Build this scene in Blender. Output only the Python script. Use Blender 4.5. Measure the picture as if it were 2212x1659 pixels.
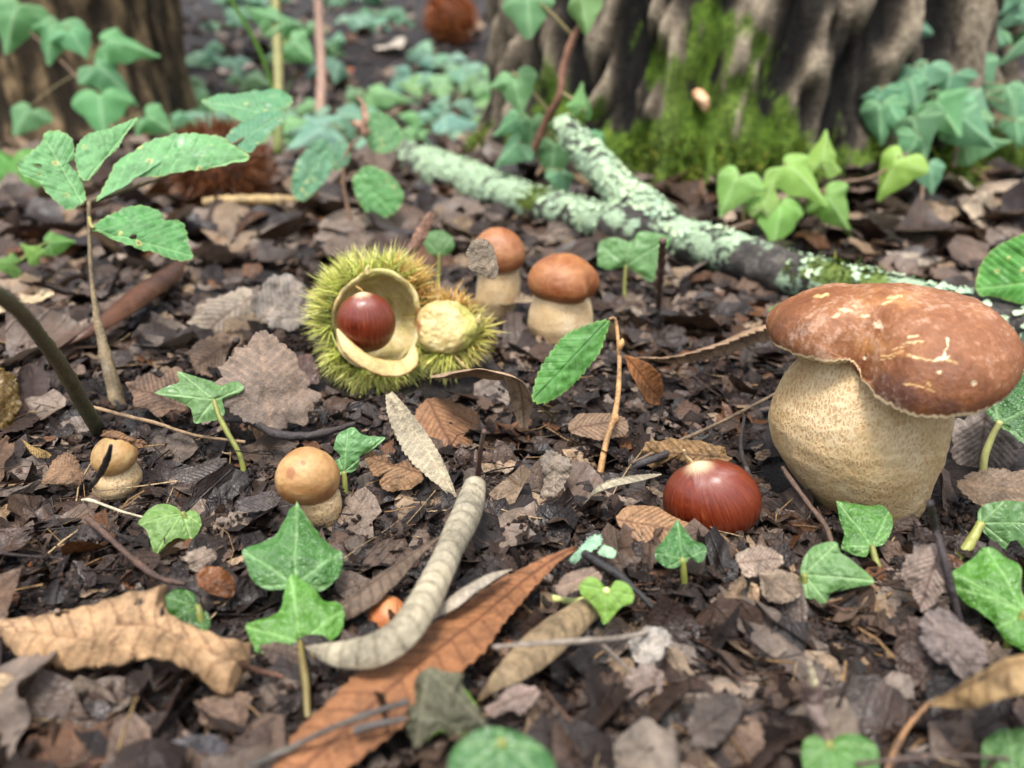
import bpy, math, random
import numpy as np

scene = bpy.context.scene
for o in list(bpy.data.objects):
    bpy.data.objects.remove(o)
col = scene.collection
R = random.Random(7)
rng = np.random.default_rng(11)
rad = math.radians

# ------------------------------------------------------------------ camera
CAM = np.array([0.0, 0.0, 0.14])
PITCH = rad(22.0)
LENS = 28.0
W, H = 2212.0, 1659.0                      # pixel frame in which the photograph was measured
FPX = W * LENS / 36.0
FWD = np.array([0, math.cos(PITCH), -math.sin(PITCH)])
UPV = np.array([0, math.sin(PITCH), math.cos(PITCH)])
RGT = np.array([1.0, 0, 0])
cd = bpy.data.cameras.new('camera')
cam = bpy.data.objects.new('camera', cd)
col.objects.link(cam)
cam.location = CAM
cam.rotation_euler = (math.pi / 2 - PITCH, 0, 0)
cd.lens = LENS
cd.sensor_width = 36.0
cd.clip_start = 0.005
cd.clip_end = 200
cd.dof.use_dof = True
cd.dof.focus_distance = 0.272
cd.dof.aperture_fstop = 9.0
scene.camera = cam

# ------------------------------------------------------------------ light
SUN_EL, SUN_AZ = 72.0, 192.0     # azimuth of the light's origin, clockwise from +Y
world = bpy.data.worlds.new('World')
scene.world = world
world.use_nodes = True
wn = world.node_tree
bg = wn.nodes['Background']
sky = wn.nodes.new('ShaderNodeTexSky')
sky.sky_type = 'NISHITA'
sky.sun_disc = False
sky.sun_elevation = rad(SUN_EL)
sky.sun_rotation = rad(SUN_AZ)
sky.air_density = 1.0
sky.dust_density = 4.0
sky.ozone_density = 1.0
hs = wn.nodes.new('ShaderNodeHueSaturation')
hs.inputs['Saturation'].default_value = 0.45      # overcast: the sky seen through high cloud
wn.links.new(sky.outputs[0], hs.inputs['Color'])
wn.links.new(hs.outputs[0], bg.inputs['Color'])
bg.inputs['Strength'].default_value = 0.12
sl = bpy.data.lights.new('sun', 'SUN')
sl.energy = 1.5
sl.angle = rad(14)
sl.color = (1.0, 0.97, 0.92)
so = bpy.data.objects.new('sun', sl)
col.objects.link(so)
so.location = (0, 0, 5)
so.rotation_euler = (rad(90 - SUN_EL), 0, rad(180 - SUN_AZ))
scene.view_settings.view_transform = 'Standard'
scene.view_settings.look = 'None'
scene.view_settings.gamma = 1.0
scene.view_settings.exposure = 1.5
scene.cycles.use_denoising = True
scene.cycles.max_bounces = 5
scene.cycles.diffuse_bounces = 2
scene.cycles.transparent_max_bounces = 5
scene.cycles.caustics_reflective = False
scene.cycles.caustics_refractive = False

# ------------------------------------------------------------------ numeric helpers
def lin(r, g, b, k=1.0):
    f = lambda c: (c / 12.92 if c <= 0.04045 else ((c + 0.055) / 1.055) ** 2.4)
    return tuple(min(1.0, f(c / 255.0) * k) for c in (r, g, b))

def _h(ix, iy, s):
    n = (ix.astype(np.int64) * 374761393 + iy.astype(np.int64) * 668265263 + s * 144269504) & 0xffffffff
    n = ((n ^ (n >> 13)) * 1274126177) & 0xffffffff
    return ((n ^ (n >> 16)) & 0xffff) / 32767.5 - 1.0

def vn(x, y, s=0):
    x = np.asarray(x, float); y = np.asarray(y, float)
    ix = np.floor(x); iy = np.floor(y)
    fx = x - ix; fy = y - iy
    fx = fx * fx * (3 - 2 * fx); fy = fy * fy * (3 - 2 * fy)
    a = _h(ix, iy, s); b = _h(ix + 1, iy, s); c = _h(ix, iy + 1, s); d = _h(ix + 1, iy + 1, s)
    return (a * (1 - fx) + b * fx) * (1 - fy) + (c * (1 - fx) + d * fx) * fy

def fbm(x, y, o=4, s=0):
    t = 0; a = 1.0; n = 0
    for k in range(o):
        t = t + a * vn(x * 2 ** k + 17.3 * k, y * 2 ** k - 9.1 * k, s + k * 31); n += a; a *= 0.5
    return t / n

def n3(P, sc, s=0, o=3):
    P = np.asarray(P) * sc
    return (fbm(P[..., 0], P[..., 1], o, s) + fbm(P[..., 1] + 5.2, P[..., 2], o, s + 7) + fbm(P[..., 2], P[..., 0] + 3.1, o, s + 13)) * 0.6

def sst(a, b, x):
    t = np.clip((x - a) / (b - a), 0, 1)
    return t * t * (3 - 2 * t)

def unit(v):
    v = np.asarray(v, float)
    return v / (np.linalg.norm(v) + 1e-12)

# ------------------------------------------------------------------ ground relief and pixel lookup
def ground_h(x, y):
    x = np.asarray(x, float); y = np.asarray(y, float)
    z = 0.0035 * fbm(x * 16, y * 16, 3, 3) + 0.0022 * fbm(x * 70, y * 70, 3, 5)
    d = np.maximum(0, y - 1.5)
    z = z + 0.17 * d * sst(0, 1.2, d)
    z = z + 0.03 * fbm(x * 2.2, y * 2.2, 3, 8) * sst(0.8, 2.0, y)
    z = z + 0.05 * sst(0.42, 0.28, np.hypot(x - 0.30, y - 1.12))
    return z

def ray(px, py):
    return FWD + RGT * ((px - W / 2) / FPX) + UPV * ((H / 2 - py) / FPX)

def at(px, py, depth):
    return CAM + ray(px, py) * depth

_T = np.concatenate([np.arange(0.12, 1.2, 0.003), np.arange(1.2, 14, 0.02)])
def dep(px, py, dz=0.0):
    r = ray(px, py)
    P = CAM + r * _T[:, None]
    f = P[:, 2] - ground_h(P[:, 0], P[:, 1]) - dz
    k = np.argmax(f <= 0)
    if f[k] > 0: return _T[-1]
    if k == 0: return _T[0]
    return float(_T[k - 1] + (_T[k] - _T[k - 1]) * f[k - 1] / (f[k - 1] - f[k]))

def g(px, py, dz=0.0):
    return CAM + ray(px, py) * dep(px, py, dz)

def proj(P):
    d = np.asarray(P) - CAM
    z = d @ FWD
    return np.stack([W / 2 + FPX * (d @ RGT) / z, H / 2 - FPX * (d @ UPV) / z], -1), z

# ------------------------------------------------------------------ mesh helpers
def mesh(name, V, F, attrs=None, smooth=True, cols=None):
    me = bpy.data.meshes.new(name)
    V = np.asarray(V, np.float32)
    if isinstance(F, np.ndarray):
        nf, k = F.shape
        me.vertices.add(len(V)); me.vertices.foreach_set('co', V.ravel())
        me.loops.add(nf * k); me.polygons.add(nf)
        me.loops.foreach_set('vertex_index', F.astype(np.int32).ravel())
        me.polygons.foreach_set('loop_start', np.arange(0, nf * k, k, dtype=np.int32))
        me.update(calc_edges=True)
    else:
        me.from_pydata(V.tolist(), [], F)
    for k, a in (attrs or {}).items():
        at_ = me.attributes.new(k, 'FLOAT', 'POINT')
        at_.data.foreach_set('value', np.asarray(a, np.float32).ravel())
    for k, a in (cols or {}).items():
        at_ = me.attributes.new(k, 'FLOAT_COLOR', 'POINT')
        a = np.asarray(a, np.float32)
        if a.shape[-1] == 3:
            a = np.concatenate([a, np.ones(a.shape[:-1] + (1,), np.float32)], -1)
        at_.data.foreach_set('color', a.ravel())
    me.polygons.foreach_set('use_smooth', np.full(len(me.polygons), smooth))
    me.validate()
    return me

def gridF(nu, nv, wrap=False):
    i = np.arange(nu - 1)[:, None]
    j = np.arange(nv if wrap else nv - 1)[None, :]
    j2 = (j + 1) % nv
    a = i * nv + j; b = i * nv + j2; c = (i + 1) * nv + j2; d = (i + 1) * nv + j
    return np.stack([a + 0 * b, b, c, d], -1).reshape(-1, 4)

def tag(o, label=None, cat=None, group=None, kind=None):
    if label: o['label'] = label
    if cat: o['category'] = cat
    if group: o['group'] = group
    if kind: o['kind'] = kind
    return o

BASES = {}
HEROPX = []
def note(me):
    n = len(me.vertices); a = np.empty(n * 3, np.float32); me.vertices.foreach_get('co', a)
    a = a.reshape(-1, 3); a = a[a[:, 2] - ground_h(a[:, 0], a[:, 1]) < 0.035]
    if len(a): HEROPX.append(proj(a)[0])
def ob(name, me, mat=None, parent=None, color=None, base=None):
    """Mesh given in world space; base = the thing's base point."""
    note(me)
    o = bpy.data.objects.new(name, me)
    col.objects.link(o)
    if mat and not me.materials:
        me.materials.append(mat)
    if parent is not None:
        o.parent = parent
        base = np.array(parent['base_point']) if 'base_point' in parent else np.zeros(3)
        n = len(me.vertices); a = np.empty(n * 3, np.float32); me.vertices.foreach_get('co', a)
        me.vertices.foreach_set('co', (a.reshape(-1, 3) - base).astype(np.float32).ravel())
    elif base is not None:
        n = len(me.vertices); a = np.empty(n * 3, np.float32); me.vertices.foreach_get('co', a)
        me.vertices.foreach_set('co', (a.reshape(-1, 3) - np.asarray(base)).astype(np.float32).ravel())
        o.location = base
    if color is not None:
        o.color = tuple(color) + (1.0,)
    return o

def thing(name, base, label, cat, group=None):
    o = bpy.data.objects.new(name, None)
    o.empty_display_size = 0.01
    col.objects.link(o)
    o.location = base
    BASES[o.name] = np.asarray(base, float)
    return tag(o, label, cat, group)

def part(name, me, mat, th, color=None, sub=None, kind=None):
    """Part of a thing (or sub-part of a part of it); mesh in world space."""
    b = BASES[th.name]
    note(me)
    n = len(me.vertices); a = np.empty(n * 3, np.float32); me.vertices.foreach_get('co', a)
    me.vertices.foreach_set('co', (a.reshape(-1, 3) - b).astype(np.float32).ravel())
    o = bpy.data.objects.new(name, me)
    col.objects.link(o)
    o.parent = sub if sub is not None else th
    me.materials.append(mat)
    if color is not None:
        o.color = tuple(color) + (1.0,)
    if kind: o['kind'] = kind
    return o

def spline(P, n):
    P = np.asarray(P, float)
    if len(P) == 2:
        t = np.linspace(0, 1, n)[:, None]
        return P[0] * (1 - t) + P[1] * t
    Q = np.vstack([2 * P[0] - P[1], P, 2 * P[-1] - P[-2]])
    L = np.concatenate([[0], np.cumsum(np.linalg.norm(np.diff(P, axis=0), axis=1) + 1e-9)])
    out = []
    for s in np.linspace(0, L[-1], n):
        k = min(max(np.searchsorted(L, s, 'right') - 1, 0), len(P) - 2)
        t = (s - L[k]) / (L[k + 1] - L[k])
        a, b, c, d = Q[k], Q[k + 1], Q[k + 2], Q[k + 3]
        out.append(0.5 * (2 * b + (c - a) * t + (2 * a - 5 * b + 4 * c - d) * t * t + (3 * b - a - 3 * c + d) * t ** 3))
    return np.array(out)

def prof(vals, u):
    vals = np.asarray(vals, float)
    if vals.ndim == 0:
        return np.full_like(u, float(vals))
    if len(vals) == 1:
        return np.full_like(u, vals[0])
    x = np.linspace(0, 1, len(vals))
    return np.maximum(spline(np.stack([x, vals], -1), 200)[:, 1], min(vals))[np.clip((u * 199).astype(int), 0, 199)] if len(vals) > 2 else np.interp(u, x, vals)

def frames(C):
    T = np.gradient(C, axis=0)
    T /= np.linalg.norm(T, axis=1)[:, None] + 1e-12
    S = np.zeros_like(T); N = np.zeros_like(T)
    s = np.cross(T[0], [0, 0, 1.0])
    if np.linalg.norm(s) < 0.05: s = np.cross(T[0], [0, 1.0, 0])
    s = unit(s)
    for i in range(len(T)):
        s = unit(s - T[i] * (s @ T[i]))
        S[i] = s; N[i] = np.cross(s, T[i])
    return T, S, N

def tube(pts, r, n=None, seg=8, rough=0.0, seed=1, freq=300.0):
    pts = np.asarray(pts, float)
    n = n or max(8, 6 * len(pts))
    C = spline(pts, n)
    u = np.linspace(0, 1, n)
    rr = prof(r, u)
    T, S, N = frames(C)
    a = np.arange(seg) * 2 * math.pi / seg
    D = S[:, None, :] * np.cos(a)[None, :, None] + N[:, None, :] * np.sin(a)[None, :, None]
    k = np.ones((n, seg))
    if rough:
        k = 1 + rough * n3(C[:, None, :] + D * rr[:, None, None], freq, seed)
    V = (C[:, None, :] + D * (rr[:, None] * k)[..., None]).reshape(-1, 3)
    F = gridF(n, seg, True).tolist()
    V = np.vstack([V, C[0] - T[0] * rr[0] * 0.3, C[-1] + T[-1] * rr[-1] * 0.3])
    e = n * seg
    for j in range(seg):
        F.append([e, (j + 1) % seg, j])
        F.append([e + 1, (n - 1) * seg + j, (n - 1) * seg + (j + 1) % seg])
    return V, F

def tubemesh(name, *a, **k):
    V, F = tube(*a, **k)
    return mesh(name, V, F)
# ------------------------------------------------------------------ node helpers
class G:
    def __init__(s, name):
        s.m = bpy.data.materials.new(name); s.m.use_nodes = True
        s.t = s.m.node_tree; s.t.nodes.clear()
        s.out = s.t.nodes.new('ShaderNodeOutputMaterial')
    def add(s, t, **k):
        n = s.t.nodes.new(t)
        for a, b in k.items(): setattr(n, a, b)
        return n
    def put(s, sock, v):
        if v is None: return
        if hasattr(v, 'is_linked') or hasattr(v, 'links'): s.t.links.new(v, sock)
        else:
            if isinstance(v, (tuple, list)) and len(v) == 3 and sock.type == 'RGBA': v = tuple(v) + (1,)
            sock.default_value = v
    def coord(s, stretch=None, rnd=True):
        o = s.add('ShaderNodeTexCoord').outputs['Object']
        if rnd:
            i = s.add('ShaderNodeObjectInfo').outputs['Random']
            o = s.vm('ADD', o, s.vmul(i, 3.0))
        if stretch:
            o = s.vm('MULTIPLY', o, stretch)
        return o
    def vm(s, op, a, b):
        n = s.add('ShaderNodeVectorMath', operation=op)
        s.put(n.inputs[0], a); s.put(n.inputs[1], b)
        return n.outputs[0]
    def vmul(s, f, k):
        n = s.add('ShaderNodeVectorMath', operation='SCALE')
        n.inputs[0].default_value = (k, k * 1.7, k * 0.6); s.put(n.inputs['Scale'], f)
        return n.outputs[0]
    def noise(s, vec, scale, detail=4, rough=0.6, dist=0.0):
        n = s.add('ShaderNodeTexNoise')
        s.put(n.inputs['Vector'], vec); n.inputs['Scale'].default_value = scale
        n.inputs['Detail'].default_value = detail; n.inputs['Roughness'].default_value = rough
        n.inputs['Distortion'].default_value = dist
        return n.outputs['Fac']
    def vor(s, vec, scale, feature='F1', rnd=1.0):
        n = s.add('ShaderNodeTexVoronoi', feature=feature)
        s.put(n.inputs['Vector'], vec); n.inputs['Scale'].default_value = scale
        n.inputs['Randomness'].default_value = rnd
        return n.outputs['Distance']
    def math(s, op, a, b=None, clamp=False):
        n = s.add('ShaderNodeMath', operation=op, use_clamp=clamp)
        s.put(n.inputs[0], a); s.put(n.inputs[1], b)
        return n.outputs[0]
    def mix(s, f, a, b, blend='MIX'):
        n = s.add('ShaderNodeMix', data_type='RGBA', blend_type=blend)
        s.put(n.inputs[0], f); s.put(n.inputs[6], a); s.put(n.inputs[7], b)
        return n.outputs[2]
    def mr(s, v, a, b, c=0.0, d=1.0):
        n = s.add('ShaderNodeMapRange', interpolation_type='SMOOTHSTEP')
        s.put(n.inputs[0], v)
        for i, x in zip((1, 2, 3, 4), (a, b, c, d)): n.inputs[i].default_value = x
        return n.outputs[0]
    def ramp(s, f, stops):
        n = s.add('ShaderNodeValToRGB')
        s.put(n.inputs[0], f)
        e = n.color_ramp.elements
        while len(e) < len(stops): e.new(0.5)
        for x, (p, c) in zip(e, stops):
            x.position = p; x.color = tuple(c) + (1,)
        return n.outputs[0]
    def attr(s, name, what='Fac'):
        return s.add('ShaderNodeAttribute', attribute_name=name).outputs[what]
    def ocol(s):
        return s.add('ShaderNodeObjectInfo').outputs['Color']
    def ornd(s):
        return s.add('ShaderNodeObjectInfo').outputs['Random']
    def bump(s, h, dist, strength=1.0, normal=None):
        n = s.add('ShaderNodeBump')
        s.put(n.inputs['Height'], h); n.inputs['Distance'].default_value = dist
        n.inputs['Strength'].default_value = strength
        if normal is not None: s.put(n.inputs['Normal'], normal)
        return n.outputs[0]
    def bsdf(s, color, rough, normal=None, spec=0.5, trans=0.0, tcol=None, coat=0.0, coat_r=0.1, sss=0.0, sheen=0.0):
        p = s.add('ShaderNodeBsdfPrincipled')
        s.put(p.inputs['Base Color'], color); s.put(p.inputs['Roughness'], rough)
        s.put(p.inputs['Specular IOR Level'], spec)
        if normal is not None: s.put(p.inputs['Normal'], normal)
        s.put(p.inputs['Coat Weight'], coat); p.inputs['Coat Roughness'].default_value = coat_r
        if sheen: p.inputs['Sheen Weight'].default_value = sheen
        if sss:
            p.inputs['Subsurface Weight'].default_value = sss
            p.inputs['Subsurface Radius'].default_value = (1, 0.6, 0.35)
            p.inputs['Subsurface Scale'].default_value = 0.003
        o = p.outputs[0]
        if trans:
            t = s.add('ShaderNodeBsdfTranslucent')
            s.put(t.inputs['Color'], tcol if tcol is not None else color)
            if normal is not None: s.put(t.inputs['Normal'], normal)
            x = s.add('ShaderNodeMixShader'); x.inputs[0].default_value = trans
            s.t.links.new(o, x.inputs[1]); s.t.links.new(t.outputs[0], x.inputs[2]); o = x.outputs[0]
        s.t.links.new(o, s.out.inputs['Surface'])
        return s.m

def dead_mat(name, vein=(0.5, 0.5, 0.5), veinf=0.5, wet=0.5, source='obj', trans=0.12):
    q = G(name); c = q.coord()
    base = q.ocol() if source == 'obj' else q.attr('col', 'Color')
    n1 = q.noise(c, 55, 6, 0.65, 0.6); n2 = q.noise(c, 420, 5, 0.7); n4 = q.noise(c, 1500, 2, 0.6)
    n3_ = q.noise(c, 28, 4, 0.6, 1.0)
    k = q.math('ADD', q.mr(n1, 0.25, 0.8, 0.55, 1.35), q.mr(n2, 0.3, 0.75, -0.22, 0.24))
    k = q.math('ADD', k, q.mr(n4, 0.3, 0.7, -0.14, 0.14))
    cc = q.mix(1.0, base, k, 'MULTIPLY')
    gray = q.mix(q.mr(n3_, 0.45, 0.72, 0, 0.5), cc, q.mix(1.0, cc, (0.55, 0.62, 0.72), 'MULTIPLY'))
    dark = q.mix(q.mr(q.noise(c, 95, 5, 0.7, 1.5), 0.58, 0.72, 0, 0.75), gray, q.mix(1.0, gray, (0.3, 0.24, 0.22), 'MULTIPLY'))
    sp = q.mr(q.vor(c, 330, 'F1'), 0.05, 0.16, 0.65, 0.0)
    dark = q.mix(sp, dark, q.mix(1.0, dark, (0.35, 0.27, 0.22), 'MULTIPLY'))
    if source == 'obj':
        va = q.attr('vein')
    else:
        lx = q.attr('lx'); ly = q.attr('ly')
        sv = q.math('FRACT', q.math('MULTIPLY', q.math('ADD', ly, q.math('MULTIPLY', q.math('ABSOLUTE', lx), -0.6)), 3.2))
        va = q.math('MAXIMUM', q.mr(q.math('ABSOLUTE', lx), 0.02, 0.07, 1, 0), q.math('MULTIPLY', q.mr(q.math('ABSOLUTE', q.math('SUBTRACT', sv, 0.5)), 0.03, 0.10, 1, 0), 0.7))
    cc = q.mix(q.math('MULTIPLY', va, veinf), dark, q.mix(1.0, dark, vein, 'MULTIPLY'))
    h = q.math('ADD', q.math('MULTIPLY', va, 0.5), q.math('ADD', q.math('MULTIPLY', n2, 0.55), q.math('MULTIPLY', n4, 0.25)))
    h = q.math('ADD', h, q.math('MULTIPLY', q.vor(q.vm('ADD', c, q.vmul(n2, 0.002)), 700, 'DISTANCE_TO_EDGE'), 0.5))
    nrm = q.bump(h, 0.0007, 0.8)
    wetm = q.mr(q.noise(c, 40, 4, 0.6), 0.62 - 0.3 * wet, 0.85 - 0.3 * wet, 0.72, 0.34)
    return q.bsdf(cc, wetm, nrm, spec=0.45, trans=trans)

M = {}
M['dead'] = dead_mat('dead_leaf_dark_veins', (0.36, 0.26, 0.22), 0.9, 0.4)
M['dead_pale'] = dead_mat('dead_leaf_pale_veins', (1.6, 1.5, 1.35), 0.8, 0.25)
M['dead_wet'] = dead_mat('dead_leaf_wet', (0.45, 0.38, 0.34), 0.8, 1.0)
M['dead_line'] = dead_mat('dead_leaf_fine_lines', (0.3, 0.25, 0.2), 0.8, 0.1)
M['litter'] = dead_mat('leaf_litter_mat', (0.5, 0.4, 0.35), 0.5, 0.85, source='attr')

def green_mat(name, veincol=(2.3, 1.9, 2.4), veinf=0.75, rough=0.34, gloss_noise=0.5, spots=0.0, wet=0.5, trans=0.28, edge=None, cell_k=0.28):
    q = G(name); c = q.coord()
    base = q.ocol()
    n1 = q.noise(c, 120, 4, 0.6); n2 = q.noise(c, 600, 3, 0.6); n3_ = q.noise(c, 60, 3, 0.6, 0.5)
    va = q.attr('vein'); ed = q.attr('edge')
    k = q.math('ADD', q.mr(n1, 0.25, 0.75, 0.82, 1.16), q.mr(n2, 0.3, 0.7, -0.08, 0.08))
    cc = q.mix(1.0, base, k, 'MULTIPLY')
    # paler cells between the veins
    cell = q.vor(q.vm('ADD', c, q.vmul(n1, 0.004)), 260, 'DISTANCE_TO_EDGE')
    cc = q.mix(q.mr(cell, 0.0, 0.12, cell_k, 0.0), cc, q.mix(1.0, cc, (1.6, 1.4, 1.6), 'MULTIPLY'))
    vc = q.mix(0.45, q.mix(1.0, cc, veincol, 'MULTIPLY'), lin(176, 208, 150, 0.75)) if veincol[0] > 1 else q.mix(1.0, cc, veincol, 'MULTIPLY')
    cc = q.mix(q.math('MULTIPLY', va, veinf), cc, vc)
    if edge is not None:
        cc = q.mix(q.mr(q.math('ADD', ed, q.math('MULTIPLY', n1, 0.12)), 0.99, 1.09, 0, 0.6), cc, edge)
    if spots:
        d = q.vor(q.vm('ADD', c, q.vmul(n2, 0.0015)), 150, 'F1')
        on = q.mr(n3_, 0.5 - 0.08 * spots, 0.6, 0, 1)
        ring = q.math('MULTIPLY', q.mr(d, 0.17, 0.27, 1, 0), on)
        core = q.math('MULTIPLY', q.mr(d, 0.09, 0.15, 1, 0), on)
        cc = q.mix(q.math('MULTIPLY', ring, 0.7), cc, lin(205, 195, 120))
        cc = q.mix(q.math('MULTIPLY', core, 0.8), cc, lin(130, 105, 85))
        patch = q.mr(q.noise(c, 85, 5, 0.7, 1.0), 0.69, 0.74, 0, 0.8)
        cc = q.mix(patch, cc, lin(150, 130, 105))
    r = q.mr(q.noise(c, 75, 3, 0.5), 0.62 - 0.3 * wet, 0.8 - 0.25 * wet, rough + 0.2, max(0.1, rough - 0.12))
    h = q.math('ADD', q.math('MULTIPLY', q.noise(c, 330, 4, 0.6), gloss_noise), q.math('MULTIPLY', va, -0.18))
    h = q.math('ADD', h, q.math('MULTIPLY', q.noise(c, 1400, 2, 0.5), 0.12 * gloss_noise))
    nrm = q.bump(h, 0.0013, 0.8)
    tc = q.mix(1.0, cc, (1.25, 1.35, 0.5), 'MULTIPLY')
    return q.bsdf(cc, r, nrm, spec=0.5, trans=trans, tcol=tc)

M['ivy'] = green_mat('ivy_leaf')
M['ivy_wet'] = green_mat('ivy_leaf_wet', rough=0.16, gloss_noise=1.7, wet=1.0, veinf=0.7, trans=0.2)
M['ivy_young'] = green_mat('ivy_leaf_young', veincol=(1.5, 1.35, 1.8), rough=0.42, gloss_noise=0.3, trans=0.38)
M['chestnut_leaf'] = green_mat('chestnut_leaf_green', veincol=(1.9, 1.6, 1.7), veinf=0.8, rough=0.42, gloss_noise=0.4, spots=0.55, wet=0.3, edge=lin(150, 165, 95), cell_k=0.04)
M['clean_leaf'] = green_mat('seedling_leaf_green', veincol=(0.55, 0.6, 0.7), veinf=0.6, rough=0.42, gloss_noise=0.4, spots=0.1, wet=0.2, edge=lin(150, 185, 95), cell_k=0.04)

def simple(name, fn):
    q = G(name); M[name] = fn(q); return M[name]

def soil_fn(q):
    c = q.coord(rnd=False)
    n1 = q.noise(c, 45, 6, 0.7); n2 = q.noise(c, 330, 6, 0.75); n3_ = q.noise(c, 9, 4, 0.6)
    cc = q.ramp(n1, [(0.25, lin(15, 11, 9)), (0.5, lin(30, 22, 18)), (0.72, lin(58, 43, 34))])
    cc = q.mix(1.0, cc, q.mr(n2, 0.3, 0.72, 0.45, 1.5), 'MULTIPLY')
    cc = q.mix(q.mr(n3_, 0.5, 0.7, 0, 0.35), cc, lin(72, 40, 26))
    nrm = q.bump(q.math('ADD', n2, q.math('MULTIPLY', q.vor(c, 500), 0.7)), 0.004, 1.0)
    return q.bsdf(cc, q.mr(n1, 0.3, 0.7, 0.45, 0.85), nrm, spec=0.4)
simple('soil', soil_fn)

def crumb_fn(q):
    c = q.coord(rnd=False); n2 = q.noise(c, 700, 4, 0.7)
    cc = q.mix(1.0, q.attr('col', 'Color'), q.mr(n2, 0.3, 0.7, 0.5, 1.5), 'MULTIPLY')
    return q.bsdf(cc, 0.7, q.bump(n2, 0.0012, 1.0), spec=0.35)
simple('crumb', crumb_fn)

def twig_fn(q):
    c = q.coord(); n1 = q.noise(c, 130, 5, 0.7); n2 = q.noise(c, 700, 4, 0.7)
    cc = q.mix(1.0, q.ocol(), q.math('ADD', q.mr(n1, 0.25, 0.75, 0.5, 1.4), q.mr(n2, 0.3, 0.7, -0.25, 0.3)), 'MULTIPLY')
    cc = q.mix(q.mr(q.noise(c, 70, 3, 0.6), 0.6, 0.68, 0, 0.35), cc, lin(120, 112, 100))
    return q.bsdf(cc, q.mr(n1, 0.3, 0.7, 0.4, 0.75), q.bump(q.math('ADD', n1, n2), 0.0008, 0.9), spec=0.45)
simple('twig', twig_fn)

def stemgreen_fn(q):
    c = q.coord(); n1 = q.noise(c, 200, 4, 0.6)
    cc = q.mix(1.0, q.ocol(), q.mr(n1, 0.25, 0.75, 0.75, 1.25), 'MULTIPLY')
    return q.bsdf(cc, 0.45, q.bump(n1, 0.0005, 0.6), spec=0.45, sss=0.1)
simple('stem_green', stemgreen_fn)

def trunk_fn(q):
    c = q.coord(rnd=False); rd = q.attr('ridge'); ms = q.attr('moss')
    n1 = q.noise(q.vm('MULTIPLY', c, (1, 1, 0.35)), 28, 6, 0.7); n2 = q.noise(c, 160, 5, 0.7); n3_ = q.noise(c, 14, 4, 0.6, 0.8)
    k = q.math('ADD', rd, q.mr(n1, 0.2, 0.8, -0.25, 0.25))
    cc = q.ramp(k, [(0.12, lin(20, 18, 16)), (0.4, lin(62, 56, 48)), (0.62, lin(124, 112, 96)), (0.9, lin(176, 162, 140))])
    cc = q.mix(q.mr(n3_, 0.52, 0.68, 0, 0.6), cc, q.mix(1.0, cc, (0.45, 0.42, 0.4), 'MULTIPLY'))
    cc = q.mix(1.0, cc, q.mr(n2, 0.3, 0.7, 0.6, 1.35), 'MULTIPLY')
    cc = q.mix(1.0, cc, q.ocol(), 'MULTIPLY')
    mm = q.mr(q.math('ADD', ms, q.mr(n1, 0.2, 0.8, -0.3, 0.3)), 0.42, 0.62, 0, 0.92)
    mc = q.ramp(n2, [(0.3, lin(40, 60, 14)), (0.55, lin(84, 112, 28)), (0.8, lin(130, 150, 46))])
    cc = q.mix(mm, cc, mc)
    return q.bsdf(cc, 0.85, q.bump(q.math('ADD', n1, n2), 0.006, 0.9), spec=0.25)
simple('bark', trunk_fn)

def branch_fn(q):
    c = q.coord(rnd=False); n1 = q.noise(c, 70, 6, 0.7); n2 = q.noise(c, 420, 5, 0.7); n3_ = q.noise(c, 26, 4, 0.6, 0.6)
    cc = q.ramp(n1, [(0.28, lin(34, 31, 30)), (0.5, lin(74, 70, 66)), (0.75, lin(128, 122, 114))])
    cc = q.mix(1.0, cc, q.mr(n2, 0.3, 0.7, 0.55, 1.4), 'MULTIPLY')
    li = q.attr('lichen')
    lm = q.mr(q.math('ADD', li, q.math('ADD', q.mr(n1, 0.2, 0.8, -0.35, 0.35), q.mr(n3_, 0.25, 0.75, -0.4, 0.4))), 0.5, 0.62, 0, 0.9)
    lc = q.ramp(n2, [(0.3, lin(120, 145, 118)), (0.5, lin(168, 194, 160)), (0.75, lin(200, 218, 172))])
    cc = q.mix(lm, cc, lc)
    mm = q.mr(q.math('ADD', q.attr('moss'), q.mr(n1, 0.2, 0.8, -0.3, 0.3)), 0.5, 0.62, 0, 0.9)
    cc = q.mix(mm, cc, q.ramp(n2, [(0.3, lin(44, 62, 14)), (0.7, lin(118, 138, 40))]))
    return q.bsdf(cc, 0.8, q.bump(q.math('ADD', n1, q.math('ADD', n2, lm)), 0.003, 0.9), spec=0.3)
simple('branch_bark', branch_fn)

def lichen_fn(q):
    c = q.coord(rnd=False); n2 = q.noise(c, 500, 4, 0.7); n1 = q.noise(c, 60, 3, 0.6)
    cc = q.ramp(n1, [(0.3, lin(150, 176, 150)), (0.55, lin(186, 208, 172)), (0.8, lin(206, 222, 170))])
    cc = q.mix(1.0, cc, q.mr(n2, 0.3, 0.7, 0.65, 1.2), 'MULTIPLY')
    cc = q.mix(1.0, cc, q.ocol(), 'MULTIPLY')
    return q.bsdf(cc, 0.85, q.bump(n2, 0.001, 0.9), spec=0.2)
simple('lichen', lichen_fn)

def moss_fn(q):
    cc = q.mix(1.0, q.attr('col', 'Color'), (1, 1, 1), 'MULTIPLY')
    return q.bsdf(cc, 0.7, None, spec=0.25, trans=0.25)
simple('moss', moss_fn)

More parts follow.
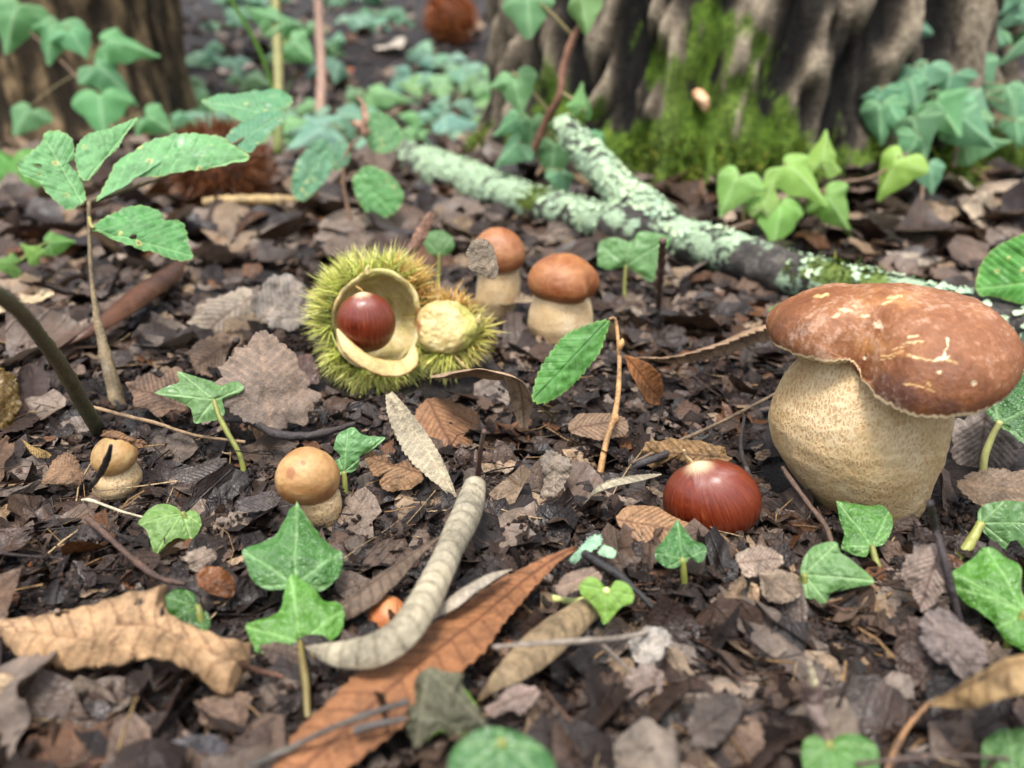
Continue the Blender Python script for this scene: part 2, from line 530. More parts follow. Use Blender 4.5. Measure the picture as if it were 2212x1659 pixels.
# --- mushrooms
def cap_fn(q):
    c = q.coord(rnd=False); t = q.attr('rimt'); pl = q.attr('pale'); dk = q.attr('dark'); sc = q.attr('scar')
    n1 = q.noise(c, 45, 5, 0.6, 0.7); n2 = q.noise(c, 420, 5, 0.75); n3_ = q.noise(c, 130, 5, 0.7, 0.4)
    cc = q.ramp(n1, [(0.25, lin(92, 54, 32)), (0.5, lin(128, 80, 48)), (0.75, lin(158, 108, 70))])
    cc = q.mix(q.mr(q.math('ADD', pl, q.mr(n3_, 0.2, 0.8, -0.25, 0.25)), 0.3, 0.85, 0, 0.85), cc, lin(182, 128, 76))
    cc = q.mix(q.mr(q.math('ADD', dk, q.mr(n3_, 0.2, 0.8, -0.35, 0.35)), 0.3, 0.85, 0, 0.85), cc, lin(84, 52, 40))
    cc = q.mix(1.0, cc, q.mr(n2, 0.3, 0.72, 0.84, 1.16), 'MULTIPLY')
    cc = q.mix(q.mr(q.math('ADD', n2, q.mr(n1, 0.2, 0.8, -0.2, 0.2)), 0.54, 0.70, 0, 0.32), cc, lin(196, 172, 154))
    cc = q.mix(sc, cc, q.ramp(q.attr('scarc'), [(0, lin(222, 178, 104)), (1, lin(250, 236, 200))]))
    cc = q.mix(q.mr(q.math('ADD', t, q.mr(n3_, 0.2, 0.8, -0.012, 0.012)), 0.965, 0.985, 0, 1), cc, lin(226, 200, 158))
    nrm = q.bump(q.math('ADD', q.math('MULTIPLY', n3_, 0.8), q.math('SUBTRACT', q.math('MULTIPLY', n2, 0.7), q.math('MULTIPLY', sc, 0.25))), 0.0010, 0.75)
    return q.bsdf(cc, q.mr(n3_, 0.3, 0.7, 0.42, 0.62), nrm, spec=0.4, sss=0.08)
simple('big_cap', cap_fn)

def stem_fn(q):
    c = q.coord(rnd=False)
    n1 = q.noise(c, 60, 4, 0.6, 0.6); n2 = q.noise(c, 380, 4, 0.65)
    cs = q.vm('ADD', q.vm('MULTIPLY', c, (1, 1, 0.42)), q.vmul(q.noise(c, 260, 3, 0.6), 0.0022))
    e1 = q.vor(cs, 950, 'DISTANCE_TO_EDGE'); e2 = q.vor(cs, 1500, 'DISTANCE_TO_EDGE')
    base = q.ramp(n1, [(0.28, lin(172, 144, 100)), (0.5, lin(192, 168, 126)), (0.75, lin(208, 190, 154))])
    tan = q.ramp(n1, [(0.3, lin(140, 96, 54)), (0.7, lin(168, 126, 80))])
    amt = q.mr(q.noise(c, 38, 4, 0.65, 0.8), 0.25, 0.6, 0.25, 1.0)
    inner = q.math('MULTIPLY', q.mr(e1, 0.08, 0.26, 0, 1), amt)
    fleck = q.math('MULTIPLY', q.mr(e2, 0.1, 0.3, 0, 1), q.mr(n2, 0.42, 0.62, 0, 0.8))
    cc = q.mix(q.math('MULTIPLY', inner, 0.64), base, tan)
    cc = q.mix(q.math('MULTIPLY', fleck, q.math('MULTIPLY', amt, 0.6)), cc, lin(158, 108, 58))
    cc = q.mix(q.mr(q.math('ADD', q.attr('low'), q.mr(n1, 0.2, 0.8, -0.25, 0.25)), 0.55, 0.85, 0, 0.8), cc, lin(226, 216, 196))
    cc = q.mix(1.0, cc, q.ocol(), 'MULTIPLY')
    nrm = q.bump(q.math('SUBTRACT', q.math('MULTIPLY', n2, 0.4), q.math('MULTIPLY', inner, 0.8)), 0.00026, 0.8)
    return q.bsdf(cc, 0.62, nrm, spec=0.35, sss=0.1)
simple('mushroom_stem', stem_fn)

def pore_fn(q):
    c = q.coord(rnd=False); e = q.vor(c, 1100)
    cc = q.mix(q.mr(e, 0.1, 0.5, 0, 0.5), lin(200, 176, 120), lin(232, 214, 170))
    return q.bsdf(cc, 0.75, q.bump(e, 0.001, 0.8))
simple('pores', pore_fn)

def smallcap_fn(q):
    c = q.coord(rnd=False); n1 = q.noise(c, 85, 5, 0.6, 0.9); n2 = q.noise(c, 520, 4, 0.7); t = q.attr('rimt')
    b = q.ocol()
    cc = q.mix(q.mr(n1, 0.3, 0.72, 0, 1), q.mix(1.0, b, (0.7, 0.52, 0.4), 'MULTIPLY'), q.mix(1.0, b, (1.2, 1.35, 1.5), 'MULTIPLY'))
    cc = q.mix(q.mr(t, 0.55, 1.0, 0, 0.45), cc, q.mix(1.0, b, (0.66, 0.45, 0.34), 'MULTIPLY'))
    cc = q.mix(1.0, cc, q.mr(n2, 0.3, 0.7, 0.85, 1.12), 'MULTIPLY')
    scar = q.mr(q.math('ADD', q.attr('scar'), q.mr(n2, 0.2, 0.8, -0.25, 0.25)), 0.45, 0.6, 0, 0.85)
    cc = q.mix(scar, cc, lin(138, 88, 50))
    cc = q.mix(q.mr(t, 0.965, 0.99, 0, 0.8), cc, lin(226, 206, 172))
    return q.bsdf(cc, q.mr(n1, 0.3, 0.7, 0.44, 0.6), q.bump(q.math('ADD', n1, q.math('MULTIPLY', n2, 0.5)), 0.0006, 0.7), spec=0.5, sss=0.1)
simple('small_cap', smallcap_fn)

# --- chestnuts and burr
def nut_fn(q):
    c = q.coord(rnd=False); ap = q.attr('apex'); mer = q.attr('mer'); n1 = q.noise(c, 120, 4, 0.6)
    st = q.add('ShaderNodeCombineXYZ'); q.put(st.inputs[0], q.math('MULTIPLY', mer, 1.0)); q.put(st.inputs[1], q.math('MULTIPLY', ap, 0.25))
    s1 = q.noise(st.outputs[0], 16, 5, 0.7); s2 = q.noise(st.outputs[0], 60, 3, 0.7)
    cc = q.ramp(q.math('ADD', q.math('MULTIPLY', s1, 0.7), q.math('MULTIPLY', s2, 0.3)), [(0.3, lin(62, 19, 10)), (0.5, lin(108, 40, 19)), (0.72, lin(154, 78, 42))])
    cc = q.mix(q.mr(n1, 0.4, 0.7, 0, 0.3), cc, lin(96, 26, 12))
    tip = q.mr(q.math('ADD', ap, q.mr(s2, 0.2, 0.8, -0.045, 0.045)), 0.02, 0.115, 0.85, 0.0)
    cc = q.mix(tip, cc, lin(214, 190, 150))
    hil = q.mr(q.math('ADD', ap, q.mr(s2, 0.2, 0.8, -0.01, 0.01)), 0.9, 0.93, 0.0, 0.9)
    cc = q.mix(hil, cc, lin(176, 140, 92))
    rr = q.math('ADD', q.mr(s1, 0.3, 0.7, 0.24, 0.36), q.math('MULTIPLY', tip, 0.4))
    return q.bsdf(cc, rr, q.bump(q.math('ADD', s2, n1), 0.0003, 0.5), spec=0.55, coat=0.25, coat_r=0.22)
simple('chestnut_shell', nut_fn)

def husk_fn(q):
    c = q.coord(rnd=False); n1 = q.noise(c, 75, 5, 0.65, 0.6); n2 = q.noise(c, 520, 4, 0.7)
    cc = q.ramp(n1, [(0.28, lin(146, 122, 68)), (0.48, lin(182, 164, 110)), (0.72, lin(206, 194, 154))])
    cc = q.mix(q.mr(q.math('ADD', q.attr('green'), q.mr(n1, 0.2, 0.8, -0.3, 0.3)), 0.2, 0.9, 0, 0.8), cc, lin(160, 158, 76))
    cc = q.mix(q.mr(q.math('ADD', q.attr('brown'), q.mr(n2, 0.2, 0.8, -0.2, 0.2)), 0.3, 0.75, 0, 0.85), cc, lin(156, 104, 58))
    cc = q.mix(1.0, cc, q.mr(n2, 0.3, 0.7, 0.9, 1.08), 'MULTIPLY')
    return q.bsdf(cc, 0.42, q.bump(q.math('ADD', n1, n2), 0.0008, 0.7), spec=0.45, sss=0.12)
simple('husk', husk_fn)

def spine_fn(q):
    return q.bsdf(q.attr('col', 'Color'), 0.42, None, spec=0.4, trans=0.2)
simple('spine', spine_fn)
# ------------------------------------------------------------------ ground
def nonuni(a, b, n, near, k):
    t = np.linspace(-1, 1, n)
    s = np.sinh(t * k) / math.sinh(k)
    return near + np.where(s < 0, s * (near - a), s * (b - near))
gx = nonuni(-25, 25, 520, 0.06, 5.6)
gy = nonuni(-12, 30, 520, 0.30, 5.4)
GX, GY = np.meshgrid(gx, gy, indexing='ij')
GZ = ground_h(GX, GY)
near = np.exp(-((GX - 0.05) ** 2 + (GY - 0.35) ** 2) / 0.35)
GZ = GZ + near * 0.0018 * fbm(GX * 260, GY * 260, 2, 21)
ground = ob('ground', mesh('ground', np.stack([GX, GY, GZ], -1).reshape(-1, 3), gridF(520, 520)), M['soil'])
tag(ground, kind='structure')

# ------------------------------------------------------------------ trees
def trunk_mesh(name, c, r, h, ridge_n, amp, moss, seed, lean=(0, 0), rk=(0, 1)):
    nu, nv = 220, 540
    z = (np.linspace(0, 1, nu) ** 2.2 * (h + 0.1) - 0.1)[:, None] * np.ones((1, nv))
    a = np.arange(nv)[None, :] * 2 * math.pi / nv * np.ones((nu, 1))
    ca, sa = np.cos(a), np.sin(a)
    warp = 0.35 * fbm(ca * 3 + 3, z * 9 + sa * 3, 3, seed)
    k = (np.sin(a * ridge_n + warp * 9 + 1.4 * np.sin(z * 16 + a * 3)) * 0.5 + 0.5)
    k = 0.46 * k + 0.54 * (0.5 + 0.62 * fbm(ca * 24 + 40, z * 15 + sa * 24, 5, seed + 3))
    k = np.clip((k - 0.22) / 0.5, 0, 1)
    k = k * np.clip(0.75 + 0.5 * vn(ca * 26 + 9, z * 34 + sa * 26, seed + 5), 0.25, 1.15)
    flare = 1 + 0.14 * np.exp(-np.maximum(z, 0) / 0.06) * (1 + 0.45 * np.sin(a * 5 + seed))
    rr = r * flare * (1 + 0.04 * fbm(ca * 2, sa * 2 + z * 2, 3, seed + 9)) + amp * k
    X = c[0] + ca * rr + lean[0] * z
    Y = c[1] + sa * rr + lean[1] * z
    Z = z + float(ground_h(c[0], c[1])) - 0.03
    P = np.stack([X, Y, Z], -1)
    ms = moss(a, z)
    me = mesh(name, P.reshape(-1, 3), gridF(nu, nv, True), {'ridge': rk[0] + rk[1] * k, 'moss': ms})
    return me, P, ms

def moss_tufts(P, ms, n, seed, size=0.006, thr=0.5):
    rg = np.random.default_rng(seed)
    nu, nv, _ = P.shape
    du = np.gradient(P, axis=0); dv = np.gradient(P, axis=1)
    N = np.cross(dv, du); N /= np.linalg.norm(N, axis=-1)[..., None] + 1e-12
    i = rg.integers(1, nu - 1, n * 6); j = rg.integers(0, nv, n * 6)
    pm = ms[i, j] + 0.5 * fbm(i * 0.13, j * 0.1, 3, seed)
    sel = np.where(pm > thr)[0][:n]
    i, j = i[sel], j[sel]; n = len(sel)
    p = P[i, j] + rg.normal(0, 0.5, (n, 3)) * size
    nn = N[i, j] + rg.normal(0, 0.55, (n, 3)) + np.array([0, 0, 0.35])
    nn /= np.linalg.norm(nn, axis=1)[:, None]
    s = np.cross(nn, rg.normal(0, 1, (n, 3))); s /= np.linalg.norm(s, axis=1)[:, None]
    L = size * rg.uniform(0.6, 1.6, n)[:, None]
    w = L * 0.28
    V = np.stack([p - s * w * 0.5, p + s * w * 0.5, p + nn * L * 0.6 + s * w * 0.5, p + nn * L], 1)
    F = (np.arange(n)[:, None] * 4 + np.array([0, 1, 2, 3])[None])
    c1 = np.array(lin(40, 56, 14)); c2 = np.array(lin(104, 122, 38)); c3 = np.array(lin(140, 138, 58))
    t = rg.uniform(0, 1, (n, 1)); cc = c1 * (1 - t) + np.where(rg.uniform(0, 1, (n, 1)) > 0.85, c3, c2) * t
    return V.reshape(-1, 3), F, np.repeat(cc, 4, 0)

TR = (0.29, 1.115); TRr = 0.285
def moss_right(a, z):
    # moss climbs the side that faces the path, higher towards the left flank
    left = np.clip(-np.cos(a) * 0.75 - np.sin(a) * 0.25, -1, 1)
    front = np.clip(-np.sin(a), 0, 1)
    m = 0.85 * np.exp(-np.maximum(z - 0.035, 0) / 0.055) * (0.45 + 0.6 * front)
    m = m + 0.40 * np.exp(-((a - 4.33) / 0.22) ** 2) * sst(0.30, 0.12, z)
    m = m + 0.35 * np.exp(-((a - 3.75) / 0.2) ** 2) * sst(0.30, 0.05, z)
    return np.clip(m - 0.1 + 0.5 * fbm(a * 11, z * 26, 4, 77), 0, 1.2)
t = thing('tree', (TR[0], TR[1], 0), 'broad tree trunk with furrowed grey bark and moss at its foot, behind the lichened branch', 'tree')
me, P, ms = trunk_mesh('trunk', TR, TRr, 2.6, 27, 0.034, moss_right, 5, (0.0, 0.03))
part('trunk', me, M['bark'], t, (0.74, 0.73, 0.72))
V, F, cc = moss_tufts(P[:60], ms[:60] * (np.sin(np.arange(540) * 2 * math.pi / 540)[None] < 0.35), 26000, 3, 0.008, 0.55)
part('moss', mesh('moss', V, F, cols={'col': cc}), M['moss'], t, kind='stuff')

TL = (-0.90, 1.62)
t = thing('tree', (TL[0], TL[1], 0), 'brown tree trunk without moss at the edge of the clearing, green leaves before it', 'tree')
me, P, ms = trunk_mesh('trunk', TL, 0.25, 2.6, 34, 0.012, lambda a, z: np.clip(0.25 * fbm(a * 3, z * 5, 3, 9), 0, 1), 11, (0.02, 0.02), (0.33, 0.30))
part('trunk', me, M['bark'], t, (1.0, 0.86, 0.64))

# ------------------------------------------------------------------ fallen branch
def branch_path(pts):
    return np.array([g(px, py, dz) for px, py, dz in pts])
bp = branch_path([(800, 312, 0.021), (880, 345, 0.022), (1000, 392, 0.023), (1100, 425, 0.022), (1220, 460, 0.022), (1340, 487, 0.023), (1460, 513, 0.022),
                  (1570, 545, 0.019), (1700, 590, 0.016), (1850, 632, 0.0155), (2000, 662, 0.015), (2130, 690, 0.014), (2260, 722, 0.013), (2420, 760, 0.012)])
bb = g(1400, 520)
t = thing('fallen_branch', bb, 'fallen grey branch crusted with pale green lichen, lying behind the mushrooms', 'branch')
def branch_mesh(path, r, seed, lich, moss, n=260, seg=44):
    C = spline(path, n); u = np.linspace(0, 1, n); rr = prof(r, u)
    T, S, N = frames(C)
    a = np.arange(seg) * 2 * math.pi / seg
    D = S[:, None] * np.cos(a)[None, :, None] + N[:, None] * np.sin(a)[None, :, None]
    k = 1 + 0.10 * n3(C[:, None] + D * rr[:, None, None], 45, seed) + 0.10 * n3(C[:, None] + D * rr[:, None, None], 190, seed + 4)
    P = C[:, None] + D * (rr[:, None] * k)[..., None]
    upf = D[..., 2]
    L = lich(u[:, None], upf); Ms = moss(u[:, None], upf)
    return mesh('limb', P.reshape(-1, 3), gridF(n, seg, True), {'lichen': L, 'moss': Ms}), P, L, Ms, D
def lich_main(u, up):
    return np.clip(0.32 + 0.42 * np.exp(-((u - 0.47) / 0.13) ** 2) + 0.14 * np.exp(-((u - 0.72) / 0.12) ** 2) + 0.12 * (u > 0.85) + 0.12 * up, 0, 1)
def moss_main(u, up):
    return np.clip(0.75 * np.exp(-((u - 0.62) / 0.02) ** 2) * (up > -0.1) + 0.85 * np.exp(-((u - 0.885) / 0.03) ** 2) * (up > 0.3), 0, 1)
me, P, L, Ms, D = branch_mesh(bp, [0.021, 0.023, 0.022, 0.023, 0.024, 0.021, 0.016, 0.015, 0.015, 0.013, 0.012], 4, lich_main, moss_main)
limb = part('limb', me, M['branch_bark'], t)
def flakes(P, L, D, n, seed, s0, s1):
    rg = np.random.default_rng(seed)
    nu, nv, _ = P.shape
    i = rg.integers(2, nu - 2, n * 8); j = rg.integers(0, nv, n * 8)
    keep = (L[i, j] + 0.35 * fbm(i * 0.12, j * 0.2, 3, seed) + rg.uniform(-0.15, 0.15, n * 8) > 0.5) & (D[i, j, 2] > -0.55)
    sel = np.where(keep)[0][:n]; i, j = i[sel], j[sel]; n = len(sel)
    K = 10
    nr = D[i, j]; tx = np.cross(nr, rg.normal(0, 1, (n, 3))); tx /= np.linalg.norm(tx, axis=1)[:, None]; ty = np.cross(nr, tx)
    a = np.arange(K) * 2 * math.pi / K
    s = rg.uniform(s0, s1, n)[:, None]
    rad_ = s * (0.75 + 0.45 * rg.uniform(-1, 1, (n, K)))
    lift = s * rg.uniform(0.05, 0.7, (n, K))
    ring = P[i, j][:, None] + tx[:, None] * (rad_ * np.cos(a))[..., None] + ty[:, None] * (rad_ * np.sin(a))[..., None] + nr[:, None] * (lift + 0.0004)[..., None]
    inner = P[i, j][:, None] + (tx[:, None] * (rad_ * np.cos(a))[..., None] + ty[:, None] * (rad_ * np.sin(a))[..., None]) * 0.5 + nr[:, None] * (0.3 * s + 0.0003)[..., None]
    V = np.concatenate([ring, inner], 1).reshape(-1, 3)
    o = np.arange(n)[:, None, None] * 2 * K
    k = np.arange(K)
    Q = np.stack([k, (k + 1) % K, K + (k + 1) % K, K + k], -1)[None] + o
    F = Q.reshape(-1, 4).tolist()
    F += (np.arange(n)[:, None] * 2 * K + K + k[None]).tolist()
    return V, F
V, F = flakes(P, L, D, 1100, 8, 0.0012, 0.0042)
part('lichen', mesh('lichen', V, F), M['lichen'], t, sub=limb, kind='stuff')
V, F, cc = moss_tufts(P, Ms, 5000, 12, 0.004, 0.5)
part('moss', mesh('moss', V, F, cols={'col': cc}), M['moss'], t, sub=limb, kind='stuff')
# the fork that leans up towards the trunk
d0 = dep(1420, 500, 0.022)
fp = [at(1215, 268, d0 + 0.10), at(1262, 325, d0 + 0.075), at(1320, 392, d0 + 0.045), at(1385, 455, d0 + 0.012), at(1430, 495, d0)]
me, P, L, Ms, D = branch_mesh(fp, [0.0095, 0.0125, 0.0135, 0.015, 0.017], 14, lambda u, up: np.clip(0.52 + 0.2 * u + 0.05 * up, 0, 1), lambda u, up: 0 * u + 0 * up, 110, 36)
me.name = 'side_limb'
fork = part('side_limb', me, M['branch_bark'], t)
V, F = flakes(P, L, D, 520, 9, 0.0012, 0.0038)
part('lichen', mesh('lichen', V, F), M['lichen'], t, sub=fork, kind='stuff')
HERO0 = len(HEROPX)      # everything built from here on stands on the litter
# ------------------------------------------------------------------ mushrooms
class ViewPlane:
    """Upright frame at a base point: a = to the right, b = away, z = up, read off the photograph."""
    def __init__(s, base):
        s.B = np.asarray(base, float)
        v = s.B - CAM; v[2] = 0
        s.v = unit(v); s.r = np.array([s.v[1], -s.v[0], 0])
    def P(s, px, py, b=0.0):
        r = ray(px, py)
        t = ((s.B + s.v * b - CAM) @ s.v) / (r @ s.v)
        return CAM + r * t
    def W(s, a, b, z):
        return s.B + s.r * a + s.v * b + np.array([0, 0, 1.0]) * z

def stem_mesh(vp, rows, seed, ny=70, nv=120, rough=0.02, squash=0.95, lowz=0.25):
    L = np.array([vp.P(l, y) for y, l, r in rows]); Rr = np.array([vp.P(r, y) for y, l, r in rows])
    C = (L + Rr) / 2; rr = np.linalg.norm(Rr - L, axis=1) / 2
    C = spline(C, ny); rr = np.interp(np.linspace(0, 1, ny), np.linspace(0, 1, len(rr)), rr)
    k = np.ones(5) / 5
    rr = np.convolve(np.pad(rr, 2, 'edge'), k, 'valid')
    a = np.arange(nv) * 2 * math.pi / nv
    D = vp.r[None, :] * np.cos(a)[:, None] + vp.v[None, :] * np.sin(a)[:, None] * squash
    P = C[:, None] + D[None] * rr[:, None, None]
    P = P + D[None] * (rr[:, None] * rough * n3(P, 90, seed))[..., None] + D[None] * (rr[:, None] * 0.012 * n3(P, 420, seed + 2))[..., None]
    low = np.linspace(0, 1, ny)[:, None] * np.ones((1, nv))
    low = sst(1 - lowz, 1.0, low)
    V = np.vstack([P.reshape(-1, 3), C[0], C[-1]])
    F = gridF(ny, nv, True)[:, ::-1].tolist(); e = ny * nv
    for j in range(nv):
        F.append([e, j, (j + 1) % nv]); F.append([e + 1, (ny - 1) * nv + (j + 1) % nv, (ny - 1) * nv + j])
    return mesh('stem', V, F, {'low': np.concatenate([low.ravel(), [0, 1]])}), C, rr

# --- the large one
vpB = ViewPlane(g(1900, 1108))
big = thing('mushroom', vpB.B, 'large mushroom with a wavy folded brown cap on a thick pale netted stem', 'mushroom')
rows = [(735, 1775, 2060), (780, 1740, 2062), (850, 1695, 2057), (910, 1668, 2053), (960, 1663, 2051), (1010, 1678, 2044), (1055, 1708, 2032), (1090, 1742, 2018), (1118, 1780, 1994), (1140, 1820, 1960)]
me, sC, sR = stem_mesh(vpB, rows, 3, 120, 200, 0.03)
part('stem', me, M['mushroom_stem'], big)

rimc = [(0, 2196, 800, 0.0), (20, 2165, 785, 1.6), (45, 2090, 760, 2.8), (90, 1930, 715, 3.5), (135, 1760, 700, 2.6), (160, 1690, 705, 1.4), (180, 1656, 716, 0.0),
        (196, 1672, 748, -1.3), (210, 1722, 769, -2.1), (222, 1778, 782, -2.5), (232, 1826, 781, -2.45), (240, 1843, 795, -2.35), (248, 1858, 830, -2.6), (257, 1892, 866, -3.0),
        (268, 1955, 895, -3.3), (283, 2040, 904, -3.2), (300, 2115, 892, -2.7), (320, 2168, 866, -1.7), (340, 2194, 835, -0.8), (360, 2196, 800, 0.0)]
rp = np.array([vpB.P(x, y, b * 0.01) for _, x, y, b in rimc]); ra = np.array([q[0] for q in rimc], float)
nphi, nt = 420, 130
phi = np.arange(nphi) * 360.0 / nphi
def per(vals):
    A = np.concatenate([ra[:-1] - 360, ra[:-1], ra[:-1] + 360]); Vv = np.concatenate([vals[:-1]] * 3)
    f = np.interp(np.arange(-360, 720, 0.5), A, Vv)
    k = np.hanning(17); k /= k.sum()
    f = np.convolve(np.pad(f, 8, 'edge'), k, 'valid')
    return np.interp(phi, np.arange(-360, 720, 0.5), f)
rim = np.stack([per(rp[:, i]) for i in range(3)], -1)
rim = rim + np.array([0, 0, 1.0]) * (0.0005 * vn(phi * 0.9, phi * 0, 5) * 1)[:, None] * sst(195, 215, phi)[:, None]
top = vpB.P(1950, 624, 0.0)
zt = top[2]; ctr = top * np.array([1, 1, 0])
t_ = np.linspace(0, 1, nt)[:, None]
al = t_ * rad(102)
f_ = np.sin(al) / 1.0; g_ = (np.cos(al) - math.cos(rad(102))) / (1 - math.cos(rad(102)))
fh = np.where(al > math.pi / 2, 1 + (np.sin(al) - 1) * 1.2, np.sin(al))
hx = rim[None, :, :2] - ctr[None, None, :2]
dphi = np.abs((phi - 240 + 180) % 360 - 180)[None]
dent = np.exp(-(dphi / 17.0) ** 2) * sst(0.25, 0.8, t_) * (1 - 0.35 * sst(0.9, 1.0, t_))
XY = ctr[None, None, :2] + hx * (fh * (1 - 0.17 * dent))[..., None] / (math.sin(rad(102)) * 1.2 - 0.2 + 0.0)
apexz = zt + 0.0015 * np.cos(np.deg2rad(phi))[None] * sst(0, 0.5, t_)
Z = rim[None, :, 2] + (apexz - rim[None, :, 2]) * g_ - 0.0105 * dent * sst(1.0, 0.72, t_)
Pc = np.concatenate([XY, Z[..., None]], -1)
# left shoulder and the shallow saddle
px_, _ = proj(Pc)
Pc[..., 2] += 0.0014 * np.exp(-((px_[..., 0] - 1785) / 75) ** 2) * sst(0.15, 0.5, t_) * sst(1.0, 0.8, t_)
Pc[..., 2] -= 0.0006 * np.exp(-((px_[..., 0] - 1850) / 25) ** 2) * sst(0.85, 0.4, t_)
nrmz = unit(np.array([0, -0.4, 1]))
Pc += nrmz * (0.0007 * n3(Pc, 120, 9) + 0.00035 * n3(Pc, 420, 5))[..., None] * sst(0, 0.1, t_)[..., None]
# scars read off the photograph
px_, dz_ = proj(Pc)
front = ((phi > 170) | (phi < 20))[None] | (t_ < 0.55)
scar = np.zeros(px_.shape[:2]); scarc = np.zeros_like(scar)
def seg_d(p, a, b):
    a = np.array(a, float); b = np.array(b, float); ab = b - a
    t = np.clip(((p - a) @ ab) / (ab @ ab + 1e-9), 0, 1)
    return np.linalg.norm(p - a - t[..., None] * ab, axis=-1)
scars = [((1893, 700), (1900, 702), 8, .9), ((1868, 773), (1870, 775), 4.5, 1), ((2027, 803), (2029, 805), 4, 1), ((2104, 826), (2106, 828), 6, 1),
         ((2046, 730), (2050, 745), 2.5, 1), ((2050, 745), (2041, 760), 2.5, 1), ((2041, 760), (2036, 778), 3.5, 1), ((2020, 777), (2048, 772), 4.5, 1), ((1960, 768), (2020, 779), 2.6, .4),
         ((2045, 778), (2068, 783), 2.2, .2), ((1950, 742), (1995, 736), 2.2, .4), ((1962, 730), (1980, 727), 3, .5), ((1905, 770), (1950, 758), 1.8, .2), ((1900, 778), (1930, 770), 1.6, .2),
         ((1948, 828), (1990, 832), 2, .1), ((1990, 832), (2018, 845), 2, .1), ((1860, 682), (1878, 684), 3.5, .7), ((1812, 668), (1840, 672), 4, .4), ((1800, 685), (1812, 680), 3, .4),
         ((1920, 644), (1945, 640), 5, .3), ((1908, 655), (1925, 652), 3, .4), ((2000, 822), (2012, 836), 2, .1), ((1930, 752), (1965, 748), 1.6, .3), ((1845, 660), (1850, 663), 2.5, .6), ((1760, 640), (1790, 636), 4, .2)]
for a, b, w, c in scars:
    wob = np.stack([vn(px_[..., 0] * 0.12, px_[..., 1] * 0.12, 5), vn(px_[..., 0] * 0.12, px_[..., 1] * 0.12, 6)], -1) * 3.0
    m = np.clip(1.3 - seg_d(px_ + wob, a, b) / (w * 0.85), 0, 1) * front
    scarc = np.where(m > scar, c, scarc); scar = np.maximum(scar, m)
scar = scar * np.clip(0.75 + 0.5 * vn(px_[..., 0] * 0.25, px_[..., 1] * 0.25, 3), 0, 1)
blob = lambda x, y, rx, ry: np.exp(-((px_[..., 0] - x) / rx) ** 2 - ((px_[..., 1] - y) / ry) ** 2)
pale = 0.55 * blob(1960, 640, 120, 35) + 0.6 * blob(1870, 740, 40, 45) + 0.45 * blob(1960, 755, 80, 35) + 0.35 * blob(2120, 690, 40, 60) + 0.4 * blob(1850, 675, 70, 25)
dark = 0.75 * blob(1715, 715, 55, 40) + 0.8 * blob(1930, 850, 60, 45) + 0.7 * blob(2070, 880, 110, 30) + 0.3 * blob(1905, 810, 30, 30)  # dark maroon skin; the last blob paints the fold's shading into the colour
rt = np.broadcast_to(t_, scar.shape)
part('cap', mesh('cap', Pc.reshape(-1, 3), gridF(nt, nphi, True)[:, ::-1], {'rimt': rt, 'scar': scar, 'scarc': scarc, 'pale': pale * front, 'dark': dark * front}), M['big_cap'], big)
# underside: from the rim back to the stem
k = np.linspace(0, 1, 26)[:, None, None]
inner = np.concatenate([(sC[6] + 0.0)[None, :2] + (rim[:, :2] - ctr[None, :2]) * 0.25, np.full((nphi, 1), sC[4][2])], -1)
last = Pc[-1]
U = last[None] * (1 - k) + inner[None] * k
U[..., 2] += 0.002 * np.sin(k[..., 0] * math.pi) - 0.0025 * sst(0, 0.15, k[..., 0]) * (1 - k[..., 0])
part('pore_layer', mesh('pores', U.reshape(-1, 3), gridF(26, nphi, True)[:, ::-1]), M['pores'], big)

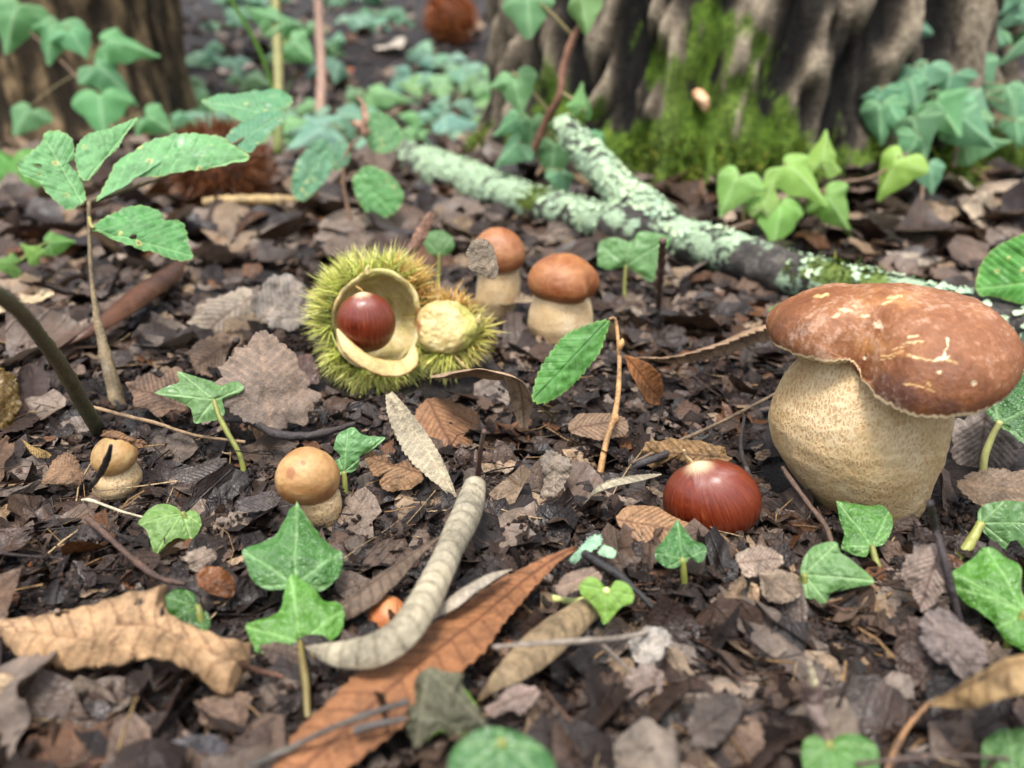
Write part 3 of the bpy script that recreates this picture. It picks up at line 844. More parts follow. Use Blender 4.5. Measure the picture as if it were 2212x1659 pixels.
def button(base_px, rows, cap_c, cap_w, cap_up, cap_dn, tilt, color, label, seed, fwd=0.15, tuck=128, lobes=None, scarat=None, group=None, name='mushroom', bdz=0.0):
    vp = ViewPlane(g(*base_px, bdz))
    t = thing(name, vp.B, label, 'mushroom', group)
    if rows:
        me, C, rr = stem_mesh(vp, rows, seed, 50, 64, 0.03)
        part('stem', me, M['mushroom_stem'], t, (1.18, 1.2, 1.28))
    c = vp.P(*cap_c); r = np.linalg.norm(vp.P(cap_c[0] + cap_w, cap_c[1]) - c); hu = r * cap_up; hd = r * cap_dn
    ax = unit(vp.r * math.sin(rad(tilt)) + np.array([0, 0, 1]) * math.cos(rad(tilt)) - vp.v * fwd)
    e1 = unit(vp.r - ax * (vp.r @ ax)); e2 = np.cross(ax, e1)
    nu, nv = 70, 110
    al = np.linspace(0.0, rad(tuck), nu)[:, None]; a = (np.arange(nv) * 2 * math.pi / nv)[None]
    z = np.where(np.cos(al) > 0, hu * np.cos(al), hd * np.cos(al)); q = r * np.sin(al)
    k = 1 + 0.03 * np.sin(2 * a + seed) + 0.025 * np.sin(3 * a + 2 * seed)
    if lobes is not None:
        for (pa, pw, amp) in lobes:
            k = k + amp * np.exp(-(((a - rad(pa) + math.pi) % (2 * math.pi) - math.pi) / pw) ** 2) * sst(0.3, 1.2, al)
    P = c + (e1 * np.cos(a)[..., None] + e2 * np.sin(a)[..., None]) * (q * k)[..., None] + ax * (z + 0 * a)[..., None]
    P = P + (P - c) * (0.03 * n3(P, 110, seed) + 0.012 * n3(P, 330, seed + 3))[..., None]
    sc = np.zeros((nu, nv))
    if scarat is not None:
        pp, _ = proj(P)
        for (sx, sy, sw, sh) in scarat:
            sc = np.maximum(sc, np.exp(-((pp[..., 0] - sx) / sw) ** 2 - ((pp[..., 1] - sy) / sh) ** 2) * (np.sin(a) < 0.2))
    part('cap', mesh('cap', P.reshape(-1, 3), gridF(nu, nv, True)[:, ::-1], {'rimt': np.broadcast_to(al / rad(tuck), (nu, nv)), 'scar': sc}), M['small_cap'], t, color)
    # underside closed towards the stem
    k = np.linspace(0, 1, 8)[:, None, None]
    U = P[-1][None] * (1 - k) + (c + ax * hd * 0.1)[None, None] * k
    part('pore_layer', mesh('pores', U.reshape(-1, 3), gridF(8, nv, True)[:, ::-1]), M['pores'], t)
    return t, vp

button((1205, 738), [(618, 1160, 1262), (650, 1148, 1276), (685, 1142, 1281), (715, 1140, 1282), (738, 1150, 1274), (752, 1170, 1255)], (1216, 607), 78, 0.72, 0.62, 4, lin(158, 102, 58, 0.85),
       'brown capped mushroom with a white nick in its rim, behind the single toothed green leaf', 5, fwd=0.12, tuck=125, lobes=[(-28, 0.25, -0.16), (-118, 0.3, -0.06), (-5, 0.3, 0.07)])
button((1075, 690), [(585, 1035, 1122), (620, 1030, 1125), (655, 1025, 1120), (690, 1030, 1105), (700, 1040, 1090)], (1076, 552), 59, 1.02, 0.8, -6, lin(160, 106, 66, 0.85),
       'small brown mushroom with a grey dead leaf stuck to its cap, under the lichened branch', 8, tuck=120)
button((252, 1078), [(1010, 212, 296), (1035, 200, 308), (1055, 196, 306), (1072, 203, 292), (1085, 222, 272)], (247, 986), 53, 0.88, 0.78, -16, lin(196, 160, 104, 0.8),
       'small tan button mushroom with a black splinter across its cap', 11, fwd=0.2, tuck=118)
button((690, 1140), [(1070, 640, 735), (1095, 645, 740), (1115, 655, 738), (1135, 668, 728), (1150, 680, 720)], (664, 1030), 68, 0.95, 0.98, 8, lin(184, 142, 90, 0.8),
       'round tan mushroom with a brown scab on its cap, behind a tall ivy leaf', 14, fwd=0.2, tuck=124, scarat=[(628, 1022, 12, 17), (655, 1000, 8, 7), (715, 1072, 22, 18)])
button((835, 1362), None, (836, 1328), 44, 0.85, 0.9, -14, lin(206, 136, 84, 0.8),
       'tiny orange button mushroom half hidden under the rolled grey leaf', 17, fwd=0.15, tuck=150, scarat=[(858, 1315, 3, 26)])

# ------------------------------------------------------------------ chestnuts
def nut_mesh(c, axis, right, r1, r2, h, seed, flat=0.72, point=0.13):
    axis = unit(axis); e1 = unit(np.asarray(right) - axis * (np.asarray(right) @ axis)); e2 = np.cross(axis, e1)
    nu, nv = 90, 140
    th = np.linspace(0.001, math.pi - 0.001, nu)[:, None]; a = (np.arange(nv) * 2 * math.pi / nv)[None]
    s = np.sin(th) ** 0.9; cz = np.cos(th)
    z = np.where(cz > 0, h * cz, h * flat * cz) + h * point * np.exp(-(th / 0.22) ** 2)
    kk = 1 + 0.02 * np.sin(2 * a + seed) + 0.015 * np.sin(3 * a)
    P = np.asarray(c) + e1 * (r1 * s * np.cos(a) * kk)[..., None] + e2 * (r2 * s * np.sin(a) * kk)[..., None] + axis * (z + 0 * a)[..., None]
    ap = np.broadcast_to(th / math.pi, (nu, nv)); mer = 1.0 + np.cos(a) * 0.9 + 0 * th
    mer = mer + np.sin(a) * 2.3
    return mesh('nut', P.reshape(-1, 3), gridF(nu, nv, True)[:, ::-1], {'apex': ap, 'mer': mer}), P
vn_ = ViewPlane(g(1535, 1160))
nb = vn_.B
t = thing('chestnut', nb, 'glossy red-brown chestnut lying loose on the leaf litter beside the large mushroom', 'chestnut')
cN = vn_.P(1537, 1086, 0.004)
me, Pn = nut_mesh(cN, vn_.r * -0.36 + np.array([0, 0, 0.93]) - vn_.v * 0.15, vn_.r * 1.0, 0.0150, 0.0118, 0.0142, 2, 0.95, 0.1)
part('shell', me, M['chestnut_shell'], t)
p0 = vn_.P(1500, 1008, 0.004)
part('style', tubemesh('style', [p0, vn_.P(1492, 995, 0.004), vn_.P(1480, 984, 0.003), vn_.P(1477, 972, 0.002)], [0.0007, 0.0005, 0.0005, 0.0004], rough=0.2), M['twig'], t, lin(205, 180, 135))

# ------------------------------------------------------------------ open burr
vb = ViewPlane(g(860, 838))
tocam = unit(CAM - vb.P(815, 690)); 
def loft0(name, pts, half, th):
    C = spline(np.array(pts), 60); u = np.linspace(0, 1, 60); w = prof(half, u); T, S, N = frames(C)
    a = np.arange(20) * 2 * math.pi / 20
    inw = unit(np.array([0, 0, 0.55]) + tocam * 0.75)
    A = np.array([unit(np.cross(T[i], inw)) for i in range(60)]); B = np.cross(A, T)
    P = C[:, None] + A[:, None] * (np.cos(a)[None] * w[:, None])[..., None] + B[:, None] * (np.sin(a)[None] * th)[..., None]
    P = P + 0.0004 * n3(P, 300, 4)[..., None]
    return mesh(name, P.reshape(-1, 3), gridF(60, 20, True), {'green': 0.35 * np.ones((60, 20)), 'brown': 0.10 + 0.75 * sst(0.72, 1.0, np.abs(np.cos(a)))[None] * np.ones((60, 1)) + 0.35 * sst(0.1, 0.0, u)[:, None] * np.ones((1, 20))})
def burr():
    t = thing('chestnut_burr', vb.B, 'open spiny yellow-green chestnut burr with cream lining, holding one nut', 'burr')
    up = np.array([0, 0, 1.0])
    c0 = vb.P(815, 692, 0.010)                    # centre of the bowl
    ax = unit(tocam * 0.86 + up * 0.35 + vb.r * 0.05)   # the way it opens
    e1 = unit(vb.r - ax * (vb.r @ ax)); e2 = np.cross(ax, e1)   # e2 points roughly up
    if e2[2] < 0: e2 = -e2
    Rb = 0.0212
    nu, nv = 60, 160
    a = (np.arange(nv) * 2 * math.pi / nv)[None]
    # rim angle (from the bottom of the bowl) differs round the opening
    rimang = rad(96) + rad(20) * np.cos(a - rad(75)) + rad(11) * np.sin(3 * a + 0.6) + rad(5) * np.sin(7 * a) - rad(26) * np.exp(-(((a - rad(8) + math.pi) % (2 * math.pi) - math.pi) / 0.5) ** 2)
    th = np.linspace(0.02, 1, nu)[:, None] * rimang
    def shell(R_, wob):
        k = R_ * (1 + wob * fbm(np.cos(a) * 2.5 + 4, np.sin(a) * 2.5 + th * 1.5, 3, 6)) * (1 + 0.07 * np.cos(2 * (a - rad(75))))
        return c0 + (e1 * np.cos(a)[..., None] + e2 * np.sin(a)[..., None]) * (k * np.sin(th))[..., None] - ax * (k * np.cos(th))[..., None]
    Pi = shell(Rb * 0.90, 0.06); Po = shell(Rb * 1.06, 0.05)
    # rounded lip between the inner and the outer skin
    lip = []
    for q in np.linspace(0, 1, 7)[1:-1]:
        lip.append(Pi[-1] * (1 - q) + Po[-1] * q + unit(ax) * 0.0014 * math.sin(q * math.pi) + (Pi[-1] - Pi[-3]) * 0.3 * math.sin(q * math.pi))
    A = np.concatenate([Pi, np.array(lip)], 0)
    low = np.clip(-np.sin(a), 0, 1) * np.ones((A.shape[0], 1))
    uu = np.linspace(0, 1, A.shape[0])[:, None] * np.ones((1, nv))
    brown = 0.85 * np.exp(-((a - rad(2) + math.pi) % (2 * math.pi) - math.pi) ** 2 / 0.06) * sst(0.55, 0.9, uu) + 0.2 * sst(0.3, 0.0, uu)
    part('lining', mesh('lining', A.reshape(-1, 3), gridF(A.shape[0], nv, True), {'green': 0.55 * sst(0.5, 0.95, uu) * np.clip(np.sin(a), 0, 1), 'brown': brown}), M['husk'], t)
    husk = part('husk', mesh('outer', Po.reshape(-1, 3), gridF(nu, nv, True)[:, ::-1], {'green': np.ones((nu, nv)), 'brown': 0.5 * np.ones((nu, nv))}), M['husk'], t)
    # right-hand valve, folded out: a thick cream pad with its own spiny back
    cv = vb.P(962, 706, 0.004)
    axv = unit(tocam * 0.84 + up * 0.42 + vb.r * 0.12)
    f1 = unit(vb.r * 0.98 + up * 0.02 - axv * (vb.r @ axv)); f2 = np.cross(axv, f1)
    if f2[2] < 0: f2 = -f2
    nu2 = 50
    th2 = np.linspace(0, math.pi, nu2)[:, None]
    ra_ = 0.0137 * (1 + 0.20 * np.exp(-((a + math.pi) % (2 * math.pi) - math.pi) ** 2 / 0.10) + 0.05 * np.cos(2 * a) - 0.10 * np.exp(-((a - math.pi) ** 2) / 0.2))
    zz = np.where(np.cos(th2) > 0, 0.0062 * np.cos(th2), 0.0085 * np.cos(th2))
    Pv = cv + (f1 * np.cos(a)[..., None] + f2 * np.sin(a)[..., None]) * (ra_ * np.sin(th2) ** 0.8)[..., None] + axv * (zz + 0 * a)[..., None]
    Pv = Pv + axv * (0.0022 * fbm(np.cos(a) * 3 * np.sin(th2), np.sin(a) * 3 * np.sin(th2), 3, 9))[..., None] * (np.cos(th2) > 0)[..., None]
    grn = sst(0.0, 0.8, np.cos(a) * np.sin(th2)) * 0.9 + 0.15
    br = 0.9 * np.exp(-((a - math.pi) ** 2) / 0.12) * sst(0.7, 1.3, th2) + 1.0 * (th2 > 1.9)
    valve = part('valve', mesh('valve', Pv.reshape(-1, 3), gridF(nu2, nv, True)[:, ::-1], {'green': grn, 'brown': br + 0 * a}), M['husk'], t)
    # spines in radiating bunches
    def spines(pts, nor, n_per, L0, L1, seed, colfn):
        rg = np.random.default_rng(seed)
        m = len(pts)
        p = np.repeat(pts, n_per, 0) + rg.normal(0, 0.0007, (m * n_per, 3)); d = np.repeat(nor, n_per, 0) + rg.normal(0, 0.45, (m * n_per, 3))
        d /= np.linalg.norm(d, axis=1)[:, None]
        L = rg.uniform(L0, L1, m * n_per)[:, None]; w = rg.uniform(0.00024, 0.00038, m * n_per)[:, None]
        s = np.cross(d, rg.normal(0, 1, (m * n_per, 3))); s /= np.linalg.norm(s, axis=1)[:, None]; s2 = np.cross(d, s)
        bend = rg.normal(0, 0.09, (m * n_per, 3)) * L
        q = [p + s * w, p - s * w * 0.5 + s2 * w * 0.87, p - s * w * 0.5 - s2 * w * 0.87]
        mid = p + d * L * 0.55 + bend * 0.5
        q += [mid + s * w * .75, mid + (-s * .5 + s2 * .87) * w * .75, mid + (-s * .5 - s2 * .87) * w * .75, p + d * L + bend]
        V = np.stack(q, 1); o = np.arange(m * n_per)[:, None] * 7
        F = []
        for i in range(3):
            F.append(np.concatenate([o + i, o + (i + 1) % 3, o + 3 + (i + 1) % 3], 1)); F.append(np.concatenate([o + i, o + 3 + (i + 1) % 3, o + 3 + i], 1))
            F.append(np.concatenate([o + 3 + i, o + 3 + (i + 1) % 3, o + 6], 1))
        F = np.concatenate(F, 0)
        cb, ct = colfn(p, rg)
        cc = np.stack([cb] * 3 + [0.5 * (cb + ct)] * 3 + [ct], 1)
        return V.reshape(-1, 3), F, cc.reshape(-1, 3)
    def colr(p, rg):
        n = len(p)
        g1 = np.array(lin(176, 190, 72)); g2 = np.array(lin(212, 218, 110)); o1 = np.array(lin(176, 118, 48)); o2 = np.array(lin(222, 176, 96)); y = np.array(lin(236, 228, 150))
        pp, _ = proj(p)
        w = sst(840, 905, pp[:, 0] + rg.normal(0, 16, n)) * sst(690, 640, pp[:, 1])
        w = np.clip(w + 0.30 * sst(940, 1000, pp[:, 0]) + (rg.uniform(0, 1, n) > 0.93) * 0.6, 0, 1)[:, None]
        j = rg.uniform(0, 1, (n, 1)); jj = rg.uniform(0.75, 1.2, (n, 1))
        b = (g1 * (1 - j) + g2 * j) * (1 - w) + o1 * w; tt = (g2 * (1 - j) + y * j) * (1 - w) + o2 * w
        return np.clip(b * 0.85 * jj, 0, 1), np.clip(tt * jj, 0, 1)
    rg = np.random.default_rng(4)
    m = 620
    i = rg.integers(14, nu, m * 2); j = rg.integers(0, nv, m * 2)
    pw = rg.uniform(0, 1, m * 2) < np.sin(np.broadcast_to(th, (nu, nv))[i, j]) + 0.05
    i, j = i[pw][:m], j[pw][:m]
    pts = Po[i, j]; nor = pts - c0; nor /= np.linalg.norm(nor, axis=1)[:, None]
    nor = nor * 0.9 - ax * 0.12 + rg.normal(0, 0.16, nor.shape)
    V, F, cc = spines(pts, nor, 9, 0.0085, 0.0150, 5, colr)
    part('spines', mesh('spines', V, F, cols={'col': cc}, smooth=False), M['spine'], t, sub=husk, kind='stuff')
    i = rg.integers(27, nu2 - 3, 420); j = rg.integers(0, nv, 420)
    ok = np.cos(j * 2 * math.pi / nv) > -0.45; i, j = i[ok], j[ok]
    pts = Pv[i, j]; nor = pts - (cv + axv * 0.004); nor /= np.linalg.norm(nor, axis=1)[:, None]
    nor = nor + rg.normal(0, 0.15, nor.shape) - axv * 0.1
    V, F, cc = spines(pts, nor, 7, 0.0075, 0.0135, 6, colr)
    part('spines', mesh('spines', V, F, cols={'col': cc}, smooth=False), M['spine'], t, sub=valve, kind='stuff')
    # thick lower flap that folds over the foot of the nut
    lp = [vb.P(730, 712, -0.002), vb.P(746, 742, -0.008), vb.P(774, 771, -0.012), vb.P(814, 791, -0.012), vb.P(855, 797, -0.010), vb.P(886, 782, -0.005), vb.P(896, 750, 0.001)]
    me = loft0('flap', lp, [0.0008, 0.0026, 0.0034, 0.0040, 0.0042, 0.0036, 0.0016], 0.0012)
    part('flap', me, M['husk'], t)
    # pale tip at the upper lip and at the end of the valve
    for (x, y, b) in ((793, 591, 0.006), (1034, 696, 0.002)):
        p = vb.P(x, y, b)
        part('husk_tip', tubemesh('tip', [p, p + up * 0.002, p + up * 0.0035 + vb.r * 0.001], [0.0016, 0.0011, 0.0004], rough=0.25), M['husk'], t, sub=valve if x > 900 else husk)
    return t
burr()
t = thing('chestnut', vb.P(790, 745, 0.0), 'glossy brown chestnut sitting inside the open spiny burr', 'chestnut')
me, Pn = nut_mesh(vb.P(791, 698, 0.001), np.array([0, 0, 0.95]) - vb.r * 0.06 - vb.v * 0.10, vb.r, 0.0132, 0.0100, 0.0136, 5, 0.98, 0.07)
part('shell', me, M['chestnut_shell'], t)
part('style', tubemesh('style', [vb.P(786, 637, 0.0), vb.P(783, 630, 0.0), vb.P(778, 624, 0.001), vb.P(768, 618, 0.002)], [0.0006, 0.0004, 0.0004, 0.0003]), M['twig'], t, lin(190, 150, 90))
# ------------------------------------------------------------------ leaf builders
def nvec(up, cam_, right, p):
    v = CAM - np.asarray(p); v[2] = 0; v = unit(v); r = np.array([-v[1], v[0], 0])
    return unit(np.array([0, 0, up]) + v * cam_ + r * right)

def traced(name, outline, anchor, normal, base, tips=None, pin=None, teeth=0.0, dome=0.0, fold=0.0, ripple=0.0, seed=1, rings=24, samp=150, smooth=True, side=True, holes=None, cen=None, jag=0.0, vw=1.0):
    """A leaf blade: its outline is laid out on a real tilted plane, then cupped, folded and rippled."""
    anchor = np.asarray(anchor); n = unit(normal)
    if n @ (CAM - anchor) < 0: n = -n
    def un(px, py):
        r = ray(px, py); return CAM + r * (((anchor - CAM) @ n) / (r @ n))
    O3 = np.array([un(*p) for p in outline])
    ex = unit(RGT - n * (RGT @ n)); ey = np.cross(n, ex)
    to2 = lambda P: np.stack([(P - anchor) @ ex, (P - anchor) @ ey], -1)
    O = to2(O3)
    O = spline(np.vstack([O, O[:1]]), samp + 1)[:-1] if smooth else spline(np.vstack([O, O[:1]]), samp + 1)[:-1]
    b2 = to2(un(*base)[None])[0]
    c2 = to2(un(*cen)[None])[0] if cen is not None else O.mean(0)
    size = np.sqrt(abs(0.5 * np.sum(O[:, 0] * np.roll(O[:, 1], -1) - O[:, 1] * np.roll(O[:, 0], -1))))
    if teeth:
        d = O - c2; L = np.linalg.norm(d, axis=1)
        arc = np.concatenate([[0], np.cumsum(np.linalg.norm(np.diff(O, axis=0), axis=1))]); per_ = size / 7.0
        saw = (arc / per_) % 1.0
        O = c2 + d * (1 + teeth * (saw - 0.5) * size / (L + 0.3 * size))[:, None]
    else:
        d = O - c2
        O = c2 + d * (1 + 0.012 * vn(np.arange(samp) * 0.35, np.zeros(samp), seed))[:, None]
    if jag:
        an = np.arange(samp); d = O - c2
        nz = vn(an * 0.16, an * 0 + 2.5, seed) + 0.8 * vn(an * 0.45, an * 0 + 7.5, seed + 1) + 0.5 * vn(an * 1.1, an * 0 + 9.5, seed + 2)
        bite = np.clip(vn(an * 0.11, an * 0 + 4.5, seed + 3) - 0.35, 0, 1)
        O = c2 + d * (1 + jag * nz - 2.2 * jag * bite)[:, None]
    t = np.linspace(0, 1, rings)[:, None, None] ** 0.85
    P2 = c2 + (O - c2)[None] * t
    segs = []
    if pin is not None:
        tip = to2(un(*pin)[None])[0]; mid = tip - b2; Lm = np.linalg.norm(mid); mid = mid / Lm; pr = np.array([-mid[1], mid[0]])
        segs.append((b2, tip, 0.020 * vw * size, 1.0))
        for k in np.linspace(0.08, 0.9, 10):
            s = b2 + mid * Lm * k
            for sg in (-1, 1):
                segs.append((s, s + (mid * 0.75 + pr * sg * 0.8) * size * 0.9, 0.010 * vw * size, min(0.8, 0.55 * vw)))
        axis_d = np.abs((P2 - b2) @ pr)
    else:
        for tp in tips:
            tp2 = to2(un(*tp)[None])[0]; v = tp2 - b2; Lv = np.linalg.norm(v); v = v / Lv; pr = np.array([-v[1], v[0]])
            segs.append((b2, tp2, 0.026 * size, 1.0))
            if side:
                for q, k in enumerate((0.32, 0.52, 0.72)):
                    s = b2 + v * Lv * k; sg = 1 if (q + len(segs)) % 2 else -1
                    segs.append((s, s + (v * 0.7 + pr * sg * 0.75) * Lv * 0.3, 0.011 * size, 0.5))
                    segs.append((s, s + (v * 0.7 - pr * sg * 0.75) * Lv * 0.22, 0.010 * size, 0.4))
        v = O[np.argmax(np.linalg.norm(O - b2, axis=1))] - b2; v = v / np.linalg.norm(v)
        axis_d = np.abs((P2 - b2) @ np.array([-v[1], v[0]]))
    vein = np.zeros(P2.shape[:2])
    for a, bb_, w, s in segs:
        vein = np.maximum(vein, s * np.exp(-(seg_d(P2, a, bb_) / w) ** 2))
    tt = np.broadcast_to(t[..., 0], vein.shape)
    z = -dome * size * tt ** 2 + fold * axis_d + ripple * size * fbm(P2[..., 0] / size * 3, P2[..., 1] / size * 3, 3, seed) * (0.3 + tt) - 0.012 * size * vein
    z = z + 0.02 * size * vn(P2[..., 0] / size * 9, P2[..., 1] / size * 9, seed + 5)
    P = anchor + ex * P2[..., :1] + ey * P2[..., 1:] + n * z[..., None]
    F = gridF(rings, samp, True)
    if holes:
        cen_ = P2.reshape(-1, 2)[F].mean(1); keep = np.ones(len(F), bool)
        for (hx_, hy_, hw, hh) in holes:
            h2 = to2(un(hx_, hy_)[None])[0]; sc_ = np.linalg.norm(to2(un(hx_ + 10, hy_)[None])[0] - h2) / 10
            dd = ((cen_ - h2) / np.array([hw * sc_, hh * sc_])); keep &= (np.hypot(dd[:, 0], dd[:, 1]) + 0.35 * vn(cen_[:, 0] * 900, cen_[:, 1] * 900, 2)) > 1
        F = F[keep]
    me = mesh(name, P.reshape(-1, 3), F, {'vein': vein, 'edge': tt})
    return me, un(*base)

def thick(o, t=0.0003):
    m = o.modifiers.new('thickness', 'SOLIDIFY'); m.thickness = t; m.offset = -1
    return o

def loft(name, pts, half, curl=0.0, roll=0.0, nu=110, nv=36, teeth=(0, 0.0), veins=9, ripple=0.0, seed=1, tear=0.0, holes=(), shift=0.0, vslope=0.55, lobes=0.0, quilt_k=1.0, mid=1.0):
    """A leaf swept along its midrib; curl = how far round the section is rolled."""
    C = spline(np.asarray(pts, float), nu)
    u = np.linspace(0, 1, nu); w = np.maximum(prof(half, u), 1e-5)
    T, S, N = frames(C)
    ro = np.deg2rad(prof(roll, u)); cu = np.deg2rad(prof(curl, u)); cu = np.where(np.abs(cu) < 1e-3, 1e-3, cu)
    S2 = S * np.cos(ro)[:, None] + N * np.sin(ro)[:, None]; N2 = -S * np.sin(ro)[:, None] + N * np.cos(ro)[:, None]
    v = np.linspace(-1, 1, nv)
    U, Vv = np.meshgrid(u, v, indexing='ij')
    ww = w[:, None] * np.ones_like(Vv)
    wn_ = ww.copy()
    if teeth[0]:
        saw = (U * teeth[0] + 0.03 * Vv) % 1.0
        wn_ = ww * (1 + teeth[1] * (saw - 0.6) * np.abs(Vv) ** 3)
    if lobes:
        wn_ = wn_ * (1 + lobes * np.sin(U * 22 + (Vv > 0) * 1.0) * np.abs(Vv))
    wn_ = wn_ * (1 + 0.05 * vn(U * 14, np.sign(Vv) * 3 + 0 * U, seed) * np.abs(Vv))
    s = (Vv + shift) * wn_
    kap = (cu / (2 * w))[:, None]
    off = np.sin(kap * s) / kap; hgt = (1 - np.cos(kap * s)) / kap
    P = C[:, None] + S2[:, None] * off[..., None] + N2[:, None] * hgt[..., None]
    Nl = N2[:, None] * np.cos(kap * s)[..., None] - S2[:, None] * np.sin(kap * s)[..., None]
    Lt = np.linalg.norm(np.diff(C, axis=0), axis=1).sum(); wm = w.max()
    vein = mid * 0.95 * np.exp(-((Vv + shift) * ww / (0.030 * wm + 0.00025)) ** 2)
    if veins:
        q = (U - vslope * np.abs(Vv + shift) * ww / Lt) * veins
        dd = np.abs(q - np.round(q)) / veins * Lt
        vein = np.maximum(vein, 0.7 * np.exp(-(dd / (0.00042)) ** 2) * sst(1.02, 0.8, np.abs(Vv)))
        quilt = np.cos(q * 2 * math.pi) * 0.006 * quilt_k * wm * sst(0, 0.3, np.abs(Vv))
        P = P - Nl * quilt[..., None]
    rip = ripple * wm * (fbm(U * 5 + seed, Vv * 1.5, 3, seed) + 0.5 * np.abs(Vv) * vn(U * 13, np.sign(Vv) * 2 + 0 * U, seed + 3))
    P = P + Nl * rip[..., None] - Nl * (vein * 0.00015)[..., None]
    F = gridF(nu, nv)
    if tear or len(holes):
        fu = U.ravel()[F].mean(1); fv = Vv.ravel()[F].mean(1); keep = np.ones(len(F), bool)
        if tear:
            e = np.maximum(np.abs(fv), np.abs(fu - 0.5) * 2) + 0.5 * fbm(fu * 9, fv * 3, 3, seed + 11)
            keep &= e < 1.25 - tear
        for (hu, hv, a_, b_) in holes:
            keep &= np.hypot((fu - hu) / a_, (fv - hv) / b_) + 0.4 * vn(fu * 60, fv * 20, seed) > 1
        F = F[keep]
    return mesh(name, P.reshape(-1, 3), F, {'vein': vein, 'edge': np.abs(Vv)})

# ------------------------------------------------------------------ ivy seedlings in the litter
def ivy(outline, base, tips, stem, color, label, up=1.0, camn=0.8, right=0.0, mat='ivy', dd=0.0, dome=0.10, fold=0.0, ripple=0.05, seed=1, holes=None, stemcol=lin(120, 124, 60), cen=None, r=0.0010, hgt=None, group=None, cat='ivy'):
    gp = g(*stem[-1]); d1 = (gp - CAM) @ FWD
    d0 = d1 + dd
    anc = at(*base, d0)
    t = thing('ivy_plant', gp, label, cat, group)
    me, b3 = traced('blade', outline, anc, nvec(up, camn, right, anc), base, tips, dome=dome, fold=fold, ripple=ripple, seed=seed, holes=holes, cen=cen)
    color = tuple(np.array(color) * np.array([1.38, 0.94, 0.88]))
    part('leaf', me, M[mat], t, color)
    n = len(stem)
    pts = [b3] + [at(x, y, d0 + (d1 - d0) * (k + 1) / n) for k, (x, y) in enumerate(stem)]
    pts[-1] = gp - np.array([0, 0, 0.004])
    part('stem', tubemesh('stem', pts, [r * 0.8, r, r, r * 1.1], seg=8, rough=0.1), M['stem_green'], t, stemcol)
    return t

IV = 0.66
ivy([(333, 846), (363, 830), (386, 822), (383, 799), (413, 806), (464, 823), (477, 829), (504, 819), (522, 826), (524, 841), (497, 853), (480, 861), (484, 877), (484, 893), (470, 903), (447, 907), (420, 910), (415, 893), (408, 876), (380, 861), (353, 853)],
    (462, 863), [(333, 846), (383, 799), (524, 834), (425, 908), (478, 890)], [(472, 895), (490, 932), (520, 988), (528, 1034)], lin(96, 160, 96, IV), 'pale ivy seedling with a long pointed leaf, left of the spiny burr', camn=1.1, mat='ivy', dd=0.004, seed=3, cen=(440, 862))
ivy([(296, 1128), (318, 1098), (350, 1084), (378, 1090), (394, 1104), (415, 1099), (432, 1113), (433, 1136), (413, 1161), (383, 1160), (363, 1170), (336, 1192), (326, 1173), (316, 1143)],
    (394, 1106), [(297, 1130), (336, 1190), (432, 1130), (380, 1092), (410, 1158)], [(412, 1150), (428, 1190)], lin(112, 178, 92, IV), 'small pale ivy leaf below the tan button mushroom', mat='ivy', dd=-0.002, seed=5, cen=(370, 1128))
ivy([(640, 1072), (665, 1108), (690, 1143), (714, 1168), (738, 1184), (739, 1215), (725, 1242), (700, 1262), (676, 1268), (640, 1262), (602, 1267), (570, 1262), (541, 1240), (530, 1210), (521, 1180), (560, 1164), (590, 1148), (610, 1120), (624, 1093)],
    (636, 1258), [(640, 1075), (735, 1186), (524, 1182), (700, 1258), (566, 1256)], [(640, 1290), (645, 1340)], lin(70, 138, 70, IV), 'large wet three-pointed ivy leaf standing before the scabbed round mushroom', up=1.6, camn=1.0, mat='ivy_wet', dd=-0.010, dome=0.14, seed=7, cen=(634, 1205))
ivy([(628, 1234), (659, 1250), (682, 1271), (699, 1291), (729, 1294), (743, 1311), (739, 1355), (709, 1385), (672, 1395), (648, 1390), (632, 1402), (585, 1410), (551, 1402), (544, 1385), (528, 1348), (544, 1338), (588, 1324), (605, 1308), (614, 1267)],
    (648, 1386), [(628, 1238), (740, 1312), (533, 1348), (720, 1380), (560, 1402)], [(652, 1420), (661, 1480), (666, 1560), (684, 1650)], lin(84, 160, 64, IV), 'wet ivy leaf with a brown bitten lobe, on a tall stem by the orange-brown leaf', up=1.6, camn=1.0, mat='ivy_wet', dd=0.022, dome=0.10, seed=9, cen=(640, 1335), stemcol=lin(104, 92, 52), r=0.0009)
ivy([(356, 1284), (376, 1271), (403, 1270), (420, 1281), (428, 1306), (447, 1321), (454, 1341), (447, 1368), (437, 1380), (403, 1368), (373, 1341), (360, 1315)],
    (427, 1309), [(362, 1290), (440, 1375), (400, 1272), (452, 1335), (375, 1338)], [(432, 1330), (436, 1395)], lin(54, 112, 46, IV), 'dark shiny ivy leaf poking out behind the large torn tan leaf', up=1.6, camn=1.0, mat='ivy_wet', dd=0.002, seed=11)
ivy([(720, 968), (728, 941), (745, 928), (765, 923), (778, 935), (800, 942), (833, 945), (815, 963), (800, 975), (779, 985), (775, 1005), (765, 1018), (745, 1023), (729, 1026), (722, 1000), (735, 986)],
    (743, 1019), [(830, 946), (752, 927), (722, 968), (772, 1012), (727, 1020)], [(746, 1050), (748, 1098)], lin(92, 166, 100, IV), 'ivy leaf on a short upright stem between the round mushroom and the toothed grey leaf', up=0.6, camn=1.2, mat='ivy', dd=0.0, seed=13, cen=(757, 975))
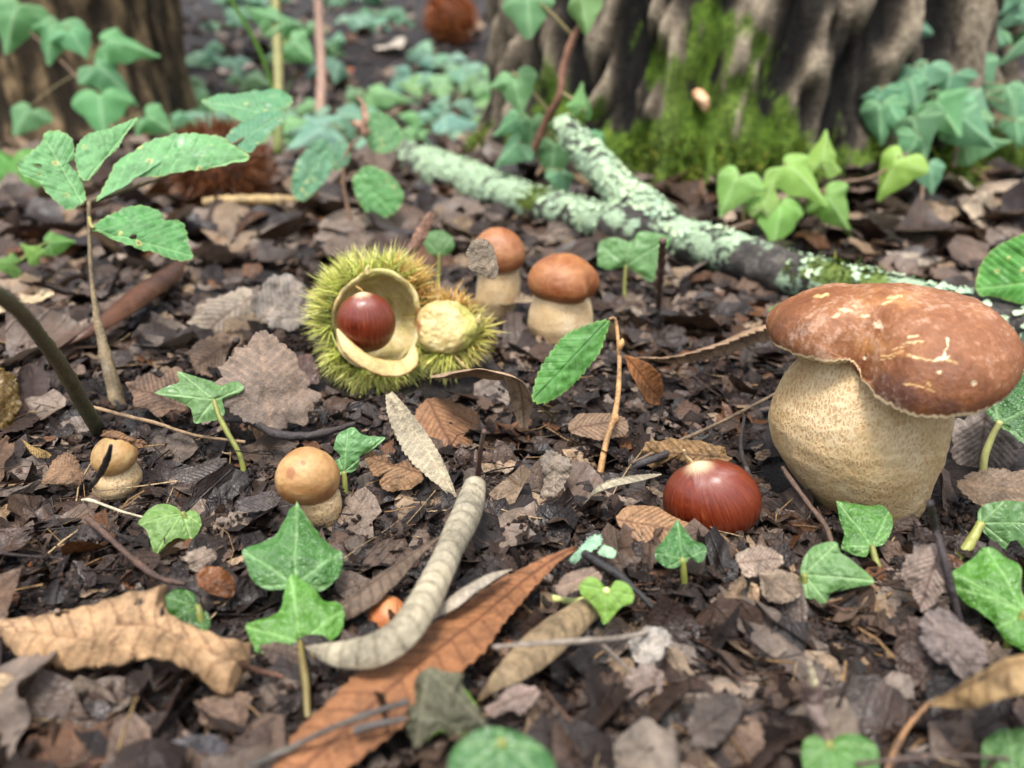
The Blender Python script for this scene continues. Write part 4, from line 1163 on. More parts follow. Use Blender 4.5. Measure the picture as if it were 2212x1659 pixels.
ivy([(1463, 1118), (1480, 1140), (1497, 1162), (1524, 1175), (1526, 1195), (1512, 1212), (1492, 1201), (1480, 1214), (1450, 1225), (1425, 1212), (1414, 1190), (1430, 1168), (1446, 1145)],
    (1474, 1207), [(1463, 1120), (1524, 1186), (1417, 1192), (1445, 1222), (1508, 1208)], [(1478, 1250), (1486, 1292)], lin(62, 128, 66, IV), 'small dark ivy leaf standing in front of the loose chestnut', up=1.6, camn=1.0, mat='ivy_wet', dd=-0.004, seed=15)
ivy([(1249, 1264), (1268, 1247), (1290, 1249), (1312, 1272), (1330, 1254), (1352, 1258), (1367, 1276), (1366, 1301), (1343, 1310), (1325, 1330), (1305, 1348), (1294, 1325), (1275, 1300), (1256, 1285)],
    (1312, 1275), [(1305, 1346), (1254, 1262), (1364, 1285), (1275, 1298), (1342, 1308)], [(1280, 1292), (1235, 1299), (1180, 1292), (1138, 1282)], lin(124, 196, 84, IV), 'bright green heart-shaped ivy leaf on a pale stalk lying over the rolled tan leaf', up=0.9, camn=1.0, mat='ivy_young', dd=-0.026, seed=17, stemcol=lin(196, 204, 130), cen=(1308, 1290))
ivy([(1806, 1076), (1850, 1085), (1880, 1090), (1905, 1087), (1926, 1106), (1928, 1140), (1910, 1170), (1886, 1180), (1870, 1198), (1848, 1195), (1819, 1180), (1824, 1150), (1815, 1118)],
    (1884, 1178), [(1808, 1078), (1922, 1100), (1850, 1194), (1822, 1178), (1924, 1145)], [(1890, 1205), (1900, 1240), (1914, 1278)], lin(78, 148, 70, IV), 'shiny ivy leaf held up against the foot of the large mushroom', up=1.6, camn=1.0, mat='ivy_wet', dd=0.004, seed=19)
ivy([(1728, 1252), (1733, 1212), (1755, 1180), (1785, 1170), (1808, 1171), (1815, 1190), (1839, 1207), (1889, 1254), (1839, 1269), (1798, 1281), (1785, 1301), (1758, 1297), (1732, 1281)],
    (1737, 1240), [(1886, 1253), (1806, 1175), (1786, 1298), (1745, 1195), (1745, 1288)], [(1739, 1285), (1741, 1322)], lin(98, 164, 98, IV), 'matt ivy leaf with one long point, low in the litter below the large mushroom', up=0.9, camn=1.0, mat='ivy', dd=-0.002, seed=21)
ivy([(2121, 855), (2127, 815), (2160, 804), (2230, 790), (2290, 830), (2285, 930), (2235, 955), (2208, 948), (2185, 931), (2160, 913), (2136, 890)],
    (2161, 910), [(2285, 850), (2140, 812), (2125, 850), (2215, 945)], [(2142, 945), (2126, 990), (2126, 1035), (2148, 1068), (2180, 1066), (2240, 1045)], lin(58, 120, 62, IV), 'dark shiny ivy leaf on a long looping stalk beside the large mushroom cap', up=1.3, camn=1.0, mat='ivy_wet', dd=-0.012, seed=23, stemcol=lin(150, 150, 96), r=0.0013)
ivy([(2110, 1128), (2115, 1100), (2140, 1085), (2190, 1081), (2240, 1095), (2255, 1160), (2215, 1192), (2180, 1191), (2150, 1172), (2122, 1147)],
    (2119, 1129), [(2250, 1130), (2170, 1084), (2195, 1188), (2120, 1098), (2130, 1150)], [(2100, 1165), (2085, 1188), (2045, 1222)], lin(92, 158, 96, IV), 'pale ivy leaf on a thick jointed stalk, right of the large mushroom stem', up=0.7, camn=1.1, mat='ivy', dd=0.004, seed=25, stemcol=lin(140, 142, 76), r=0.0016)
ivy([(2057, 1229), (2101, 1200), (2128, 1178), (2168, 1192), (2207, 1220), (2212, 1275), (2270, 1330), (2240, 1395), (2185, 1383), (2158, 1356), (2141, 1331), (2091, 1296), (2064, 1264)],
    (2215, 1320), [(2060, 1232), (2135, 1184), (2206, 1225), (2160, 1350), (2068, 1262)], [(2180, 1385), (2160, 1420)], lin(80, 156, 62, IV), 'big wet ivy leaf drooping over crumpled grey leaves, below the jointed stalk', up=1.6, camn=1.0, mat='ivy_wet', dd=-0.004, dome=0.14, ripple=0.08, seed=27, cen=(2145, 1280))
ivy([(1731, 1632), (1735, 1602), (1755, 1583), (1781, 1594), (1792, 1606), (1808, 1587), (1845, 1581), (1886, 1600), (1899, 1628), (1890, 1680), (1805, 1705), (1748, 1680)],
    (1793, 1607), [(1815, 1690), (1740, 1600), (1892, 1610), (1738, 1650), (1890, 1670)], [(1775, 1650), (1765, 1700)], lin(74, 140, 64, IV), 'heart-shaped dark ivy leaf beside the white-tipped broken stick', up=1.7, camn=0.9, mat='ivy_wet', dd=-0.012, seed=29)
ivy([(2120, 1632), (2125, 1600), (2150, 1576), (2180, 1568), (2240, 1580), (2262, 1660), (2205, 1695), (2130, 1668)],
    (2195, 1680), [(2180, 1572), (2124, 1610), (2240, 1590), (2128, 1655)], [(2190, 1700), (2180, 1730)], lin(70, 132, 66, IV), 'shiny round ivy leaf under the curled tan leaf with a wire-thin stalk', up=1.7, camn=0.9, mat='ivy_wet', dd=-0.008, seed=31)
ivy([(962, 1672), (975, 1620), (1002, 1586), (1050, 1567), (1110, 1574), (1160, 1600), (1195, 1632), (1197, 1690), (1150, 1740), (1080, 1760), (1000, 1730)],
    (1084, 1602), [(1080, 1570), (990, 1605), (1170, 1612), (970, 1690), (1190, 1690), (1080, 1755)], [(1070, 1680), (1060, 1760)], lin(66, 130, 74, IV), 'broad dark ivy leaf partly under the dying grey ivy leaf', up=1.0, camn=0.7, mat='ivy', dd=-0.022, seed=33, dome=0.16)
ivy([(1290, 572), (1295, 522), (1330, 511), (1364, 520), (1386, 498), (1450, 511), (1432, 545), (1420, 570), (1410, 606), (1380, 590), (1350, 574), (1318, 580)],
    (1352, 573), [(1445, 513), (1300, 528), (1408, 602), (1360, 522)], [(1350, 600), (1348, 660)], lin(104, 176, 110, IV), 'ivy leaf standing before the lichened branch, beside the nicked brown mushroom', up=0.6, camn=1.2, mat='ivy_young', dd=0.0, seed=35, cen=(1370, 545))
ivy([(914, 525), (925, 502), (950, 496), (975, 510), (981, 535), (960, 551), (930, 548)],
    (948, 548), [(950, 498), (920, 515), (975, 515)], [(948, 560), (945, 640)], lin(96, 160, 100, IV), 'small round ivy leaf just behind the spiny burr', up=0.5, camn=1.2, mat='ivy_young', dd=0.0, seed=37)
ivy([(1658, 668), (1690, 655), (1725, 662), (1715, 690), (1685, 688)], (1690, 688), [(1690, 657), (1660, 668), (1722, 664)], [(1692, 705), (1695, 740)], lin(110, 176, 84, IV), 'little green ivy leaf half hidden by the large mushroom cap', up=0.6, camn=1.2, mat='ivy_young', dd=0.0, seed=39)

# ------------------------------------------------------------------ chestnut seedlings
def leaf_of(th, outline, base, tip, depth, nv, color, mat='chestnut_leaf', teeth=0.045, dome=0.05, fold=0.10, ripple=0.05, seed=1, holes=None, cen=None):
    anc = at(*base, depth)
    me, b3 = traced('blade', outline, anc, nvec(*nv, anc), base, pin=tip, teeth=teeth, dome=dome, fold=fold, ripple=ripple, seed=seed, samp=220, rings=26, holes=holes, cen=cen)
    o = part('leaf', me, M[mat], th, color)
    return o, b3
gs = g(262, 888)
D1 = (gs - CAM) @ FWD
sd = thing('chestnut_seedling', gs, 'chestnut seedling with spotted long leaves in a fan, standing left of the burr', 'seedling')
GL = lin(122, 184, 118, 0.68)
leaf_of(sd, [(34, 353), (84, 312), (97, 286), (118, 279), (144, 289), (158, 306), (160, 339), (149, 353), (168, 373), (181, 403), (184, 433), (155, 450), (134, 444), (104, 417), (81, 390), (47, 376)], (178, 440), (97, 300), D1, (0.7, 1.0, 0.15), GL, seed=2, holes=[(80, 358, 9, 6)], cen=(118, 368))
leaf_of(sd, [(161, 343), (168, 312), (188, 292), (228, 279), (269, 262), (298, 254), (269, 289), (255, 316), (228, 339), (212, 366), (188, 388), (171, 380)], (188, 386), (290, 257), D1, (0.8, 0.9, -0.1), GL, seed=4, cen=(212, 318))
leaf_of(sd, [(203, 433), (249, 356), (276, 339), (336, 309), (420, 296), (470, 297), (504, 312), (539, 336), (504, 349), (444, 361), (386, 371), (336, 375), (289, 380), (249, 396), (222, 420)], (205, 430), (537, 335), D1 - 0.006, (0.9, 0.7, -0.15), GL, seed=6, fold=0.16, cen=(375, 340))
leaf_of(sd, [(484, 299), (524, 262), (571, 239), (605, 232), (618, 255), (578, 286), (558, 312), (538, 330), (510, 315)], (500, 318), (612, 240), D1 + 0.08, (0.9, 0.6, -0.2), lin(98, 160, 118, 0.62), seed=8)
leaf_of(sd, [(430, 215), (470, 202), (571, 198), (625, 208), (628, 225), (588, 239), (524, 259), (487, 239), (464, 228)], (585, 245), (440, 214), D1 + 0.11, (1.0, 0.4, 0.0), lin(110, 172, 120, 0.62), seed=10)
leaf_of(sd, [(195, 494), (222, 470), (269, 447), (312, 445), (346, 460), (356, 477), (386, 477), (400, 491), (412, 534), (417, 553), (386, 558), (336, 544), (286, 531), (242, 511)], (200, 492), (412, 548), D1 - 0.01, (0.9, 0.8, 0.1), lin(102, 172, 96, 0.62), seed=12, holes=[(289, 512, 7, 10)], cen=(315, 500))
stm = [at(192, 436, D1), at(193, 500, D1), at(198, 600, D1), at(212, 700, D1), at(236, 800, D1), gs - np.array([0, 0, 0.005])]
part('stem', tubemesh('stem', stm, [0.0009, 0.0009, 0.0011, 0.002, 0.0030, 0.0034], seg=10, rough=0.25, n=60), M['twig'], sd, lin(120, 104, 78))
part('twig', tubemesh('shoot', [at(192, 436, D1), at(300, 400, D1 + 0.03), at(430, 350, D1 + 0.06), at(540, 290, D1 + 0.09), at(590, 244, D1 + 0.11)], [0.0012, 0.001, 0.0009, 0.0008], seg=8, rough=0.2), M['twig'], sd, lin(96, 84, 60))
part('petiole', tubemesh('petiole', [at(193, 470, D1), at(196, 485, D1 - 0.004), at(201, 492, D1 - 0.01)], [0.0008, 0.0007], seg=6), M['stem_green'], sd, lin(150, 140, 80))

# second seedling, farther back
g2 = g(760, 520); D2 = (g2 - CAM) @ FWD
s2 = thing('chestnut_seedling', g2, 'smaller chestnut seedling with withered pinkish leaves at its top, behind the burr', 'seedling')
leaf_of(s2, [(628, 400), (640, 350), (672, 312), (700, 300), (718, 325), (716, 370), (690, 405), (658, 432), (636, 425)], (712, 306), (640, 425), D2 - 0.02, (0.5, 1.0, 0.1), lin(104, 164, 122, 0.6), seed=14)
leaf_of(s2, [(760, 385), (790, 358), (830, 370), (862, 400), (872, 430), (850, 460), (812, 472), (785, 450), (768, 420)], (768, 375), (845, 455), D2 - 0.01, (0.5, 1.0, -0.1), lin(100, 168, 92, 0.6), seed=16)
leaf_of(s2, [(712, 320), (735, 300), (756, 318), (752, 352), (728, 368), (712, 350)], (738, 304), (730, 365), D2, (0.5, 1.0, 0.0), lin(100, 158, 122, 0.6), seed=18)
leaf_of(s2, [(782, 262), (812, 240), (856, 262), (868, 300), (838, 330), (800, 320)], (788, 318), (860, 270), D2 + 0.01, (0.5, 1.0, 0.0), lin(112, 172, 110, 0.6), seed=20)
part('stem', tubemesh('stem', [at(770, 300, D2), at(745, 340, D2), at(742, 400, D2), at(755, 470, D2), g2], [0.0014, 0.0017, 0.002, 0.0022], seg=8, rough=0.2), M['twig'], s2, lin(112, 84, 66))
for (x0, y0, x1, y1, w, s) in ((772, 205, 778, 300, 0.006, 3), (755, 262, 790, 300, 0.007, 5)):
    part('withered_leaf', loft('withered', [at(x0, y0, D2), at((x0 + x1) / 2 + 8, (y0 + y1) / 2, D2 - 0.004), at(x1, y1, D2)], [0.0005, w, w, 0.001], curl=170, roll=90, nu=30, nv=14, ripple=0.3, seed=s), M['dead'], s2, lin(202, 160, 132, 0.7))

# single-leaf seedling in the middle
g3 = g(1292, 1034); D3a = (g3 - CAM) @ FWD; D3 = D3a + 0.028
s3 = thing('chestnut_seedling', g3, 'seedling with one clean toothed green leaf hanging from a thin brown stem', 'seedling')
leaf_of(s3, [(1148, 868), (1152, 838), (1165, 798), (1190, 758), (1222, 722), (1262, 703), (1316, 689), (1310, 722), (1296, 760), (1272, 792), (1242, 826), (1206, 856), (1172, 871)], (1314, 691), (1153, 862), D3, (0.55, 1.0, 0.1), lin(98, 164, 74, 0.62), mat='clean_leaf', teeth=0.07, dome=0.03, fold=-0.12, seed=22, cen=(1232, 780))
part('stem', tubemesh('stem', [at(1316, 690, D3), at(1328, 688, D3), at(1334, 720, D3), at(1338, 790, D3 - 0.004), at(1331, 880, D3a + 0.012), at(1308, 960, D3a + 0.004), g3 - np.array([0, 0, 0.004])], [0.0007, 0.0008, 0.001, 0.0011, 0.0013, 0.0014], seg=8, rough=0.2, n=60), M['twig'], s3, lin(166, 128, 84))
for (x, y) in ((1338, 752), (1326, 915)):
    p = at(x, y, D3 - 0.004 if y < 800 else D3a + 0.009)
    part('bud', tubemesh('bud', [p, p + np.array([0.0008, 0, 0.0022]), p + np.array([0.001, 0, 0.004])], [0.0012, 0.0013, 0.0003], seg=8, n=10), M['twig'], s3, lin(176, 132, 84))

# broad leaf leaning in from the right edge
g4 = g(2290, 800); D4 = (g4 - CAM) @ FWD
s4 = thing('chestnut_seedling', g4, 'broad green leaf with a yellow margin rising behind the large mushroom cap', 'seedling')
leaf_of(s4, [(2105, 620), (2118, 572), (2150, 535), (2200, 510), (2280, 490), (2340, 560), (2330, 640), (2270, 670), (2200, 655), (2150, 640), (2118, 638)], (2340, 600), (2108, 622), D4 + 0.0, (0.5, 1.0, -0.1), lin(92, 168, 66, 0.62), seed=24, teeth=0.02)
part('stem', tubemesh('stem', [at(2340, 600, D4), at(2335, 680, D4), g4], [0.0012, 0.0014, 0.0016], seg=8), M['stem_green'], s4, lin(130, 130, 70))
# ------------------------------------------------------------------ dead leaves that can be told apart
HZ = 0.003
def gpts(lst):
    return [g(x, y, h) for x, y, h in lst]
def hw(px, x, y):
    return px * dep(x, y) / FPX          # half width given in photo pixels at that spot
def dl(label, pts, half, mat='dead', color=(150, 110, 75), k=0.75, **kw):
    P = gpts([(x, y, h + HZ) for x, y, h in pts]); m = pts[len(pts) // 2]
    half = [hw(h, m[0], m[1]) for h in half]
    me = loft('dead_leaf', P, half, **kw)
    b = P[len(P) // 2].copy(); b[2] = float(ground_h(b[0], b[1]))
    o = ob('dead_leaf', me, M[mat], color=lin(*color, k), base=b)
    thick(o, 0.00028)
    return tag(o, label, 'leaf')
def tl(label, outline, anchor_h, nv, base, tip=None, tips=None, mat='dead', color=(150, 110, 75), k=0.75, **kw):
    a = g(base[0], base[1], anchor_h + HZ)
    me, b3 = traced('dead_leaf', outline, a, nvec(*nv, a), base, pin=tip, tips=tips, vw=1.6, **kw)
    b = a.copy(); b[2] = float(ground_h(b[0], b[1]))
    o = ob('dead_leaf', me, M[mat], color=lin(*color, k), base=b)
    thick(o, 0.00028)
    return tag(o, label, 'leaf')

# large torn tan leaf, a blade that bends over its midrib
lt = thing('dead_leaf', g(300, 1440), 'large torn tan leaf with a brown midrib and insect holes, lying flat', 'leaf')
def bigtan():
    up_e = [(4, 1356, .012), (60, 1343, .013), (150, 1322, .016), (240, 1293, .019), (310, 1275, .021), (362, 1263, .021), (358, 1300, .018), (372, 1330, .017), (420, 1362, .018), (470, 1385, .018), (515, 1390, .016), (550, 1398, .012)]
    mid = [(0, 1374, .016), (60, 1375, .016), (130, 1380, .017), (200, 1382, .018), (240, 1365, .019), (270, 1353, .019), (310, 1355, .019), (360, 1372, .020), (420, 1396, .020), (470, 1416, .018), (510, 1432, .015), (540, 1443, .011)]
    lo_e = [(8, 1386, .015), (40, 1420, .014), (95, 1440, .013), (134, 1452, .012), (190, 1446, .012), (250, 1434, .013), (302, 1425, .014), (360, 1430, .015), (405, 1450, .014), (445, 1482, .012), (494, 1509, .010), (524, 1462, .011)]
    A, B, C = (spline(np.array(gpts(e)), 150) for e in (up_e, mid, lo_e))
    v = np.linspace(0, 1, 20)[None, :, None]
    top = A[:, None] * (1 - v) + B[:, None] * v; bot = B[:, None] * (1 - v) + C[:, None] * v
    bot[..., 2] += 0.004 * np.sin(v[..., 0] * math.pi); top[..., 2] += 0.003 * np.sin(v[..., 0] * math.pi)
    P = np.concatenate([top[:, :-1], bot], 1)
    nv = P.shape[1]; U = np.linspace(0, 1, 150)[:, None] * np.ones((1, nv)); Vv = np.linspace(-1, 1, nv)[None] * np.ones((150, 1))
    q = (U + 0.10 * np.abs(Vv)) * 13; vein = np.maximum(np.exp(-(Vv / 0.05) ** 2), 0.75 * np.exp(-(np.abs(q - np.round(q)) / 0.07) ** 2))
    P[..., 2] += 0.0003 * np.cos(q * 2 * math.pi) * np.abs(Vv) + 0.0010 * fbm(U * 14, Vv * 3, 3, 6)
    F = gridF(150, nv); fu = U.ravel()[F].mean(1); fv = Vv.ravel()[F].mean(1)
    keep = np.ones(len(F), bool)
    for hu, hv, a, b in ((0.63, -0.55, 0.022, 0.22), (0.235, -0.62, 0.03, 0.2), (0.39, 0.45, 0.03, 0.05), (0.50, -0.35, 0.012, 0.05), (0.0, 0.2, 0.03, 0.4)):
        keep &= np.hypot((fu - hu) / a, (fv - hv) / b) + 0.35 * vn(fu * 80, fv * 12, 3) > 1
    e = np.abs(fv) + 0.10 * vn(fu * 60, np.sign(fv) * 3, 9)
    keep &= e < 1.03
    me = mesh('blade', P.reshape(-1, 3), F[keep], {'vein': vein, 'edge': np.abs(Vv)})
    o = part('blade', me, M['dead'], lt, lin(206, 166, 122, 0.78)); thick(o, 0.0003)
    part('stalk', tubemesh('stalk', gpts([(505, 1430, .016), (545, 1445, .011), (580, 1455, .008), (618, 1463, .006)]), [0.0007, 0.0008, 0.0007, 0.0008], rough=0.2), M['twig'], lt, lin(92, 64, 50))
bigtan()
tl('pale grey-tan leaf with black mould patches beside a lump of dark crumbly soil', [(-30, 1440), (30, 1448), (80, 1440), (70, 1480), (60, 1540), (40, 1590), (20, 1610), (-10, 1580), (-40, 1520)], 0.012, (1.0, 0.6, 0.2), (75, 1440), tip=(10, 1600), color=(196, 168, 132), ripple=0.12, dome=0.1, seed=3)
dl('long orange-brown chestnut leaf with toothed margin lying diagonally', [(1246, 1182, .012), (1190, 1212, .011), (1120, 1262, .010), (1045, 1325, .010), (950, 1400, .010), (850, 1480, .010), (760, 1560, .010), (660, 1655, .010), (610, 1700, .008)], [2, 25, 48, 62, 80, 86, 84, 70, 40], color=(164, 110, 70), k=0.72, curl=[30, 10, -10, -15, -10, 5, 10], roll=[0, -6, -8, -4, 0, 4], nu=220, nv=44, teeth=(26, 0.09), veins=18, ripple=0.06, seed=5)
dl('grey-tan leaf rolled into a long curved tube across the orange-brown leaf', [(1026, 1028, .020), (1008, 1085, .020), (980, 1150, .020), (950, 1220, .020), (915, 1285, .021), (870, 1345, .021), (800, 1395, .018), (720, 1408, .014), (660, 1398, .010)], [34, 50, 52, 48, 44, 40, 40, 26, 2], mat='dead_line', color=(200, 188, 160), k=0.68, curl=[-150, -185, -200, -200, -190, -170, -120, -90], roll=[0, 8, 12, 10, 6, 0], nu=260, nv=40, veins=21, ripple=0.03, seed=7, vslope=0.22, quilt_k=0.1, mid=0.0)
dl('straight pale grey leaf with white ribs and toothed edge leaning beside the burr', [(842, 848, .026), (868, 890, .022), (900, 940, .018), (930, 985, .014), (965, 1040, .008), (985, 1075, .003)], [8, 20, 28, 28, 18, 3], mat='dead_pale', color=(176, 164, 138), k=0.72, curl=[60, 50, 40, 40], roll=[-35, -35, -30, -25], nu=120, nv=32, teeth=(22, 0.12), veins=20, ripple=0.05, seed=9, shift=0.35)
tl('warm brown leaf with a round hole lying under the straight grey leaf', [(892, 905), (905, 870), (935, 852), (980, 855), (1025, 868), (1040, 885), (1028, 930), (1010, 965), (985, 985), (970, 1003), (945, 985), (925, 950), (905, 930)], 0.010, (1.0, 0.5, 0.1), (925, 860), tip=(985, 985), color=(168, 122, 84), ripple=0.05, dome=0.06, fold=-0.15, seed=11, teeth=0.05, holes=[(975, 912, 4, 3)])
tl('small torn brown leaf in two halves, right of the little ivy leaf', [(782, 980), (805, 972), (830, 980), (850, 995), (880, 990), (905, 1010), (914, 1035), (890, 1050), (862, 1056), (830, 1055), (818, 1035), (835, 1022), (808, 1025), (795, 1005)], 0.010, (1.0, 0.6, -0.1), (905, 1020), tip=(785, 982), color=(160, 122, 84), ripple=0.12, dome=0.08, seed=13, teeth=0.05)
dl('tan leaf arched like a saddle with its end hanging down, right of the burr', [(938, 815, .012), (975, 803, .022), (1030, 800, .028), (1085, 806, .029), (1118, 822, .026), (1130, 870, .014), (1132, 925, .004)], [4, 28, 40, 38, 24, 24, 8], color=(182, 154, 122), curl=[-60, -70, -40, -60, -70], roll=[15, 18, 10, 20, 45], nu=120, nv=34, veins=9, ripple=0.08, seed=15)
dl('small orange-brown leaf standing on edge behind the thin brown seedling stem', [(1352, 768, .028), (1380, 800, .022), (1405, 835, .014), (1428, 862, .006)], [3, 26, 30, 12], color=(166, 108, 58), curl=[30, 40, 30], roll=[-50, -50, -45], nu=70, nv=26, veins=11, ripple=0.08, seed=17)
dl('long tan leaf rolled over along its saw-toothed margin, running under the large mushroom cap', [(1375, 772, .008), (1450, 772, .012), (1530, 750, .015), (1600, 722, .018), (1670, 700, .020), (1740, 690, .02)], [4, 20, 32, 38, 40, 30], color=(186, 152, 118), curl=[-70, -120, -130, -120], roll=[30, 35, 38, 35], nu=160, nv=34, teeth=(16, 0.22), veins=15, ripple=0.04, seed=19)
tl('smooth pale brown leaf tucked under the loose chestnut', [(1330, 1112), (1352, 1092), (1385, 1088), (1420, 1092), (1450, 1110), (1490, 1130), (1470, 1158), (1440, 1172), (1400, 1176), (1372, 1162), (1352, 1145), (1336, 1132)], 0.008, (1.0, 0.5, 0.0), (1335, 1120), tip=(1480, 1150), color=(186, 142, 100), ripple=0.03, dome=0.05, seed=21)
dl('rolled khaki leaf tapering to a fine stalk, beneath the bright heart-shaped ivy leaf', [(1300, 1282, .006), (1255, 1305, .010), (1205, 1345, .012), (1150, 1400, .012), (1105, 1445, .012), (1065, 1475, .010), (1030, 1515, .005)], [38, 50, 52, 50, 40, 22, 2], mat='dead_line', color=(166, 142, 108), k=0.75, curl=[-170, -180, -170, -120, -70], roll=[0, 10, 14, 10], nu=160, nv=34, veins=12, ripple=0.05, seed=23, quilt_k=0.3, mid=0.3)
dl('brown rolled leaf with a thin curled tip lying against the tiny orange mushroom', [(972, 1142, .018), (930, 1170, .015), (885, 1200, .012), (830, 1240, .011), (770, 1285, .010), (715, 1325, .006)], [2, 14, 26, 36, 40, 26], color=(124, 104, 86), curl=[-60, -110, -140, -120], roll=[-10, -10, 0, 5], nu=130, nv=30, veins=13, ripple=0.05, seed=25)
dl('narrow pale grey curled leaf strip beside the orange-brown leaf', [(1106, 1228, .014), (1060, 1240, .016), (1010, 1268, .016), (965, 1300, .014), (930, 1325, .010)], [2, 16, 20, 22, 14], mat='dead_pale', color=(178, 166, 148), curl=[-90, -120, -120], roll=[-15, -15, -10], nu=90, nv=24, veins=12, ripple=0.04, seed=27)
dl('pale leaf strip arching over crumbled soil, left of the loose chestnut', [(1264, 1085, .006), (1285, 1055, .014), (1325, 1036, .018), (1380, 1026, .016), (1428, 1022, .010)], [6, 18, 22, 16, 3], mat='dead_line', color=(196, 184, 156), curl=[-60, -90, -90], roll=[-30, -28, -20], nu=100, nv=26, veins=15, ripple=0.05, seed=29)
# dying ivy leaf, grey with green corners
def dying():
    q = G('dying_ivy'); c = q.coord(rnd=False); n1 = q.noise(c, 110, 5, 0.65, 0.8); n2 = q.noise(c, 500, 4, 0.7)
    cc = q.ramp(n1, [(0.3, lin(58, 58, 40, 0.7)), (0.5, lin(104, 102, 78, 0.7)), (0.7, lin(150, 150, 128, 0.7))])
    cc = q.mix(q.mr(q.math('ADD', q.attr('edge'), q.mr(n1, 0.2, 0.8, -0.35, 0.35)), 0.98, 1.12, 0, 0.95), cc, lin(132, 180, 62, 0.62))
    cc = q.mix(q.math('MULTIPLY', q.attr('vein'), 0.4), cc, lin(165, 160, 130, 0.7))
    M['dying'] = q.bsdf(cc, q.mr(n1, 0.35, 0.65, 0.25, 0.5), q.bump(q.math('ADD', n1, n2), 0.002, 0.9), trans=0.2)
dying()
tl('dying grey-green ivy leaf with bright green corners, draped over the orange-brown leaf', [(902, 1450), (935, 1437), (965, 1448), (1003, 1450), (1000, 1475), (1020, 1500), (1040, 1535), (1055, 1568), (1020, 1575), (985, 1590), (950, 1580), (920, 1600), (900, 1618), (885, 1595), (872, 1575), (880, 1530), (888, 1490)], 0.016, (1.0, 0.8, 0.0), (925, 1442), tips=[(900, 1610), (1050, 1566), (1000, 1460), (905, 1455)], mat='dying', ripple=0.14, dome=0.18, seed=31, cen=(955, 1520))
dl('tan leaf curled into a hook with a wire-thin stalk, over dark wet litter', [(2330, 1412, .028), (2240, 1425, .030), (2170, 1440, .028), (2100, 1475, .022), (2050, 1500, .016), (2005, 1520, .012)], [50, 60, 56, 46, 32, 4], color=(186, 152, 104), curl=[-100, -130, -130, -90], roll=[-10, -10, -6], nu=130, nv=34, veins=9, ripple=0.10, seed=33, holes=[(0.62, 0.1, 0.03, 0.15)])
